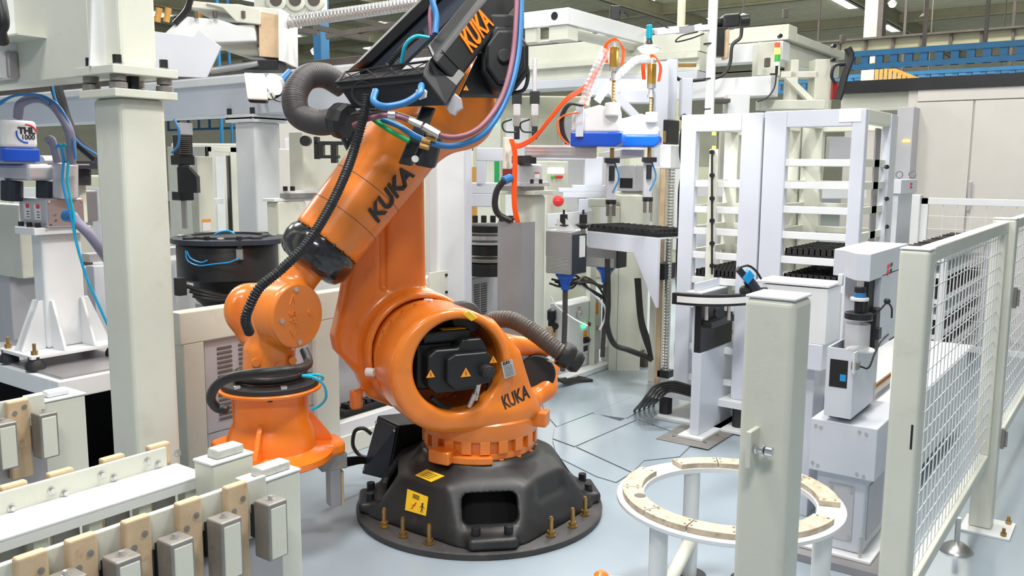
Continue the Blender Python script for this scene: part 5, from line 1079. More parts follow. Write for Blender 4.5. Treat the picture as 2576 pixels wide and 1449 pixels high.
# blue laser sensor
ls = thing('laser_sensor', 'small blue-labelled laser sensor tilted on top of the rear white machine box', 'sensor', Wp(1870, 700, 4.3))
u_ = (Wp(1895, 735, 4.2)-Wp(1848, 680, 4.2)); o_ = Wp(1848, 680, 4.2); w_ = (RT*.6+V((0, 0, .8))).normalized()*.05
obj('sensor_head', MB().span(o_, u_*.35, w_*.6, -FH*.04), 'black', ls, bevel=.003); obj('sensor_body', MB().span(o_+u_*.3, u_*.3, w_*1.05, -FH*.045), 'blue_cable', ls, bevel=.004); obj('sensor_barrel', MB().cyl(o_+u_*.55+w_*.4, o_+u_*1.1+w_*.3, .026, n=20), 'lid', ls, bevel=.004); obj('sensor_mount', MB().sph(o_+u_*.75-w_*.5, .03, 6).cyl(o_+u_*.75-w_*.5, Wp(1935, 728, 4.35), .012), 'black', ls)
obj('sensor_cable', MB().tube([Wp(*p, 4.25) for p in ((1855, 675), (1880, 668), (1900, 680), (1915, 702))], .006), 'black', ls)
# rear inspection box
rbx = thing('inspection_machine', 'rear white inspection machine box, mostly hidden behind the nearest cream post', 'machine', Wp(2083, 900, 4.2))
q = cub(2083, 728, 1915, 2116, 4.15, yb=870); obj('head_box', B(*q), 'white', rbx, bevel=.004); obj('lid_plate', B(q[0]-.004, q[1]+.004, q[2]-.004, q[3]+.03, q[5]+.006, q[5]+.018), 'white', rbx, bevel=.002)
q2 = cub(2070, 870, 1990, 2108, 4.15, yb=935); obj('arm_box', B(q2[0], q2[1], q2[2], q2[3], q2[4], q[4]), 'pale', rbx, bevel=.004); q3 = cub(2060, 930, 2000, 2085, 4.25, z0=0); obj('pillar', B(q3[0], q3[1]+.04, q3[2]+.02, q3[3], 0, q2[4]), 'pale', rbx, bevel=.004)
obj('inner_box', B(*cub(1990, 712, 1970, 2010, 4.4, yb=760)), 'white', rbx)
obj('cable_guide', B(*cub(2110, 940, 2105, 2135, 4.4, yb=1030)), 'blackmat', rbx)

# ---------------- storage racks
RX = 5.55
def rack(label, xl, xr, lw, rw, yt, yb_t, shelves, depth, side=None, trays=(), mid=None, slh=.045, sd=None):
    a = Xp(xr, yt, RX); b = Xp(xl, yt, RX); z1 = a.z; t = thing('storage_rack', label, 'rack', (RX, a.y, 0))
    zt = Xp(xr, yb_t, RX).z; yl0 = Xp(xl+lw, 500, RX).y; yr0 = Xp(xr-rw, 500, RX).y; tw = .07
    obj('top_rail', B(RX, RX+tw, yr0, yl0, zt, z1), 'pale', t, bevel=.004)
    for nm, (ya, yb) in (('upright', (a.y, yr0)), ('upright', (yl0, b.y))):
        obj('upright', B(RX, RX+tw, ya, yb, .21, z1), 'pale', t, bevel=.006); obj('upright', B(RX+depth, RX+depth+tw, ya, yb, .21, z1), 'cream', t, bevel=.006)
        obj('side_rail', B(RX+tw, RX+depth, ya, ya+.06, zt+.02, z1), 'cream', t, bevel=.004)
    obj('top_rail', B(RX+depth, RX+depth+tw, yr0, yl0, zt, z1), 'cream', t, bevel=.004)
    for i, (y_, hh_) in enumerate(shelves):
        z_ = Xp(xr-rw, y_, RX).z
        obj('shelf_bar', B(RX+.01, RX+.05, yr0, yl0, z_-slh, z_), 'white', t, bevel=.003); obj('shelf_bar', B(RX+depth-.03, RX+depth, yr0, yl0, z_-slh, z_), 'cream', t, bevel=.003)
        for ya in (a.y+.02, b.y-.04): obj('shelf_runner', B(RX+tw, RX+depth, ya-.0, ya+.03, z_-slh, z_), 'cream', t)
        if i in trays:
            tr_ = thing('component_tray', 'black grid tray on shelf %s of the %s storage rack' % (hh_, side), 'tray', (RX+.06, yr0, z_), group=None)
            obj('tray_base', B(RX+.055, RX+depth-.03, yr0+.01, yl0-.01, z_, z_+.012), 'black', tr_)
            n1, n2 = 8, 10
            for u in range(n1+1): xx = RX+.06+(depth-.11)*u/n1; obj('divider', B(xx, xx+.008, yr0+.01, yl0-.01, z_+.012, z_+.05), 'blackmat', tr_)
            for u in range(n2+1): yy = yr0+.012+(yl0-yr0-.032)*u/n2; obj('divider', B(RX+.06, RX+depth-.04, yy, yy+.008, z_+.012, z_+.047), 'blackmat', tr_)
    return t, a, b, yr0, yl0, zt
r2_, a, b, yr0, yl0, zt = rack('right white storage rack with black grid trays on its lower shelves', 1925, 2180, 45, 48, 272, 316, ((400, 'one'), (459, 'two'), (523, 'three'), (590, 'four'), (655, 'five'), (722, 'six')), .75, 'right', (4, 5), sd=2250)
for y_ in (420, 500, 570): p = Yp(2228, y_, a.y); obj('proximity_sensor', MB().cyl(p, p+V((-.1, -.03, 0)), .007, n=8).cyl(p+V((-.02, -.01, 0)), p+V((-.0, -.01, 0)), .015, n=6), 'black', r2_)
sq = yface(a.y, 2182, 2235, 320, 700, .0); 
obj('side_strip', B(RX+.35, RX+.47, a.y+.02, a.y+.03, .5, zt), 'steel_sheet', r2_); obj('side_post', B(RX+.62, RX+.75, a.y-.005, a.y+.05, .12, a.z), 'pale', r2_)
q = Xp(2150, 285, RX-.0); obj('paint_patch', B(RX-.003, RX-.001, q.y-.04, q.y+.09, q.z-.05, q.z+.03), 'white_label', r2_)
r1_, a1_, b1_, yr1, yl1, zt1 = rack('left white storage rack carrying the tall white lamp pole', 1715, 1920, 30, 62, 283, 328, ((455, 'one'), (522, 'two'), (578, 'three'), (640, 'four'), (705, 'five'), (770, 'six'), (880, 'seven'), (960, 'eight')), .75, 'left', (4,))
mdy = Xp(1795, 450, RX).y; obj('sensor_strip', B(RX-.012, RX-.004, mdy-.03, mdy+.03, .6, Xp(1795, 375, RX).z), 'cream', r1_)
for y_ in (383, 441, 499, 555, 612, 668): p = Xp(1793, y_, RX-.012); obj('strip_sensor', MB().cyl(p, p+V((-.02, 0, 0)), .016, n=10), 'black', r1_)
obj('strip_cable', MB().tube([Xp(1791, y_, RX-.02) for y_ in range(390, 700, 30)], .007), 'black', r1_)
for y_, m_ in ((340, 'amber_on'), (378, 'amber_on')): p = Xp(1791, y_, RX+.3); obj('status_light', MB().span(p, V((0, -.02, 0)), V((.02, 0, 0)), V((0, 0, .03))), m_, r1_)
lev = thing('rack_base', 'white leveling base frame on black feet under the two storage racks', 'base', Zp(1740, 1050))
q = cub(1665, 1040, 1640, 1900, Wd(Zp(1660, 1042)), z0=0); z_ = .05
obj('floor_plate', B(RX-.12, RX+1.0, a.y-.1, Xp(1650, 1030, RX-.1).y, .007, .03), 'white', lev, bevel=.003); obj('base_frame', B(RX-.06, RX+.9, a.y-.05, Xp(1660, 1000, RX).y, .16, .21), 'white', lev, bevel=.004)
for yy in (Xp(1675, 1010, RX).y, Xp(1860, 1030, RX).y): obj('leveling_foot', MB().cyl((RX, yy, .03), (RX, yy, .16), .045, n=16), 'blackmat', lev)
cbn = thing('floor_cables', 'bundle of black cables arching onto the floor left of the storage racks', 'cable', Zp(1600, 1035))
for k in range(5): obj('black_cable', MB().tube([Zp(1596+12*k, 1036-4*k, .0)+V((0, 0, .01)), Wp(1618+9*k, 1008, 5.75), Wp(1646+6*k, 972+5*k, 5.8), Wp(1690, 960+6*k, 5.8), Wp(1740, 972+6*k, 5.8)], .0095), 'rubber', cbn, smooth=True)
# white lamp pole on the rack
pp = Wp(1784, 290, 6.2); lp1 = thing('lamp_pole', 'slender white pole rising from the left rack with a side arm and round lamp', 'pole', pp)
obj('pole', MB().cyl(V((pp.x, pp.y, Wp(1784, 288, 6.2).z)), V((pp.x, pp.y, pp.z+1.3)), .032, n=20), 'white', lp1, smooth=True)
for y_ in (112, 200, 276): obj('cable_tie', MB().cyl(Wp(1782, y_, 6.2)*1.0, Wp(1782, y_-3, 6.2), .034, n=16), 'black', lp1)
armA, armB = Wp(1790, 68, 6.2), Wp(1650, 82, 6.0); obj('side_arm', MB().cyl(armA, armB, .026, n=4), 'white', lp1, bevel=.003); obj('arm_clamp', MB().cyl(armA.lerp(armB, .35), armA.lerp(armB, .62), .031, n=4), 'alu', lp1)
lj = Wp(1633, 98, 5.95); obj('lamp_neck', MB().cyl(lj, lj+V((0, 0, .09)), .02, n=14), 'cyan_hose', lp1, bevel=.004); obj('lamp_neck', MB().cyl(lj-V((0, 0, .03)), lj, .026, .016, n=14), 'black', lp1)
obj('lamp_dish', MB().lathe([(.0, -.03), (.02, -.035), (.075, -.055), (.078, -.065), (.07, -.068)], lj, n=32), 'alu', lp1, smooth=True); obj('lamp_lens', MB().lathe([(.072, -.062), (.072, -.066), (.05, -.085), (.0, -.09)], lj, n=32), 'lamp_on', lp1, smooth=True)
l = bpy.data.lights.new('lamp_glow', 'SPOT'); l.energy = 60; l.spot_size = 2.2; l.shadow_soft_size = .07; l.color = (.93, .97, 1); lo_ = bpy.data.objects.new('lamp_glow', l); C.objects.link(lo_); lo_.location = lj-V((0, 0, .11))
obj('arm_cable', MB().tube([Wp(1636, 70, 5.95), Wp(1650, 55, 6), Wp(1690, 72, 6.05), Wp(1760, 58, 6.15)], .005), 'black', lp1); obj('arm_cable', MB().tube([Wp(1755, 80, 6.1), Wp(1715, 90, 6.05), Wp(1700, 105, 6.05), Wp(1735, 98, 6.1), Wp(1770, 85, 6.15)], .005), 'black', lp1)
# ball screw slide left of the racks
sx = Zp(1672, 975); ws = Wd(sx)
sl = thing('screw_slide', 'tall vertical ball screw slide with black motor left of the storage racks', 'slide', sx)
q = cub(1668, 300, 1652, 1712, ws+.12, z0=.0); obj('backbone', B(q[0]+.03, q[1], q[2]+.03, q[3]+.03, 0, Wp(1680, 420, ws).z), 'cream', sl, bevel=.004)
sc0 = Wp(1676, 945, ws); sc1 = Wp(1687, 425, ws); scx = V((sx.x+.05, sx.y-.0, 0))
rs = Wp(1681, 700, ws+.02); scx = V((rs.x, rs.y, 0)); z0s, z1s = Xp(1681, 940, rs.x).z, Xp(1686, 425, rs.x).z
obj('ball_screw', MB().tube([scx+V((0, 0, z0s+(z1s-z0s)*i/2)) for i in range(3)], .024, n=12, corr=.10, pitch=.024), 'steel', sl)
obj('side_strip', B(rs.x-.05, rs.x-.03, rs.y+.03, rs.y+.07, .0, z1s), 'nylon', sl)
obj('end_bearing', MB().box(rs.x-.05, rs.x+.05, rs.y-.05, rs.y+.05, z0s-.03, z0s+.03), 'black', sl, bevel=.004)
mq = cub(1680, 300, 1668, 1710, ws-.0, yb=362); obj('servo_motor', B(*mq), 'black', sl, bevel=.008); mp = Xp(1679, 340, mq[0]); obj('motor_label', B(mq[0]-.002, mq[0], mq[2]+.01, mq[3]-.005, mq[4]+.01, mq[4]+.1), 'brass', sl)
mq2 = cub(1688, 364, 1660, 1714, ws-.03, yb=425); obj('motor_mount', B(*mq2), 'white', sl, bevel=.01, seg=3)
nq = cub(1672, 665, 1634, 1700, ws-.06, yb=705); nb_ = obj('nut_block', B(*nq), 'black', sl, bevel=.004)
for y_ in (663, 680, 699): p = Wp(1637, y_, ws-.1); obj('block_bolt', MB().cyl(p, p-FH*.02, .016, n=10), 'black', sl)
obj('carriage', B(*cub(1655, 600, 1650, 1672, ws+.0, yb=740)), 'black', sl, bevel=.004)
obj('black_cable', MB().tube([Wp(*p, ws-.06) for p in ((1712, 300), (1722, 290), (1725, 310), (1716, 330), (1712, 380), (1717, 430), (1710, 480), (1708, 560), (1704, 680), (1706, 800), (1700, 880), (1705, 960))], .014, n=8), 'black', sl, smooth=True)
# tray table with bracket
tt = thing('tray_table', 'white cantilever tray shelf carrying a black grid tray beside the screw slide', 'table', Wp(1570, 600, 6.6))
q = cub(1478, 590, 1475, 1655, 6.1, yb=628); X0_, Y0_ = q[0], q[2]; 
za, zb2 = q[5], q[4]; fr = [Yp(1478, 595, Y0_), Yp(1662, 612, Y0_)]
tq = [Wp(1478, 592, 6.9), Wp(1655, 598, 6.25)]; dT = (tq[1]-tq[0]); dT.z = 0; perp = V((-dT.y, dT.x, 0)).normalized(); perp = perp if perp.dot(FH) > 0 else -perp
zT = Wp(1560, 592, 6.6).z; O_ = V((tq[0].x, tq[0].y, 0))
obj('shelf_beam', MB().prism([(0, zT-.12), (0, zT), (1, zT), (1, zT-.50), (.93, zT-.42), (.68, zT-.12)], O_, dT, (0, 0, 1), perp*.03), 'pale', tt, bevel=.003); obj('shelf_deck', MB().span(O_+V((0, 0, zT)), dT, perp*.36, V((0, 0, .012))), 'white', tt)
trt = thing('component_tray', 'wide black grid tray lying on the white cantilever shelf', 'tray', O_+V((0, 0, zT)))
obj('tray_rim', MB().span(O_+V((0, 0, zT+.012)), dT, perp*.35, V((0, 0, .03))), 'black', trt)
for i in range(11): obj('divider', MB().span(O_+dT*(.03+i*.09)+V((0, 0, zT+.042)), dT*.02, perp*.35, V((0, 0, .025))), 'blackmat', trt)
for i in range(8): obj('divider', MB().span(O_+dT*.03+perp*(.01+.045*i)+V((0, 0, zT+.042)), dT*.92, perp*.012, V((0, 0, .02))), 'blackmat', trt)
pl2 = thing('machine_pillar', 'broad rounded pale pillar standing behind the screw slide and tray shelf', 'pillar', Wp(1570, 860, 7.2)); obj('pillar_body', B(*cub(1608, 650, 1535, 1632, 7.7, z0=.1)), 'cabinet_warm', pl2, bevel=.03, seg=4)
obj('base', B(*cub(1625, 893, 1515, 1650, 7.62, z0=.0)), 'hall_dark', pl2, bevel=.01)
obj('thick_cable', MB().tube([Wp(*p, 6.7) for p in ((1528, 650), (1530, 760), (1528, 820), (1545, 865), (1580, 880), (1620, 895), (1640, 905))], .022), 'rubber', pl2, smooth=True)
for k in range(3): obj('cable', MB().tube([Wp(*p, 6.7) for p in ((1600+4*k, 700), (1608+4*k, 800), (1620+5*k, 850), (1640, 905))], .014), 'rubber', pl2, smooth=True)
# ================= middle right: white arm robots and machinery
P5 = cub(1342, 490, 1290, 1376, 6.35, z0=0)
s1 = thing('bench_robot', 'white and blue four-axis arm robot in front, with orange cables on a grey pillar', 'robot', (P5[0], P5[2], 0))
obj('pillar', B(*P5), 'cream', s1, bevel=.035, seg=4)
x0, x1, y0, y1, z0, z1 = P5; obj('top_plate', B(x0-.06, x1+.05, y0-.05, y1+.06, z1, z1+.03), 'cream', s1, bevel=.003)
bq = cub(1302, 472, 1262, 1366, 6.25, yb=412); bz0, bz1 = sorted(bq[4:])
obj('spacer', B(bq[0]-.02, bq[1], bq[2]-.01, bq[3], z1+.03, z1+.06), 'iron', s1); b_ = obj('robot_base', B(bq[0], bq[1], bq[2], bq[3], z1+.06, bz1), 'alu', s1, bevel=.02, seg=3); obj('base_foot', B(bq[0]-.01, bq[1]+.03, bq[2]-.04, bq[3], z1+.06, z1+.09), 'alu', s1, bevel=.004)
obj('cover_plate', B(bq[0]-.004, bq[0], bq[2]+.01, bq[3]-.01, z1+.09, bz1-.03), 'red_lens', s1)
p = Yp(1350, 442, bq[2]); obj('safety_label', B(p.x-.03, p.x+.03, bq[2]-.003, bq[2], p.z-.02, p.z+.025), 'white_label', s1); obj('label_band', B(p.x-.03, p.x+.03, bq[2]-.005, bq[2]-.003, p.z+.015, p.z+.025), 'red', s1)
for px in (1338, 1360): p = Wp(px, 462, 6.15); obj('cap_screw', MB().cyl(p, p+V((0, 0, .03)), .013, n=8), 'black', s1)
obj('joint_hub', MB().cyl(Wp(1318, 412, 6.35), Wp(1318, 392, 6.35), .09, n=24), 'blackmat', s1)
A0, A1_ = Wp(1320, 380, 6.35), Wp(1500, 382, 6.1); obj('arm_link', MB().span(A0-V((0, 0, .045))-FH*.05, A1_-A0, FH*.13, V((0, 0, .085))), 'alu', s1, bevel=.012, seg=3)
for k in range(3): obj('link_rib', MB().span(A0+V((0, 0, -.03+.025*k))-FH*.053, A1_-A0, FH*.004, V((0, 0, .004))), 'steel', s1)
lt = (A0+A1_)/2-FH*.056+(A1_-A0)*.22; text('4-AXIS ARM MACHINE', .03, lt+V((0, 0, .0)), A1_-A0, (0, 0, 1), 'ink', s1, ext=.0005) if False else None
def head(t, cx, cy, w, sc, tilt=0):
    s_ = w/2200*sc; o = Wp(cx, cy, w)
    R1 = (RT+FH*-.25).normalized(); D1 = V((-R1.y, R1.x, 0)); D1 = D1 if D1.dot(FH) > 0 else -D1
    def pt(u, v): return (u*s_, v*s_)
    obj('head_cover', MB().prism([pt(-62, 10), pt(62, 10), pt(62, 28), pt(56, 40), pt(52, 74), pt(20, 74), pt(8, 78), pt(-30, 68), pt(-60, 62)], o, R1, (0, 0, 1), D1*.22), 'white', t, bevel=.02, seg=4)
    obj('shaft_boss', MB().cyl(o+R1*pt(41, 0)[0]+V((0, 0, 50*s_))+D1*.0, o+R1*pt(41, 0)[0]+V((0, 0, 82*s_)), 19*s_, n=24), 'white', t, bevel=.008)
    obj('blue_cover', MB().prism([pt(-63, -24), pt(50, -24), pt(66, -14), pt(66, 12), pt(-63, 12)], o-D1*.008, R1, (0, 0, 1), D1*.24), 'blue_cover', t, bevel=.012, seg=3)
    return o, R1, D1, s_
o, R1, D1, s_ = head(s1, 1498, 344, 5.95, 1.0)
obj('side_bracket', MB().span(o-R1*.13-D1*.03+V((0, 0, 0)), R1*.05, D1*.02, V((0, 0, .2))), 'pale', s1)
def spindle(t, px, ytop, ymid, ybot, w, ylow):
    f = lambda y: Wp(px, y, w+.05); b0 = f(ymid); ax_ = lambda y: V((b0.x, b0.y, f(y).z))
    obj('gold_cylinder', MB().cyl(ax_(ytop+62), ax_(ytop+10), .030, n=24), 'gold', t, bevel=.003); obj('end_cap', MB().cyl(ax_(ytop+10), ax_(ytop), .018, n=16), 'alu', t)
    obj('coupling', MB().cyl(ax_(ytop+72), ax_(ytop+62), .031, n=20).cyl(ax_(ytop+88), ax_(ytop+72), .018, n=16).cyl(ax_(ytop+95), ax_(ytop+88), .027, n=16), 'steel', t, smooth=False)
    obj('spline_shaft', MB().tube([ax_(ytop+95), ax_((ytop+95+ybot)/2), ax_(ybot)], .011, n=10, corr=.08, pitch=.02), 'brass', t)
    obj('lower_shaft', MB().cyl(ax_(ylow), ax_(ylow-38), .015, n=12), 'brass', t); z_ = ax_(ylow)
    obj('tool_block', MB().span(z_-RT*.05-FH*.03, RT*.10, FH*.06, V((0, 0, .035))), 'black', t, bevel=.003)
    obj('tool_body', MB().span(z_-RT*.035-V((0, 0, .25)), RT*.06, FH*.05, V((0, 0, .25))), 'alu', t, bevel=.004); obj('tool_hose', MB().tube([z_+RT*.02, z_+RT*.05-V((0, 0, .1)), z_+RT*.01-V((0, 0, .2))], .006), 'blue_hose', t)
    obj('tool_coupling', MB().cyl(z_-V((0, 0, .12)), z_-V((0, 0, .02)), .02, n=10), 'black', t)
    for d in (-.03, .012): obj('gripper_finger', MB().span(z_+RT*d-V((0, 0, .36)), RT*.02, FH*.03, V((0, 0, .1))), 'hall_dark', t)
    obj('finger_block', MB().span(z_-RT*.035-V((0, 0, .28)), RT*.07, FH*.04, V((0, 0, .03))), 'black', t)
    for k in range(4): obj('orange_cable', MB().tube([ax_(ytop+55)+RT*(.045+.004*k), ax_(ytop+20)+RT*(.055+.004*k), ax_(ytop-4)+RT*(.03), ax_(ytop-6-2*k)-RT*.01, ax_(ytop+8)-RT*(.05+.006*k), ax_(ytop+50)-RT*(.045+.006*k)], .0045, n=6), 'orange_cable', t, smooth=True)
    return ax_
ax1 = spindle(s1, 1544, 108, 200, 275, 5.95, 410)
obj('clear_tube', MB().tube([Wp(*p, 5.95) for p in ((1468, 262), (1482, 220), (1505, 165), (1525, 125))], .035, n=8, corr=.05, pitch=.03), 'clear', s1, smooth=True)
for k in range(4): obj('orange_cable', MB().tube([Wp(*p, 5.95) for p in ((1470, 262+2*k), (1490, 210), (1512, 160), (1530, 118+2*k))], .005, n=6), 'orange_cable', s1, smooth=True)
for k in range(5): obj('orange_cable', MB().tube([Wp(x, y+2.5*k, w) for x, y, w in ((1285, 352, 6.25), (1305, 362, 6.2), (1345, 340, 6.1), (1385, 292, 6.0), (1425, 245, 5.95), (1470, 215, 5.95), (1500, 175, 5.95))], .006, n=6), 'orange_cable', s1, smooth=True)
for k in range(4): obj('orange_cable', MB().tube([Wp(x+3*k, y, 6.1) for x, y in ((1282, 350), (1290, 380), (1291, 420), (1289, 470), (1290, 520), (1298, 560))], .006, n=6), 'orange_cable', s1, smooth=True)
for k in range(3): obj('black_hose', MB().tube([Wp(x+k*3, y, 5.9) for x, y in ((1462, 265), (1430, 262), (1412, 290), (1412, 330), (1425, 362))], .009, n=8), 'rubber', s1, smooth=True)
obj('orange_cable', MB().tube([Wp(x, y, 5.88) for x, y in ((1455, 283), (1420, 290), (1402, 310), (1412, 345), (1432, 365))], .006, n=6), 'orange_cable', s1, smooth=True)
obj('cable_gland', MB().cyl(Wp(1285, 447, 6.1), Wp(1266, 455, 6.05), .03, n=14), 'blue_hose', s1, bevel=.005); obj('black_conduit', MB().tube([Wp(*p, 6.0) for p in ((1268, 453), (1250, 480), (1245, 515), (1255, 540), (1285, 556))], .022, n=12), 'rubber', s1, smooth=True)
obj('terminal_bracket', B(*cub(1270, 345, 1265, 1288, 6.15, yb=425)), 'cream', s1, bevel=.003)
s2 = thing('bench_robot', 'second white and blue four-axis arm robot, brightly lit under the round lamp', 'robot', Wp(1606, 640, 6.6))
o, R1, D1, s_ = head(s2, 1604, 350, 6.25, .80)
ax2 = spindle(s2, 1638, 150, 230, 290, 6.25, 408)
obj('clear_tube', MB().tube([Wp(*p, 6.2) for p in ((1502, 255), (1530, 215), (1568, 178), (1600, 152), (1634, 148))], .028, n=8, corr=.05, pitch=.03), 'white', s2, smooth=True)
p0 = Wp(1560, 395, 6.5); obj('arm_link', MB().span(p0, RT*.18, FH*1.6, V((0, 0, .06))), 'alu', s2, bevel=.01); q = cub(1598, 482, 1552, 1655, 8.0, yb=415); obj('robot_base', B(q[0], q[1], q[2], q[3], *sorted(q[4:])), 'alu', s2, bevel=.012)
obj('connector_panel', B(q[0]-.004, q[0], q[2]+.03, q[3]-.03, q[5]+.03, q[5]+.12), 'void', s2); q = cub(1595, 482, 1545, 1640, 8.05, z0=0); obj('pillar', B(*q), 'cream', s2, bevel=.03, seg=4)
# stainless cable chute
ch = thing('cable_chute', 'folded stainless steel cable chute in front of the grey robot pillar', 'chute', Wp(1300, 800, 5.9))
q = cub(1312, 560, 1252, 1345, 5.95, z0=.05); t_ = .004
obj('sheet', B(q[0], q[0]+t_, q[2], q[3], .05, q[5]), 'steel_sheet', ch); obj('sheet', B(q[0], q[1], q[2]-t_, q[2], .05, q[5]), 'steel_sheet', ch)
# lamp controllers with blue elbows
def ctrl(label, cx, yt, xl, xr, w, yb, win=True):
    t = thing('drive_unit', label, 'drive unit', Wp(cx, yb, w)); q = cub(cx, yt, xl, xr, w, yb=yb)
    b_ = obj('housing', B(*q), 'steel_sheet', t, bevel=.004); obj('dark_side', B(q[0]+.03, q[1]+.002, q[2]-.006, q[2], q[4]+.0, q[5]-.02), 'lid', b_)
    obj('hood', B(q[0]-.006, q[0], q[2], q[3], q[4]+(q[5]-q[4])*.42, q[5]), 'steel_sheet', b_, bevel=.002)
    n = 12
    for k in range(n): z_ = q[4]+.01+k*(q[5]-q[4])*.4/n; obj('cooling_fin', B(q[0]-.008, q[0], q[2]+.005, q[3]-.005, z_, z_+.006), 'steel', b_)
    if win: obj('rating_plate', B(q[1]-.10, q[1]-.02, q[2]-.008, q[2]-.006, q[4]+.12, q[4]+.28), 'white_label', b_)
    c = V(((q[0]+q[1])/2, (q[2]+q[3])/2, q[4])); obj('blue_elbow', MB().lathe([(.03, -.13), (.035, -.09), (.05, -.05), (.075, -.02), (.075, 0), (.03, 0)], c, n=20), 'blue', t, smooth=True)
    obj('hose', MB().tube([c-V((0, 0, .12)), c-V((0, 0, .4)), c-V((.02, 0, .75))], .020), 'hose_grey', t, smooth=True)
    return q
q = ctrl('finned steel drive box with a white rating plate, left of the tray shelf', 1435, 585, 1374, 1474, 6.35, 692)
q = ctrl('darker drive box hanging partly behind the white tray shelf', 1548, 622, 1474, 1575, 6.95, 676, False)
vbr = thing('valve_bracket', 'white bracket plate with two black air valves above the finned drive box', 'bracket', Wp(1430, 540, 6.7))
obj('back_plate', B(*cub(1378, 538, 1374, 1492, 6.8, yb=575)), 'white', vbr, bevel=.003); obj('foot_plate', B(*cub(1436, 582, 1374, 1478, 6.45, yb=586)), 'white', vbr)
for px in (1418, 1467):
    p = Wp(px, 565, 6.5); obj('air_valve', MB().lathe([(.02, -.03), (.06, -.005), (.062, .0), (.03, .012), (.028, .075), (.008, .08), (.008, .11), (0, .11)], p, n=20), 'black', vbr, smooth=True); obj('valve_neck', MB().cyl(p-V((0, 0, .05)), p-V((0, 0, .02)), .018), 'iron', vbr)
for a in (0, 1): o_ = Wp(1400+22*a, 582, 6.45); obj('gusset', MB().prism([(0, 0), (.09, 0), (0, .10)], o_, RT, (0, 0, 1), FH*.008), 'white', vbr)
# pneumatic cabinet
pq = cub(1432, 768, 1384, 1514, Wd(Zp(1436, 948)), z0=.0); x0, x1, y0, y1, z0, z1 = pq
pn_ = thing('pneumatic_cabinet', 'white pneumatic cabinet with two round gauges and a glowing green lamp', 'cabinet', (x0, y0, 0))
obj('cabinet_body', B(x0, x1, y0, y1, .15, z1), 'white', pn_, bevel=.006); obj('plinth', B(x0+.01, x1-.01, y0+.01, y1-.01, 0, .15), 'white', pn_, bevel=.004); obj('floor_strip', B(x0-.2, x1+.25, y0-.12, y0-.01, .001, .05), 'white', pn_, bevel=.006)
obj('end_block', B(x1+.0, x1+.16, y0-.13, y0+.0, .05, .18), 'white', pn_, bevel=.004)
for px, py in ((1456, 791), (1488, 781)):
    p = Yp(px, py, y0); gg = obj('pressure_gauge', MB().cyl(p, p-V((0, .02, 0)), .043, n=28), 'steel', pn_, bevel=.003); obj('gauge_dial', MB().cyl(p-V((0, .02, 0)), p-V((0, .0215, 0)), .035, n=28), 'white_label', gg); obj('needle', MB().tube([p-V((.015, .0225, .012)), p+V((.012, -.0225, .015))], .002, n=4, smooth=False), 'ink', gg)
    q = Yp(px+1, py-17, y0); obj('name_tag', B(q.x-.018, q.x+.018, y0-.002, y0, q.z-.006, q.z+.006), 'amber', pn_)
q = Yp(1501, 775, y0); obj('notice_sticker', B(q.x-.028, q.x+.028, y0-.002, y0, q.z-.055, q.z+.05), 'amber', pn_)
p = Yp(1467, 819, y0); obj('green_lamp', MB().cyl(p, p-V((0, .02, 0)), .020, n=18), 'green_on', pn_); p = Yp(1482, 815, y0); obj('red_lamp', MB().cyl(p, p-V((0, .02, 0)), .019, n=18), 'red_lens', pn_)
for dx_, dy_ in ((0, -9), (15, -9)): q = Yp(1467+dx_, 819+dy_, y0); obj('name_tag', B(q.x-.014, q.x+.014, y0-.002, y0, q.z-.004, q.z+.005), 'amber', pn_)
p = Yp(1472, 848, y0); obj('rotary_switch', MB().box(p.x-.03, p.x+.03, y0-.02, y0, p.z-.05, p.z+.0).cyl(p-V((0, .02, .02)), p-V((0, .045, .02)), .018, n=12), 'black', pn_); obj('switch_plate', B(p.x-.03, p.x+.03, y0-.002, y0, p.z, p.z+.06), 'amber', pn_); q = Yp(1473, 875, y0); obj('danger_sign', B(q.x-.035, q.x+.035, y0-.002, y0, q.z-.03, q.z+.02), 'ink', pn_)
q = Yp(1502, 825, y0); obj('socket', B(q.x-.018, q.x+.018, y0-.01, y0, q.z-.02, q.z+.02), 'nylon', pn_)
rg = Xp(1396, 800, x0); obj('regulator', MB().lathe([(.02, -.12), (.035, -.11), (.03, -.02), (.04, 0), (.04, .07), (.02, .085)], rg-V((.05, 0, 0)), n=16), 'black', pn_, smooth=True); obj('regulator_body', MB().span(rg-V((.09, .03, .16)), V((.08, 0, 0)), V((0, .06, 0)), V((0, 0, .1))), 'nylon', pn_, bevel=.005); p = rg-V((.08, .06, .05)); obj('small_gauge', MB().cyl(p, p-V((.02, .01, 0)), .028, n=16), 'black', pn_)
obj('white_hose', MB().tube([Wp(x, y, 6.5) for x, y in ((1385, 745), (1400, 770), (1440, 800), (1478, 820))], .007), 'white_label', pn_, smooth=True); obj('white_hose', MB().tube([Wp(x, y, 6.7) for x, y in ((1450, 712), (1490, 740), (1520, 770), (1522, 800), (1508, 830))], .010), 'clear', pn_, smooth=True)
for k in range(7): obj('loose_cable', MB().tube([Wp(1380+random.random()*30, 700+random.random()*20, 6.6), Wp(1400+random.random()*60, 705+random.random()*30, 6.6), Wp(1440+random.random()*60, 690+random.random()*40, 6.7), Wp(1500+random.random()*30, 720+random.random()*40, 6.8)], .009), 'rubber' if k % 3 else 'hose_brown', pn_, smooth=True)
fcb = thing('floor_cables', 'dark cables and fittings on the floor behind the robot base at the pneumatic cabinet', 'cable', Zp(1440, 960))
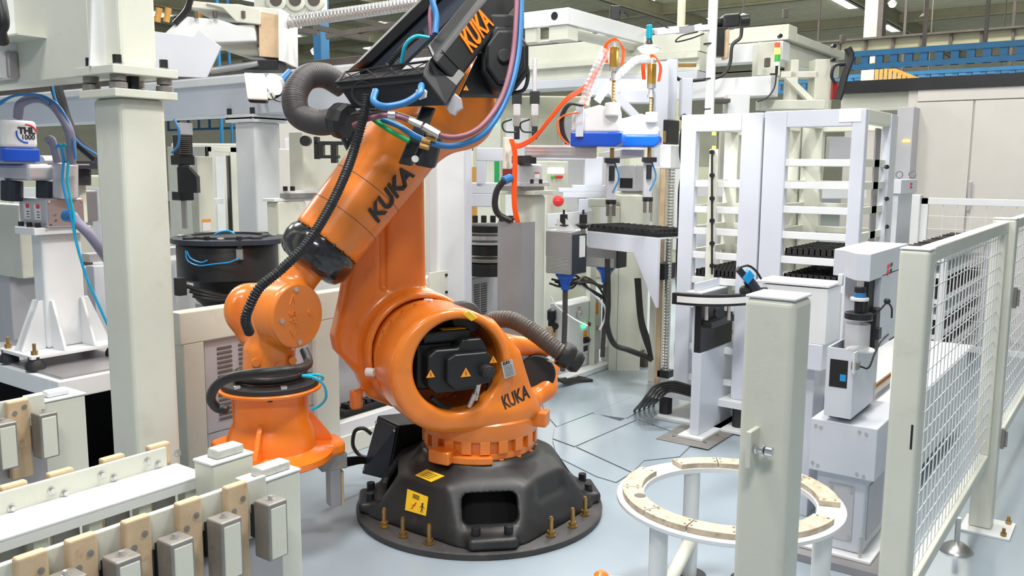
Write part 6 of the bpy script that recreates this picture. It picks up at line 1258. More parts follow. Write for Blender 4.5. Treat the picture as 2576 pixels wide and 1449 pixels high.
for k in range(4): obj('black_cable', MB().tube([Zp(1385, 985)+V((0, 0, .08+.02*k)), Zp(1420, 965+3*k)+V((0, 0, .04)), Zp(1455, 955+3*k)+V((0, 0, .02)), Zp(1490, 960)+V((0, 0, .01))], .012), 'rubber', fcb, smooth=True)
mb2 = thing('machine_bed', 'low white machine bed with adjusting block behind the robot base casting', 'base', Zp(1390, 1000))
q = Zp(1400, 980); obj('bed', B(q.x-.8, q.x-.1, q.y, q.y+.35, .0, .07), 'white', mb2, bevel=.005); obj('clamp_block', B(q.x-.35, q.x-.1, q.y+.05, q.y+.2, .07, .18), 'white', mb2, bevel=.004); obj('dark_wedge', B(q.x-.6, q.x-.4, q.y+.05, q.y+.25, .07, .2), 'black', mb2, bevel=.01)
# white louvred machine behind chute
wm = thing('machine_housing', 'pale machine housing with louvre slots between the tall column and steel chute', 'machine', Wp(1220, 800, 6.6))
q = cub(1160, 705, 1120, 1262, 6.8, z0=0); obj('housing_body', B(q[0], q[1]+.3, q[2], q[3], 0, q[5]), 'cabinet_grey', wm, bevel=.006)
a, b = Yp(1192, 715, q[2]), Yp(1224, 715, q[2]); zl0, zl1 = Yp(1200, 800, q[2]).z, Yp(1200, 712, q[2]).z
for (u0, u1) in ((a.x, a.x+(b.x-a.x)*.42), (a.x+(b.x-a.x)*.56, b.x)):
    for i in range(15): z_ = zl0+(zl1-zl0)*i/15; obj('louvre_slot', B(u0, u1, q[2]-.006, q[2], z_, z_+.008), 'hall_dark', wm)
dt = thing('rotary_indexer', 'stack of black and silver rotary discs between the tall column and steel chute', 'machine', Wp(1215, 620, 6.9))
for yt_, yb_, m_, rr in ((565, 582, 'black', .20), (590, 600, 'alu', .18), (606, 612, 'alu', .19), (616, 640, 'black', .15), (648, 656, 'iron', .18), (660, 690, 'black', .19)):
    a, b = Wp(1225, yb_, 6.9), Wp(1225, yt_, 6.9); obj('disc', MB().cyl(a, V((a.x, a.y, b.z)), rr, n=36), m_, dt, bevel=.003)
for px in (1195, 1217, 1240, 1262, 1285): p = Wp(px, 560, 6.8); obj('clamp_post', MB().cyl(p, p+V((0, 0, .055)), .022, n=12), 'black', dt, bevel=.003)
p = Wp(1302, 560, 6.6); obj('clamp_post', MB().cyl(p, p+V((0, 0, .10)), .02, n=12).cyl(p+V((0, 0, .02)), p+V((0, 0, .035)), .05, n=12), 'black', dt)
# white bracket gate behind the arm robots
def gate(label, pts, w, m='pale', th=.12):
    t = thing('portal_bracket', label, 'frame', Wp(*pts[0][:2], w))
    for (xl, xr, yt, yb) in pts: a = Wp(xl, yb, w); b = Wp(xr, yt, w); obj('frame_member', MB().span(a, RT*((xr-xl)*w/2200), FH*th, V((0, 0, b.z-a.z))), m, t, bevel=.006)
    return t
gate('white portal bracket left of the front arm robot, behind its orange cables', ((1198, 1265, 372, 405), (1198, 1222, 405, 470), (1185, 1265, 460, 488), (1185, 1250, 488, 520)), 7.0)
gate('white portal bracket under the front arm robot link, above a stepped white table', ((1330, 1470, 395, 402), (1470, 1515, 395, 470), (1440, 1530, 466, 476), (1405, 1540, 474, 484), (1415, 1532, 484, 498), (1455, 1480, 500, 535)), 7.2)
gate('cream machine body with a square opening behind the tray shelf', ((1480, 1550, 500, 520), (1480, 1495, 520, 960), (1530, 1550, 520, 960), (1550, 1610, 492, 960)), 7.5, 'cream', .4)
op = thing('operator_panel', 'cream operator panel with lit white screen and red buttons behind the arm robots', 'control panel', Wp(1400, 440, 9.0))
q = cub(1376, 405, 1370, 1430, 9, z0=0); obj('panel_body', B(q[0], q[1], q[2], q[2]+.3, 0, q[5]), 'cream', op, bevel=.01); a, b = Yp(1378, 423, q[2]), Yp(1417, 436, q[2]); obj('screen', B(a.x, b.x, q[2]-.01, q[2], b.z, a.z), 'screen_on', op)
for k, m_ in enumerate(('green_lens', 'red', 'red')): p = Yp(1388+10*k, 445, q[2]); obj('push_button', MB().cyl(p, p-V((0, .03, 0)), .018, n=12), m_, op)
p = Yp(1384, 505, q[2]); obj('red_cap', MB().sph(p-V((0, .1, 0)), .06, 6), 'red', op)
yl_ = thing('yellow_post', 'yellow machine post with a green hose behind the white portal bracket', 'post', Wp(1190, 440, 8.5)); obj('post', B(*cub(1190, 420, 1183, 1200, 8.6, z0=0)), 'crane', yl_); obj('green_hose', MB().cyl(Wp(1250, 402, 8.4), Wp(1250, 460, 8.4), .025), 'green_hose', yl_)
# servo stack behind the hanging hoses
sv = thing('servo_cluster', 'pair of black vertical servo spindles under the gantry, right of the hose loop', 'motor', Wp(1300, 280, 7.0))
for px in (1300, 1345):
    for (a, b, hw, m_) in ((150, 230, 5, 'alu'), (230, 262, 12, 'black'), (262, 290, 9, 'alu'), (290, 318, 9, 'iron'), (318, 350, 7, 'black')): p = Wp(px-hw, b, 7.0); obj('spindle_section', MB().span(p, RT*(2*hw*7/2200), FH*.08, V((0, 0, (b-a)*7/2200))), m_, sv, bevel=.004)
    obj('cable', MB().tube([Wp(px-12, 300, 6.95), Wp(px-35, 310, 6.95), Wp(px-30, 330, 6.95), Wp(px, 333, 6.95)], .007), 'rubber', sv)
for k in (0, 6): p = Wp(1246+k, 314, 6.9); obj('green_light', MB().sph(p, .007, 4), 'green_on', sv)

# ---------------- gantry at mid distance
GX = 8.2
def gbeam(par, yt, yb, xref, dep, off, m='cream', xl=1050, xr=1760):
    a = Xp(xref, yt, GX+off); b = Xp(xref, yb, GX+off); obj('beam_section', B(GX+off, GX+off+dep, Xp(xr, 150, GX).y, Xp(xl, 150, GX).y, b.z, a.z), m, par, bevel=.005)
gt = thing('gantry_bridge', 'long cream gantry bridge with linear rail spanning behind the two arm robots', 'gantry', (GX, Xp(1500, 200, GX).y, 2.4))
gbeam(gt, 118, 162, 1320, .3, 0); gbeam(gt, 162, 176, 1320, .38, -.06); gbeam(gt, 176, 205, 1320, .25, -.0); gbeam(gt, 205, 226, 1320, .36, -.05, 'pale')
a = Xp(1320, 112, GX); ya, yb = Xp(1760, 100, GX).y, Xp(1050, 100, GX).y
obj('guide_rail', MB().cyl((GX+.05, ya, a.z+.02), (GX+.05, yb, a.z+.02), .03, n=10), 'steel', gt); obj('rack_strip', B(GX+.1, GX+.16, ya, yb, a.z-.01, a.z+.04), 'hall_dark', gt)
car = thing('gantry_carriage', 'large white boxed carriage with a round hole on top of the cream gantry', 'carriage', Wp(1430, 60, 8.6))
q = cub(1430, 18, 1318, 1640, 8.0, yb=60); obj('side_plate', B(q[0], q[0]+.06, q[2], q[3], q[4], q[5]), 'white', car, bevel=.004); obj('long_plate', B(q[0]+.06, q[1], q[2], q[2]+.06, q[4], q[5]), 'white', car, bevel=.004)
p = Xp(1395, 40, q[0]); obj('round_hole', MB().cyl(p-V((.004, 0, 0)), p+V((.01, 0, 0)), .035, n=20), 'void', car)
f = Xp(1400, 100, q[0]).z; obj('foot_block', B(q[0]+.02, q[0]+.2, q[2]+.02, q[2]+.22, f, q[4]), 'cream', car, bevel=.004); obj('foot_block', B(q[0]+.02, q[0]+.1, q[3]-.12, q[3], f, q[4]), 'cream', car, bevel=.004); obj('cross_bar', B(q[0]+.2, q[1], q[2]+.1, q[2]+.2, f+.06, q[4]), 'cream', car)
mt = thing('servo_motor', 'small black servo motor on the white gantry carriage under the ceiling', 'motor', Wp(1550, 35, 9.2)); o = Wp(1535, 50, 9.0); obj('motor_body', MB().span(o, RT*.10, FH*.12, V((0, 0, .14))), 'black', mt, bevel=.01); obj('plug', MB().span(o+RT*.10+V((0, 0, .05)), RT*.06, FH*.04, V((0, 0, .04))), 'black', mt); obj('cable', MB().tube([o+RT*.14+V((0, 0, .08)), o+RT*.18+V((0, 0, .03)), o+RT*.15-V((0, 0, .03))], .008), 'black', mt)
# gantry legs / portal behind racks
gl = thing('gantry_portal', 'pale gantry portal columns and cross beams behind the screw slide', 'frame', Wp(1700, 400, 7.6))
for (xl, xr, yt, yb, w, m_) in ((1642, 1672, 165, 560, 7.5, 'pale'), (1676, 1700, 155, 300, 7.6, 'pale'), (1715, 1740, 200, 290, 7.4, 'pale'), (1480, 1650, 200, 240, 7.8, 'pale'), (1560, 1640, 228, 258, 7.6, 'pale')):
    a = Wp(xl, yb, w); obj('portal_member', MB().span(a, RT*((xr-xl)*w/2200), FH*.16, V((0, 0, (yb-yt)*w/2200))), m_, gl, bevel=.006)
obj('brace', MB().prism([(0, 0), (.35, -.32), (.42, -.32), (.10, .0)], Wp(1530, 235, 7.5), RT, (0, 0, 1), FH*.1), 'pale', gl)
# near-right gantry structure with beacon
g2 = thing('transfer_gantry', 'cream transfer gantry with black motor behind the racks, carrying the signal tower', 'gantry', Wp(1900, 150, 9))
def wb(par, nm, xl, xr, yt, yb, w, m='cream', th=.2, sk=0):
    a = Wp(xl, yb, w); b = Wp(xr, yb+sk, w); d = b-a; obj(nm, MB().span(a, d, FH*th, V((0, 0, (yb-yt)*w/2200))), m, par, bevel=.006)
q = cub(1985, 60, 1720, 2130, 8.6, yb=98); obj('upper_beam', B(q[0], q[0]+.25, q[2], q[3], q[4], q[5]), 'cream', g2, bevel=.006); obj('cross_beam', B(q[0]+.25, q[1], q[2], q[2]+.18, q[4], q[5]-.06), 'cream', g2, bevel=.006)
q1 = cub(1970, 102, 1740, 2120, 8.55, yb=150); obj('lower_beam', B(q1[0], q1[0]+.2, q1[2], q1[3], q1[4], q1[5]), 'white', g2, bevel=.006); obj('cross_beam', B(q1[0]+.2, q1[1], q1[2]+.02, q1[2]+.2, q1[4], q1[5]), 'cream', g2, bevel=.006)
q2 = cub(1940, 190, 1690, 1965, 8.0, yb=240); obj('side_beam', B(q2[0], q2[0]+.2, q2[2], q2[3], q2[4], q2[5]), 'white', g2, bevel=.006)
for (xl, xr, yt, yb) in ((1905, 1962, 110, 190), (2045, 2090, 155, 300), (1985, 2005, 155, 260), (1965, 2060, 180, 195)): wb(g2, 'post', xl, xr, yt, yb, 8.5)
obj('brace', MB().prism([(0, 0), (.07, 0), (.34, -.25), (.27, -.25)], Wp(1975, 195, 8.4), RT, (0, 0, 1), FH*.08), 'cream', g2); wb(g2, 'tube', 1915, 2075, 252, 275, 8.2, 'cream'); wb(g2, 'post', 1830, 1885, 238, 290, 8.1, 'white'); wb(g2, 'dark_slot', 1790, 1838, 248, 258, 8.0, 'hall_dark')
for px, py, hh_ in ((1977, 45, 22), (2122, 108, 20), (1932, 168, 22)): wb(g2, 'end_stop', px-6, px+6, py-hh_, py, 8.3, 'hall_dark', .06)
for px, py in ((1960, 92), (2095, 117), (2093, 152)): p = Wp(px, py, 8.45); obj('bumper', MB().cyl(p, p-FH*.05, .02, n=10), 'black', g2)
bmt = obj('gear_motor', MB().span(Wp(1820, 70, 8.2), Wp(1862, 66, 8.2)-Wp(1820, 70, 8.2), FH*.2, V((0, 0, .12))), 'black', g2, bevel=.015); obj('motor_fan', MB().cyl(Wp(1862, 53, 8.3), Wp(1884, 51, 8.3), .055, n=16), 'black', g2, bevel=.006); obj('motor_nose', MB().cyl(Wp(1820, 58, 8.3), Wp(1795, 58, 8.3), .045, n=16), 'gloss', g2)
wb(g2, 'gearbox', 1790, 1828, 72, 140, 8.2, 'black', .15); wb(g2, 'rusty_plate', 1824, 1833, 78, 147, 8.15, 'nylon', .15)
obj('motor_cable', MB().tube([Wp(*p, 8.1) for p in ((1866, 70), (1862, 95), (1842, 115), (1836, 160), (1815, 190), (1770, 200), (1720, 203), (1700, 195))], .016), 'rubber', g2, smooth=True)
obj('limit_switch', MB().span(Wp(1686, 170, 8.0), RT*.07, FH*.05, V((0, 0, .07))), 'alu', g2); wb(g2, 'brass_strip', 1706, 1752, 158, 168, 8.0, 'brass', .03); wb(g2, 'yellow_clip', 1684, 1700, 172, 186, 7.95, 'crane', .03)
obj('cable_loom', MB().tube([Wp(*p, 8.3) for p in ((2132, 120), (2140, 145), (2125, 190), (2115, 230), (2108, 250))], .035, n=8), 'blackmat', g2, smooth=True); obj('cable_loom', MB().tube([Wp(*p, 8.3) for p in ((2125, 160), (2100, 165), (2092, 190), (2100, 210))], .015), 'rubber', g2); wb(g2, 'cable_anchor', 2092, 2106, 205, 250, 8.3, 'red_lens', .05); wb(g2, 'yellow_anchor', 2110, 2118, 212, 252, 8.3, 'crane', .05)
tw = thing('signal_tower', 'red, lit amber and green signal tower on the cream gantry end', 'signal light', Wp(1954, 200, 7.9)); wS = 7.9
for (yt_, yb_, m_) in ((108, 120, 'red_on'), (121, 137, 'amber_on'), (138, 155, 'green_lens'), (156, 166, 'white')): a = Wp(1955, yb_, wS); obj('lens_segment', MB().cyl(a, V((a.x, a.y, a.z+(yb_-yt_)*wS/2200)), .024, n=16), m_, tw)
a = Wp(1953, 188, wS); obj('tower_stem', MB().cyl(a, a+V((0, 0, .08)), .012), 'black', tw); wb(tw, 'tower_bracket', 1938, 1954, 184, 188, wS, 'black', .03); obj('cable', MB().tube([Wp(*p, wS) for p in ((1953, 188), (1948, 220), (1930, 245), (1905, 256))], .007), 'black', tw)
# cabinets on the right
wc = thing('tall_cabinet_row', 'row of tall warm white cabinets with long handles at the right edge', 'cabinet', Wp(2450, 500, 10))
CX = 9.6; a = Xp(2300, 258, CX); zc1 = Xp(2300, 258, CX).z
seam = [2300, 2448, 2640]
for i in range(2): ya, yb = Xp(seam[i+1], 300, CX).y, Xp(seam[i], 300, CX).y; obj('cabinet_door', B(CX, CX+.03, ya+.008, yb-.008, .1, zc1), 'cabinet_warm', wc, bevel=.004)
obj('carcass', B(CX+.03, CX+1.0, Xp(2640, 300, CX).y, Xp(2280, 300, CX).y, 0, zc1+.12), 'cabinet_warm', wc); ye = Xp(2108, 270, CX).y
obj('header', B(CX+.0, CX+.03, Xp(2640, 300, CX).y, Xp(2305, 300, CX).y, zc1+.01, zc1+.12), 'cabinet_warm', wc); obj('roof_trim', B(CX-.02, CX+1.0, Xp(2640, 300, CX).y, ye, zc1+.12, zc1+.24), 'black', wc)
obj('side_header', B(CX+.1, CX+.6, Xp(2300, 300, CX).y, ye, zc1-.06, zc1+.12), 'cream', wc); p0 = Xp(2443, 455, CX); obj('door_handle', B(CX-.05, CX-.02, p0.y-.015, p0.y+.015, Xp(2443, 530, CX).z, p0.z), 'alu', wc, bevel=.005); obj('carcass', B(CX+.3, CX+.9, Xp(2300, 300, CX).y, ye, 0, zc1-.06), 'cabinet_warm', wc)
gc_ = thing('side_cabinet', 'narrow grey cabinet with a small amber light beside the warm white cabinets', 'cabinet', Wp(2280, 400, 8.8)); q = cub(2300, 268, 2258, 2306, 8.7, z0=0); obj('body', B(q[0], q[0]+.4, q[2], q[3], 0, q[5]), 'cabinet_grey', gc_, bevel=.005); p = Xp(2280, 355, q[0]); obj('amber_light', MB().span(p-V((.01, .03, .01)), V((.01, 0, 0)), V((0, .06, 0)), V((0, 0, .02))), 'amber_on', gc_)
lb2 = thing('control_box', 'small white control box with a red printed mark and eye bolts, right of the racks', 'control box', Wp(2270, 470, 6.8)); q = cub(2268, 452, 2238, 2308, 6.8, yb=488); obj('box_body', B(*q), 'pale', lb2, bevel=.004); p = Yp(2292, 468, q[2]); obj('red_mark', B(p.x-.03, p.x-.01, q[2]-.003, q[2], p.z-.02, p.z+.03), 'red', lb2)
for k in range(2): obj('text_line', B(p.x-.0, p.x+.03, q[2]-.003, q[2], p.z-.015+.025*k, p.z-.003+.025*k), 'ink', lb2)
obj('lower_body', B(q[0]+.02, q[1]-.06, q[2]+.02, q[3], 0, q[4]), 'pale', lb2)
for px in (2262, 2295): p = Wp(px, 440, 6.85); obj('eye_bolt', MB().lathe([(.022, -.004), (.030, -.004), (.030, .004), (.022, .004)], p, -FH, 16, closed=True), 'chrome', lb2, smooth=True)
rcab = thing('panel_wall', 'cream machine panels seen through the shelves of the storage racks', 'machine', Wp(1900, 500, 9.5))
for (xl, xr, yt, yb, w, m_) in ((1740, 1800, 300, 420, 9.5, 'hall_sheet'), (1800, 1830, 330, 700, 9.6, 'cabinet_warm'), (1960, 2010, 300, 700, 9.4, 'hall_sheet'), (2020, 2060, 360, 420, 8.8, 'white'), (2085, 2180, 345, 400, 8.8, 'cabinet_grey'), (2030, 2180, 470, 500, 8.6, 'white'), (1740, 1860, 465, 495, 8.7, 'white'), (1830, 1850, 330, 900, 8.6, 'white'), (2010, 2030, 300, 800, 8.6, 'white'), (1740, 2060, 560, 1000, 9.7, 'pale')): wb(rcab, 'panel', xl, xr, yt, yb, w, m_, .1)

# ---------------- overhead carriage on the left beam, ball screw, lamps
oc = thing('overhead_carriage', 'cream overhead carriage with curved white hood and brown end plate, above the left beam', 'carriage', Wp(560, 120, 5.6))
wO = 5.5
obj('base_plate', MB().span(Wp(470, 18, wO), Wp(710, 40, wO)-Wp(470, 18, wO), FH*.5, V((0, 0, .04))), 'cream', oc, bevel=.004)
pxp('hood', ((395, 100), (440, 58), (470, 41), (548, 48), (592, 62), (640, 60), (645, 105), (560, 108), (400, 110)), wO, .35, 'white', oc, bevel=.03, seg=3); pxp('curved_bracket', ((515, 8), (560, 20), (595, 55), (655, 62), (655, 22), (600, 10)), wO-.02, .2, 'cream', oc, bevel=.006)
pxp('lower_web', ((545, 104), (645, 105), (652, 142), (610, 140), (553, 122)), wO+.1, .2, 'cream', oc, bevel=.01)
pxp('end_plate', ((650, 28), (700, 36), (702, 146), (652, 142)), wO, .3, 'nylon', oc, bevel=.004); pxp('end_frame', ((700, 24), (713, 28), (715, 155), (701, 152)), wO-.03, .35, 'white', oc)
obj('bearing_block', MB().span(Wp(610, 175, wO), RT*.22, FH*.2, V((0, 0, .06))), 'black', oc, bevel=.004); pxp('belt_cover', ((381, 78), (488, 92), (500, 74), (556, 118), (520, 196), (380, 190)), 5.0, .012, 'pale', oc, bevel=.002); obj('cover_bracket', MB().span(Wp(440, 120, 5.01), RT*.08, Wp(450, 110, 5.6)-Wp(440, 120, 5.01), V((0, 0, .05))), 'cream', oc)
for px in (540, 612, 492): p = Wp(px, 28, wO-.02); obj('bolt', MB().cyl(p-V((0, 0, .04)), p, .013, n=8), 'hall_dark', oc)
obj('slide_rail', MB().cyl(Wp(530, 178, wO), Wp(650, 160, wO), .02, n=10), 'steel', oc); obj('tie_rod', MB().tube([Wp(440, 60, wO), Wp(470, 25, wO), Wp(485, -20, wO)], .02), 'black', oc)
for px in (395, 418, 500): obj('yellow_hose', MB().cyl(Wp(px, 55, wO+.3), Wp(px+6, 20, wO+.3), .02), 'crane', oc)
bs = thing('ball_screw', 'long shiny threaded ball screw running under the ceiling toward the arm cradle', 'screw', Wp(850, 40, 5.6))
obj('screw', MB().tube([Wp(672, 62, 5.6), Wp(860, 36, 5.55), Wp(1060, 6, 5.5)], .040, n=20, corr=.025, pitch=.022), 'steel', bs, smooth=False); obj('nut', MB().cyl(Wp(665, 66, 5.6), Wp(682, 62, 5.6), .07, n=16), 'black', bs, bevel=.005)
fg_ = Wp(690, 212, 4.9); l1 = thing('work_lamp', 'small round spot lamp, lit, clipped in front of the left beam', 'lamp', fg_)
dl = (-FH*.75+RT*-.45-V((0, 0, .35))).normalized(); obj('lamp_dish', MB().lathe([(.02, -.06), (.045, -.03), (.062, 0), (.06, .004)], fg_, dl, 24), 'alu', l1, smooth=True); obj('lamp_lens', MB().cyl(fg_, fg_+dl*.006, .056, n=24), 'lamp_on', l1); obj('beam_mount', MB().tube([Wp(670, 250, 5.0), Wp(668, 250, 5.4), Xp(666, 250, LBX)], .012), 'black', l1); obj('lamp_joint', MB().cyl(fg_-dl*.05, fg_-dl*.13+V((0, 0, .03)), .02, n=12), 'blue_hose', l1); obj('arm', MB().tube([fg_-dl*.12, Wp(735, 185, 4.95), Wp(740, 205, 5.0), Wp(700, 240, 5.0), Wp(670, 250, 5.0)], .009), 'black', l1); 
l2 = thing('camera_module', 'white rounded camera module with black side, mounted in front of the left beam', 'camera', Wp(638, 220, 4.8)); o = Wp(622, 250, 4.8); u_ = (RT*.85+FH*.5).normalized(); obj('white_face', MB().span(o, u_*.11+V((0, 0, .0)), FH*.02, V((-.02, 0, .14))), 'white_label', l2, bevel=.012, seg=3); obj('black_body', MB().span(o+FH*.015-V((0, 0, .015)), u_*.10, FH*.05, V((-.02, 0, .13))), 'black', l2, bevel=.01); p = o+u_*.13+V((0, 0, .03)); obj('swivel', MB().lathe([(.01, -.006), (.022, -.006), (.022, .006), (.01, .006)], p, -FH, 16, closed=True), 'chrome', l2, smooth=True); obj('cable', MB().tube([p, Wp(690, 250, 4.85), Wp(705, 255, 4.9)], .005), 'black', l2); obj('beam_mount', MB().tube([o+FH*.04+u_*.05+V((0, 0, .05)), Xp(640, 230, LBX)], .015, smooth=False), 'black', l2)
# ================= the hall beyond
CZ = 9.0
ce = obj('ceiling', B(3, 70, -20, 70, CZ, CZ+.1), 'hall_sheet'); ce['kind'] = 'structure'
wl_ = obj('wall_far', B(60, 60.2, -20, 60, 0, CZ), 'hall_sheet'); wl_['kind'] = 'structure'; wl2 = obj('wall_left', B(-4, 60, 55, 55.2, 0, CZ), 'hall_sheet'); wl2['kind'] = 'structure'
rb = MB()
for i in range(150): x = 10+i*.35; rb.box(x, x+.06, -15, 50, CZ-.05, CZ)
rbo = obj('roof_ribs', rb, 'hall_sheet', ce); rbo['kind'] = 'stuff'
for i in range(7):
    y = -6+i*8
    gi = obj('roof_girder', MB().box(6, 60, y, y+.3, CZ-.7, CZ-.62).box(6, 60, y+.1, y+.16, CZ-.7, CZ).box(6, 60, y, y+.3, CZ-.1, CZ-.05), 'hall_steel', ce)
for i in range(7):
    x = 12+i*8; obj('roof_girder', MB().box(x, x+.3, -15, 50, CZ-.5, CZ-.42).box(x+.1, x+.16, -15, 50, CZ-.5, CZ), 'hall_steel', ce)
for i in range(6):
    for j in range(7):
        x, y = 15+i*8+(j % 2)*1.5, -3+j*7.0; obj('skylight', B(x, x+2.6, y, y+.7, CZ-.08, CZ-.055), 'sky_panel', ce)
for j in range(4):
    x, y = 7.5+j*1.0, 8+j*3.5; obj('skylight', B(x, x+1.8, y, y+.45, CZ-.08, CZ-.055), 'sky_panel', ce)
# crane runway girder, blue trusses
cg_ = thing('crane_runway', 'long dark-topped steel crane girder crossing the hall at upper right', 'girder', Wp(2350, 90, 17)); GXX = 16
a, b = Xp(2130, 112, GXX), Xp(2130, 72, GXX); yr_, yl_2 = Xp(2900, 100, GXX).y, Xp(1990, 100, GXX).y
obj('web', B(GXX, GXX+.1, yr_, yl_2, Xp(2130, 130, GXX).z, Xp(2130, 105, GXX).z), 'hall_steel', cg_); obj('rail', B(GXX-.1, GXX+.2, yr_, yl_2, Xp(2130, 105, GXX).z, Xp(2130, 100, GXX).z), 'hall_dark', cg_)
for i in range(12): yy = yr_+(yl_2-yr_)*i/12; obj('stiffener', B(GXX-.05, GXX, yy, yy+.04, Xp(2130, 130, GXX).z, Xp(2130, 105, GXX).z), 'hall_dark', cg_)
def truss(label, X, xl, yt, yb, n, th=.09, xr=2700):
    t = thing('blue_truss', label, 'truss', Xp(xl, yt, X)); yr, yl = Xp(xr, yt, X).y, Xp(xl, yt, X).y; z1, z0 = Xp(xl, yt, X).z, Xp(xl, yb, X).z
    obj('hanger', B(X+.04, X+.08, yl-1.0, yl-.95, z1, CZ), 'hall_dark', t); obj('hanger', B(X+.04, X+.08, yr+1.0, yr+1.05, z1, CZ), 'hall_dark', t); obj('top_chord', B(X, X+.12, yr, yl, z1-th, z1), 'blue_paint', t); obj('bottom_chord', B(X, X+.12, yr, yl, z0, z0+th), 'blue_paint', t)
    for i in range(n+1): yy = yr+(yl-yr)*i/n; obj('web_post', B(X+.02, X+.1, yy-.05, yy+.05, z0, z1), 'blue_paint', t)
truss('nearest blue ladder truss crossing the upper right of the hall', 13.5, 2140, 130, 176, 14, .075)
truss('farther blue ladder truss, second from the top at right', 19, 2140, 188, 216, 16, .07)
truss('low far blue ladder truss just above the warm white cabinets', 24, 1960, 205, 236, 20, .08)
truss('left blue ladder truss seen below the long pale beam', 26, 420, 300, 330, 10, .1, 700)
oc2 = thing('hoist_beam', 'perforated orange-yellow hoist beam hanging from the blue trusses', 'hoist', Wp(2270, 190, 15)); a, b = Wp(2205, 175, 14.5), Wp(2322, 222, 13.2); d = b-a
obj('top_flange', MB().span(a+V((0, 0, .08)), d, FH*.2, V((0, 0, .05))), 'crane', oc2); obj('bottom_flange', MB().span(a-V((0, 0, .2)), d, FH*.2, V((0, 0, .05))), 'crane', oc2)
for i in range(10): obj('web', MB().span(a-V((0, 0, .15))+d*(i/10), d*.05, FH*.05, V((0, 0, .23))), 'crane', oc2)
for px, m_ in ((2264, 'crane'), (2276, 'white'), (2290, 'crane')): obj('hoist_trolley', MB().span(Wp(px-6, 235, 13), RT*.08, FH*.1, V((0, 0, .1))), m_, oc2)
col = thing('hall_column', 'khaki steel roof column under the ceiling, top right', 'column', Wp(2207, 90, 18)); q = Wp(2207, 50, 18); obj('column', B(q.x, q.x+.25, q.y, q.y+.25, 0, CZ), 'hall_sheet', col); obj('flange', B(q.x, q.x+.3, q.y-.1, q.y, 0, CZ), 'hall_dark', col)
for (nm, lab, px, pw, w, m_) in (('blue_column', 'blue square steel column rising behind the long ball screw', 808, 38, 14, 'blue_paint'), ('blue_column', 'slim blue column seen under the long pale beam at left', 549, 9, 22, 'blue_paint'), ('blue_column', 'slim blue column beside the second white column flange', 575, 7, 24, 'blue_paint'), ('hall_column', 'khaki roof column behind the lamp arm, upper centre right', 1712, 20, 17, 'hall_steel')):
    q = Wp(px, 100, w); s_ = pw*w/2200/1.4; t = thing(nm, lab, 'column', (q.x, q.y, 0)); obj('column', B(q.x-s_/2, q.x+s_/2, q.y-s_/2, q.y+s_/2, 0, CZ), m_, t)
# perforated cream tank wall top left
tk = thing('perforated_beam', 'pale yellow beam with a row of round openings at the top left', 'beam', Wp(720, 10, 8)); wT = 8.0
o = Wp(640, 35, wT); obj('beam_plate', MB().span(o, RT*((800-640)*wT/2200), FH*.3, V((0, 0, .5))), 'nylon' if False else 'cream', tk)
for px in (697, 745, 792): p = Wp(px, 2, wT); obj('collar', MB().lathe([(.055, 0), (.095, 0), (.09, .03), (.06, .04)], p, -FH, 24), 'cream', tk, smooth=True); obj('opening', MB().cyl(p-FH*.04, p-FH*.043, .055, n=20), 'hall_dark', tk)
dr = thing('dark_roof_bracing', 'dark flat roof bracing bars crossing behind the ball screw', 'bracing', Wp(860, 80, 13))
for (a, b) in (((790, 68), (930, 98)), ((890, 45), (1010, 78)), ((700, 68), (800, 82)), ((820, 92), (1000, 62))): obj('brace_bar', MB().cyl(Wp(*a, 13), Wp(*b, 13), .05, n=4), 'hall_dark', dr)
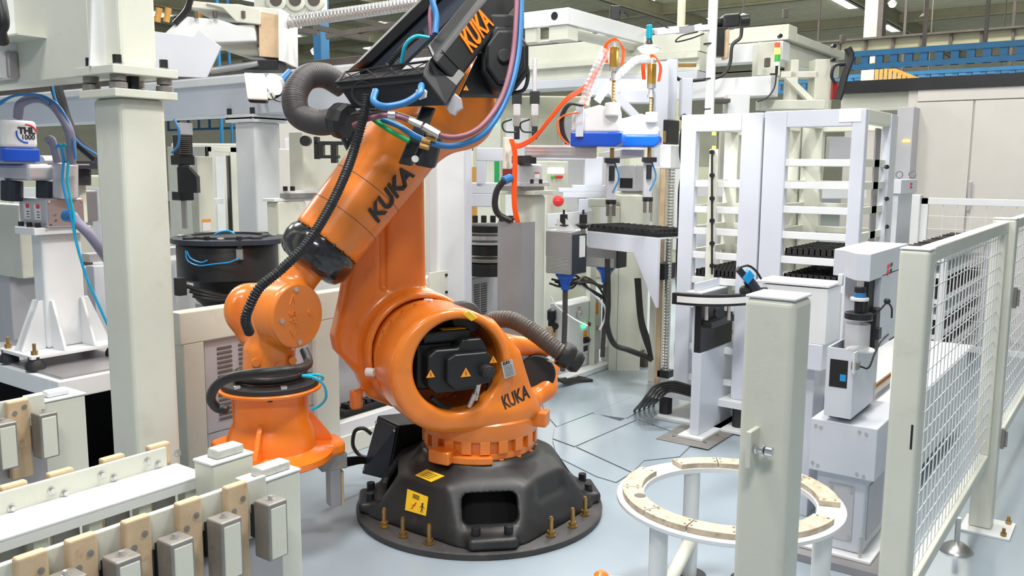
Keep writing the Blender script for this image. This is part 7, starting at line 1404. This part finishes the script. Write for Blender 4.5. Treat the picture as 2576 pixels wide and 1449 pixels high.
# pendant lamps
for k, (px, py, w, lab) in enumerate(((792, 128, 15, 'lit pendant hall lamp left of the blue square column'), (2245, 8, 17, 'lit pendant hall lamp at the very top right'), (2333, 222, 20, 'lit pendant lamp just right of the orange hoist beam'), (2515, 205, 24, 'small bluish pendant lamp at the far right, above the cabinets'), (2325, 42, 15, 'unlit dark pendant lamp shade below the roof'), (1870, 42, 14, 'small pendant bulb above the black gear motor'))):
    p = Wp(px, py, w); t = thing('pendant_lamp', lab, 'lamp', p); r = 13*w/2200*.9
    obj('shade', MB().lathe([(r*.2, r*.7), (r*.5, r*.5), (r, .0), (r*.95, -.01)], p, n=20), 'hall_dark' if k == 4 else 'alu', t, smooth=True); obj('stem', MB().cyl(p+V((0, 0, r*.7)), V((p.x, p.y, CZ)), .015, n=6), 'hall_dark', t)
    if k != 4: obj('bulb', MB().sph(p-V((0, 0, r*.15)), r*.75, 8), 'lamp_on', t)
# far machinery silhouettes below the beams
for k, (xl, xr, yt, w, m_, lab) in enumerate(((430, 640, 360, 14, 'cabinet_warm', 'far cream machine block beyond the long beam at left'), (-60, 260, 440, 12, 'hall_sheet', 'far khaki machine block at the left edge'), (700, 1080, 300, 11, 'cabinet_warm', 'far warm grey machine block behind the robot forearm'), (1180, 1500, 380, 13, 'cream', 'far cream machine block behind the front arm robot'), (1500, 1800, 330, 14, 'hall_sheet', 'far khaki machine block behind the lit arm robot'), (1190, 1480, 240, 10.5, 'hall_sheet', 'khaki machine cover under the cream gantry bridge'))):
    t = thing('far_machine', lab, 'machine', Wp((xl+xr)/2, 500, w)); q = Wp(xl, yt, w); u = RT*((xr-xl)*w/2200)
    obj('body', MB().span(V((q.x, q.y, 0)), u, FH*.8, V((0, 0, q.z))), m_, t, bevel=.02)
    for j in range(4): obj('door', MB().span(V((q.x, q.y, q.z*.2))+u*(.04+.24*j)-FH*.02, u*.2, FH*.02, V((0, 0, q.z*.7))), ('cabinet_grey', 'cream', 'white', 'hall_sheet')[(j+k) % 4], t, bevel=.01)
hv = thing('orange_cap', 'tiny orange and white capped item on the floor at the bottom edge', 'item', Zp(1520, 1444)); p = Zp(1512, 1462); obj('cap', MB().lathe([(.03, 0), (.032, .03), (.015, .045)], p, n=16), 'orange', hv, smooth=True); obj('body', MB().cyl(p+RT*.03, p+RT*.09+V((0, 0, .0)), .022), 'white_label', hv)
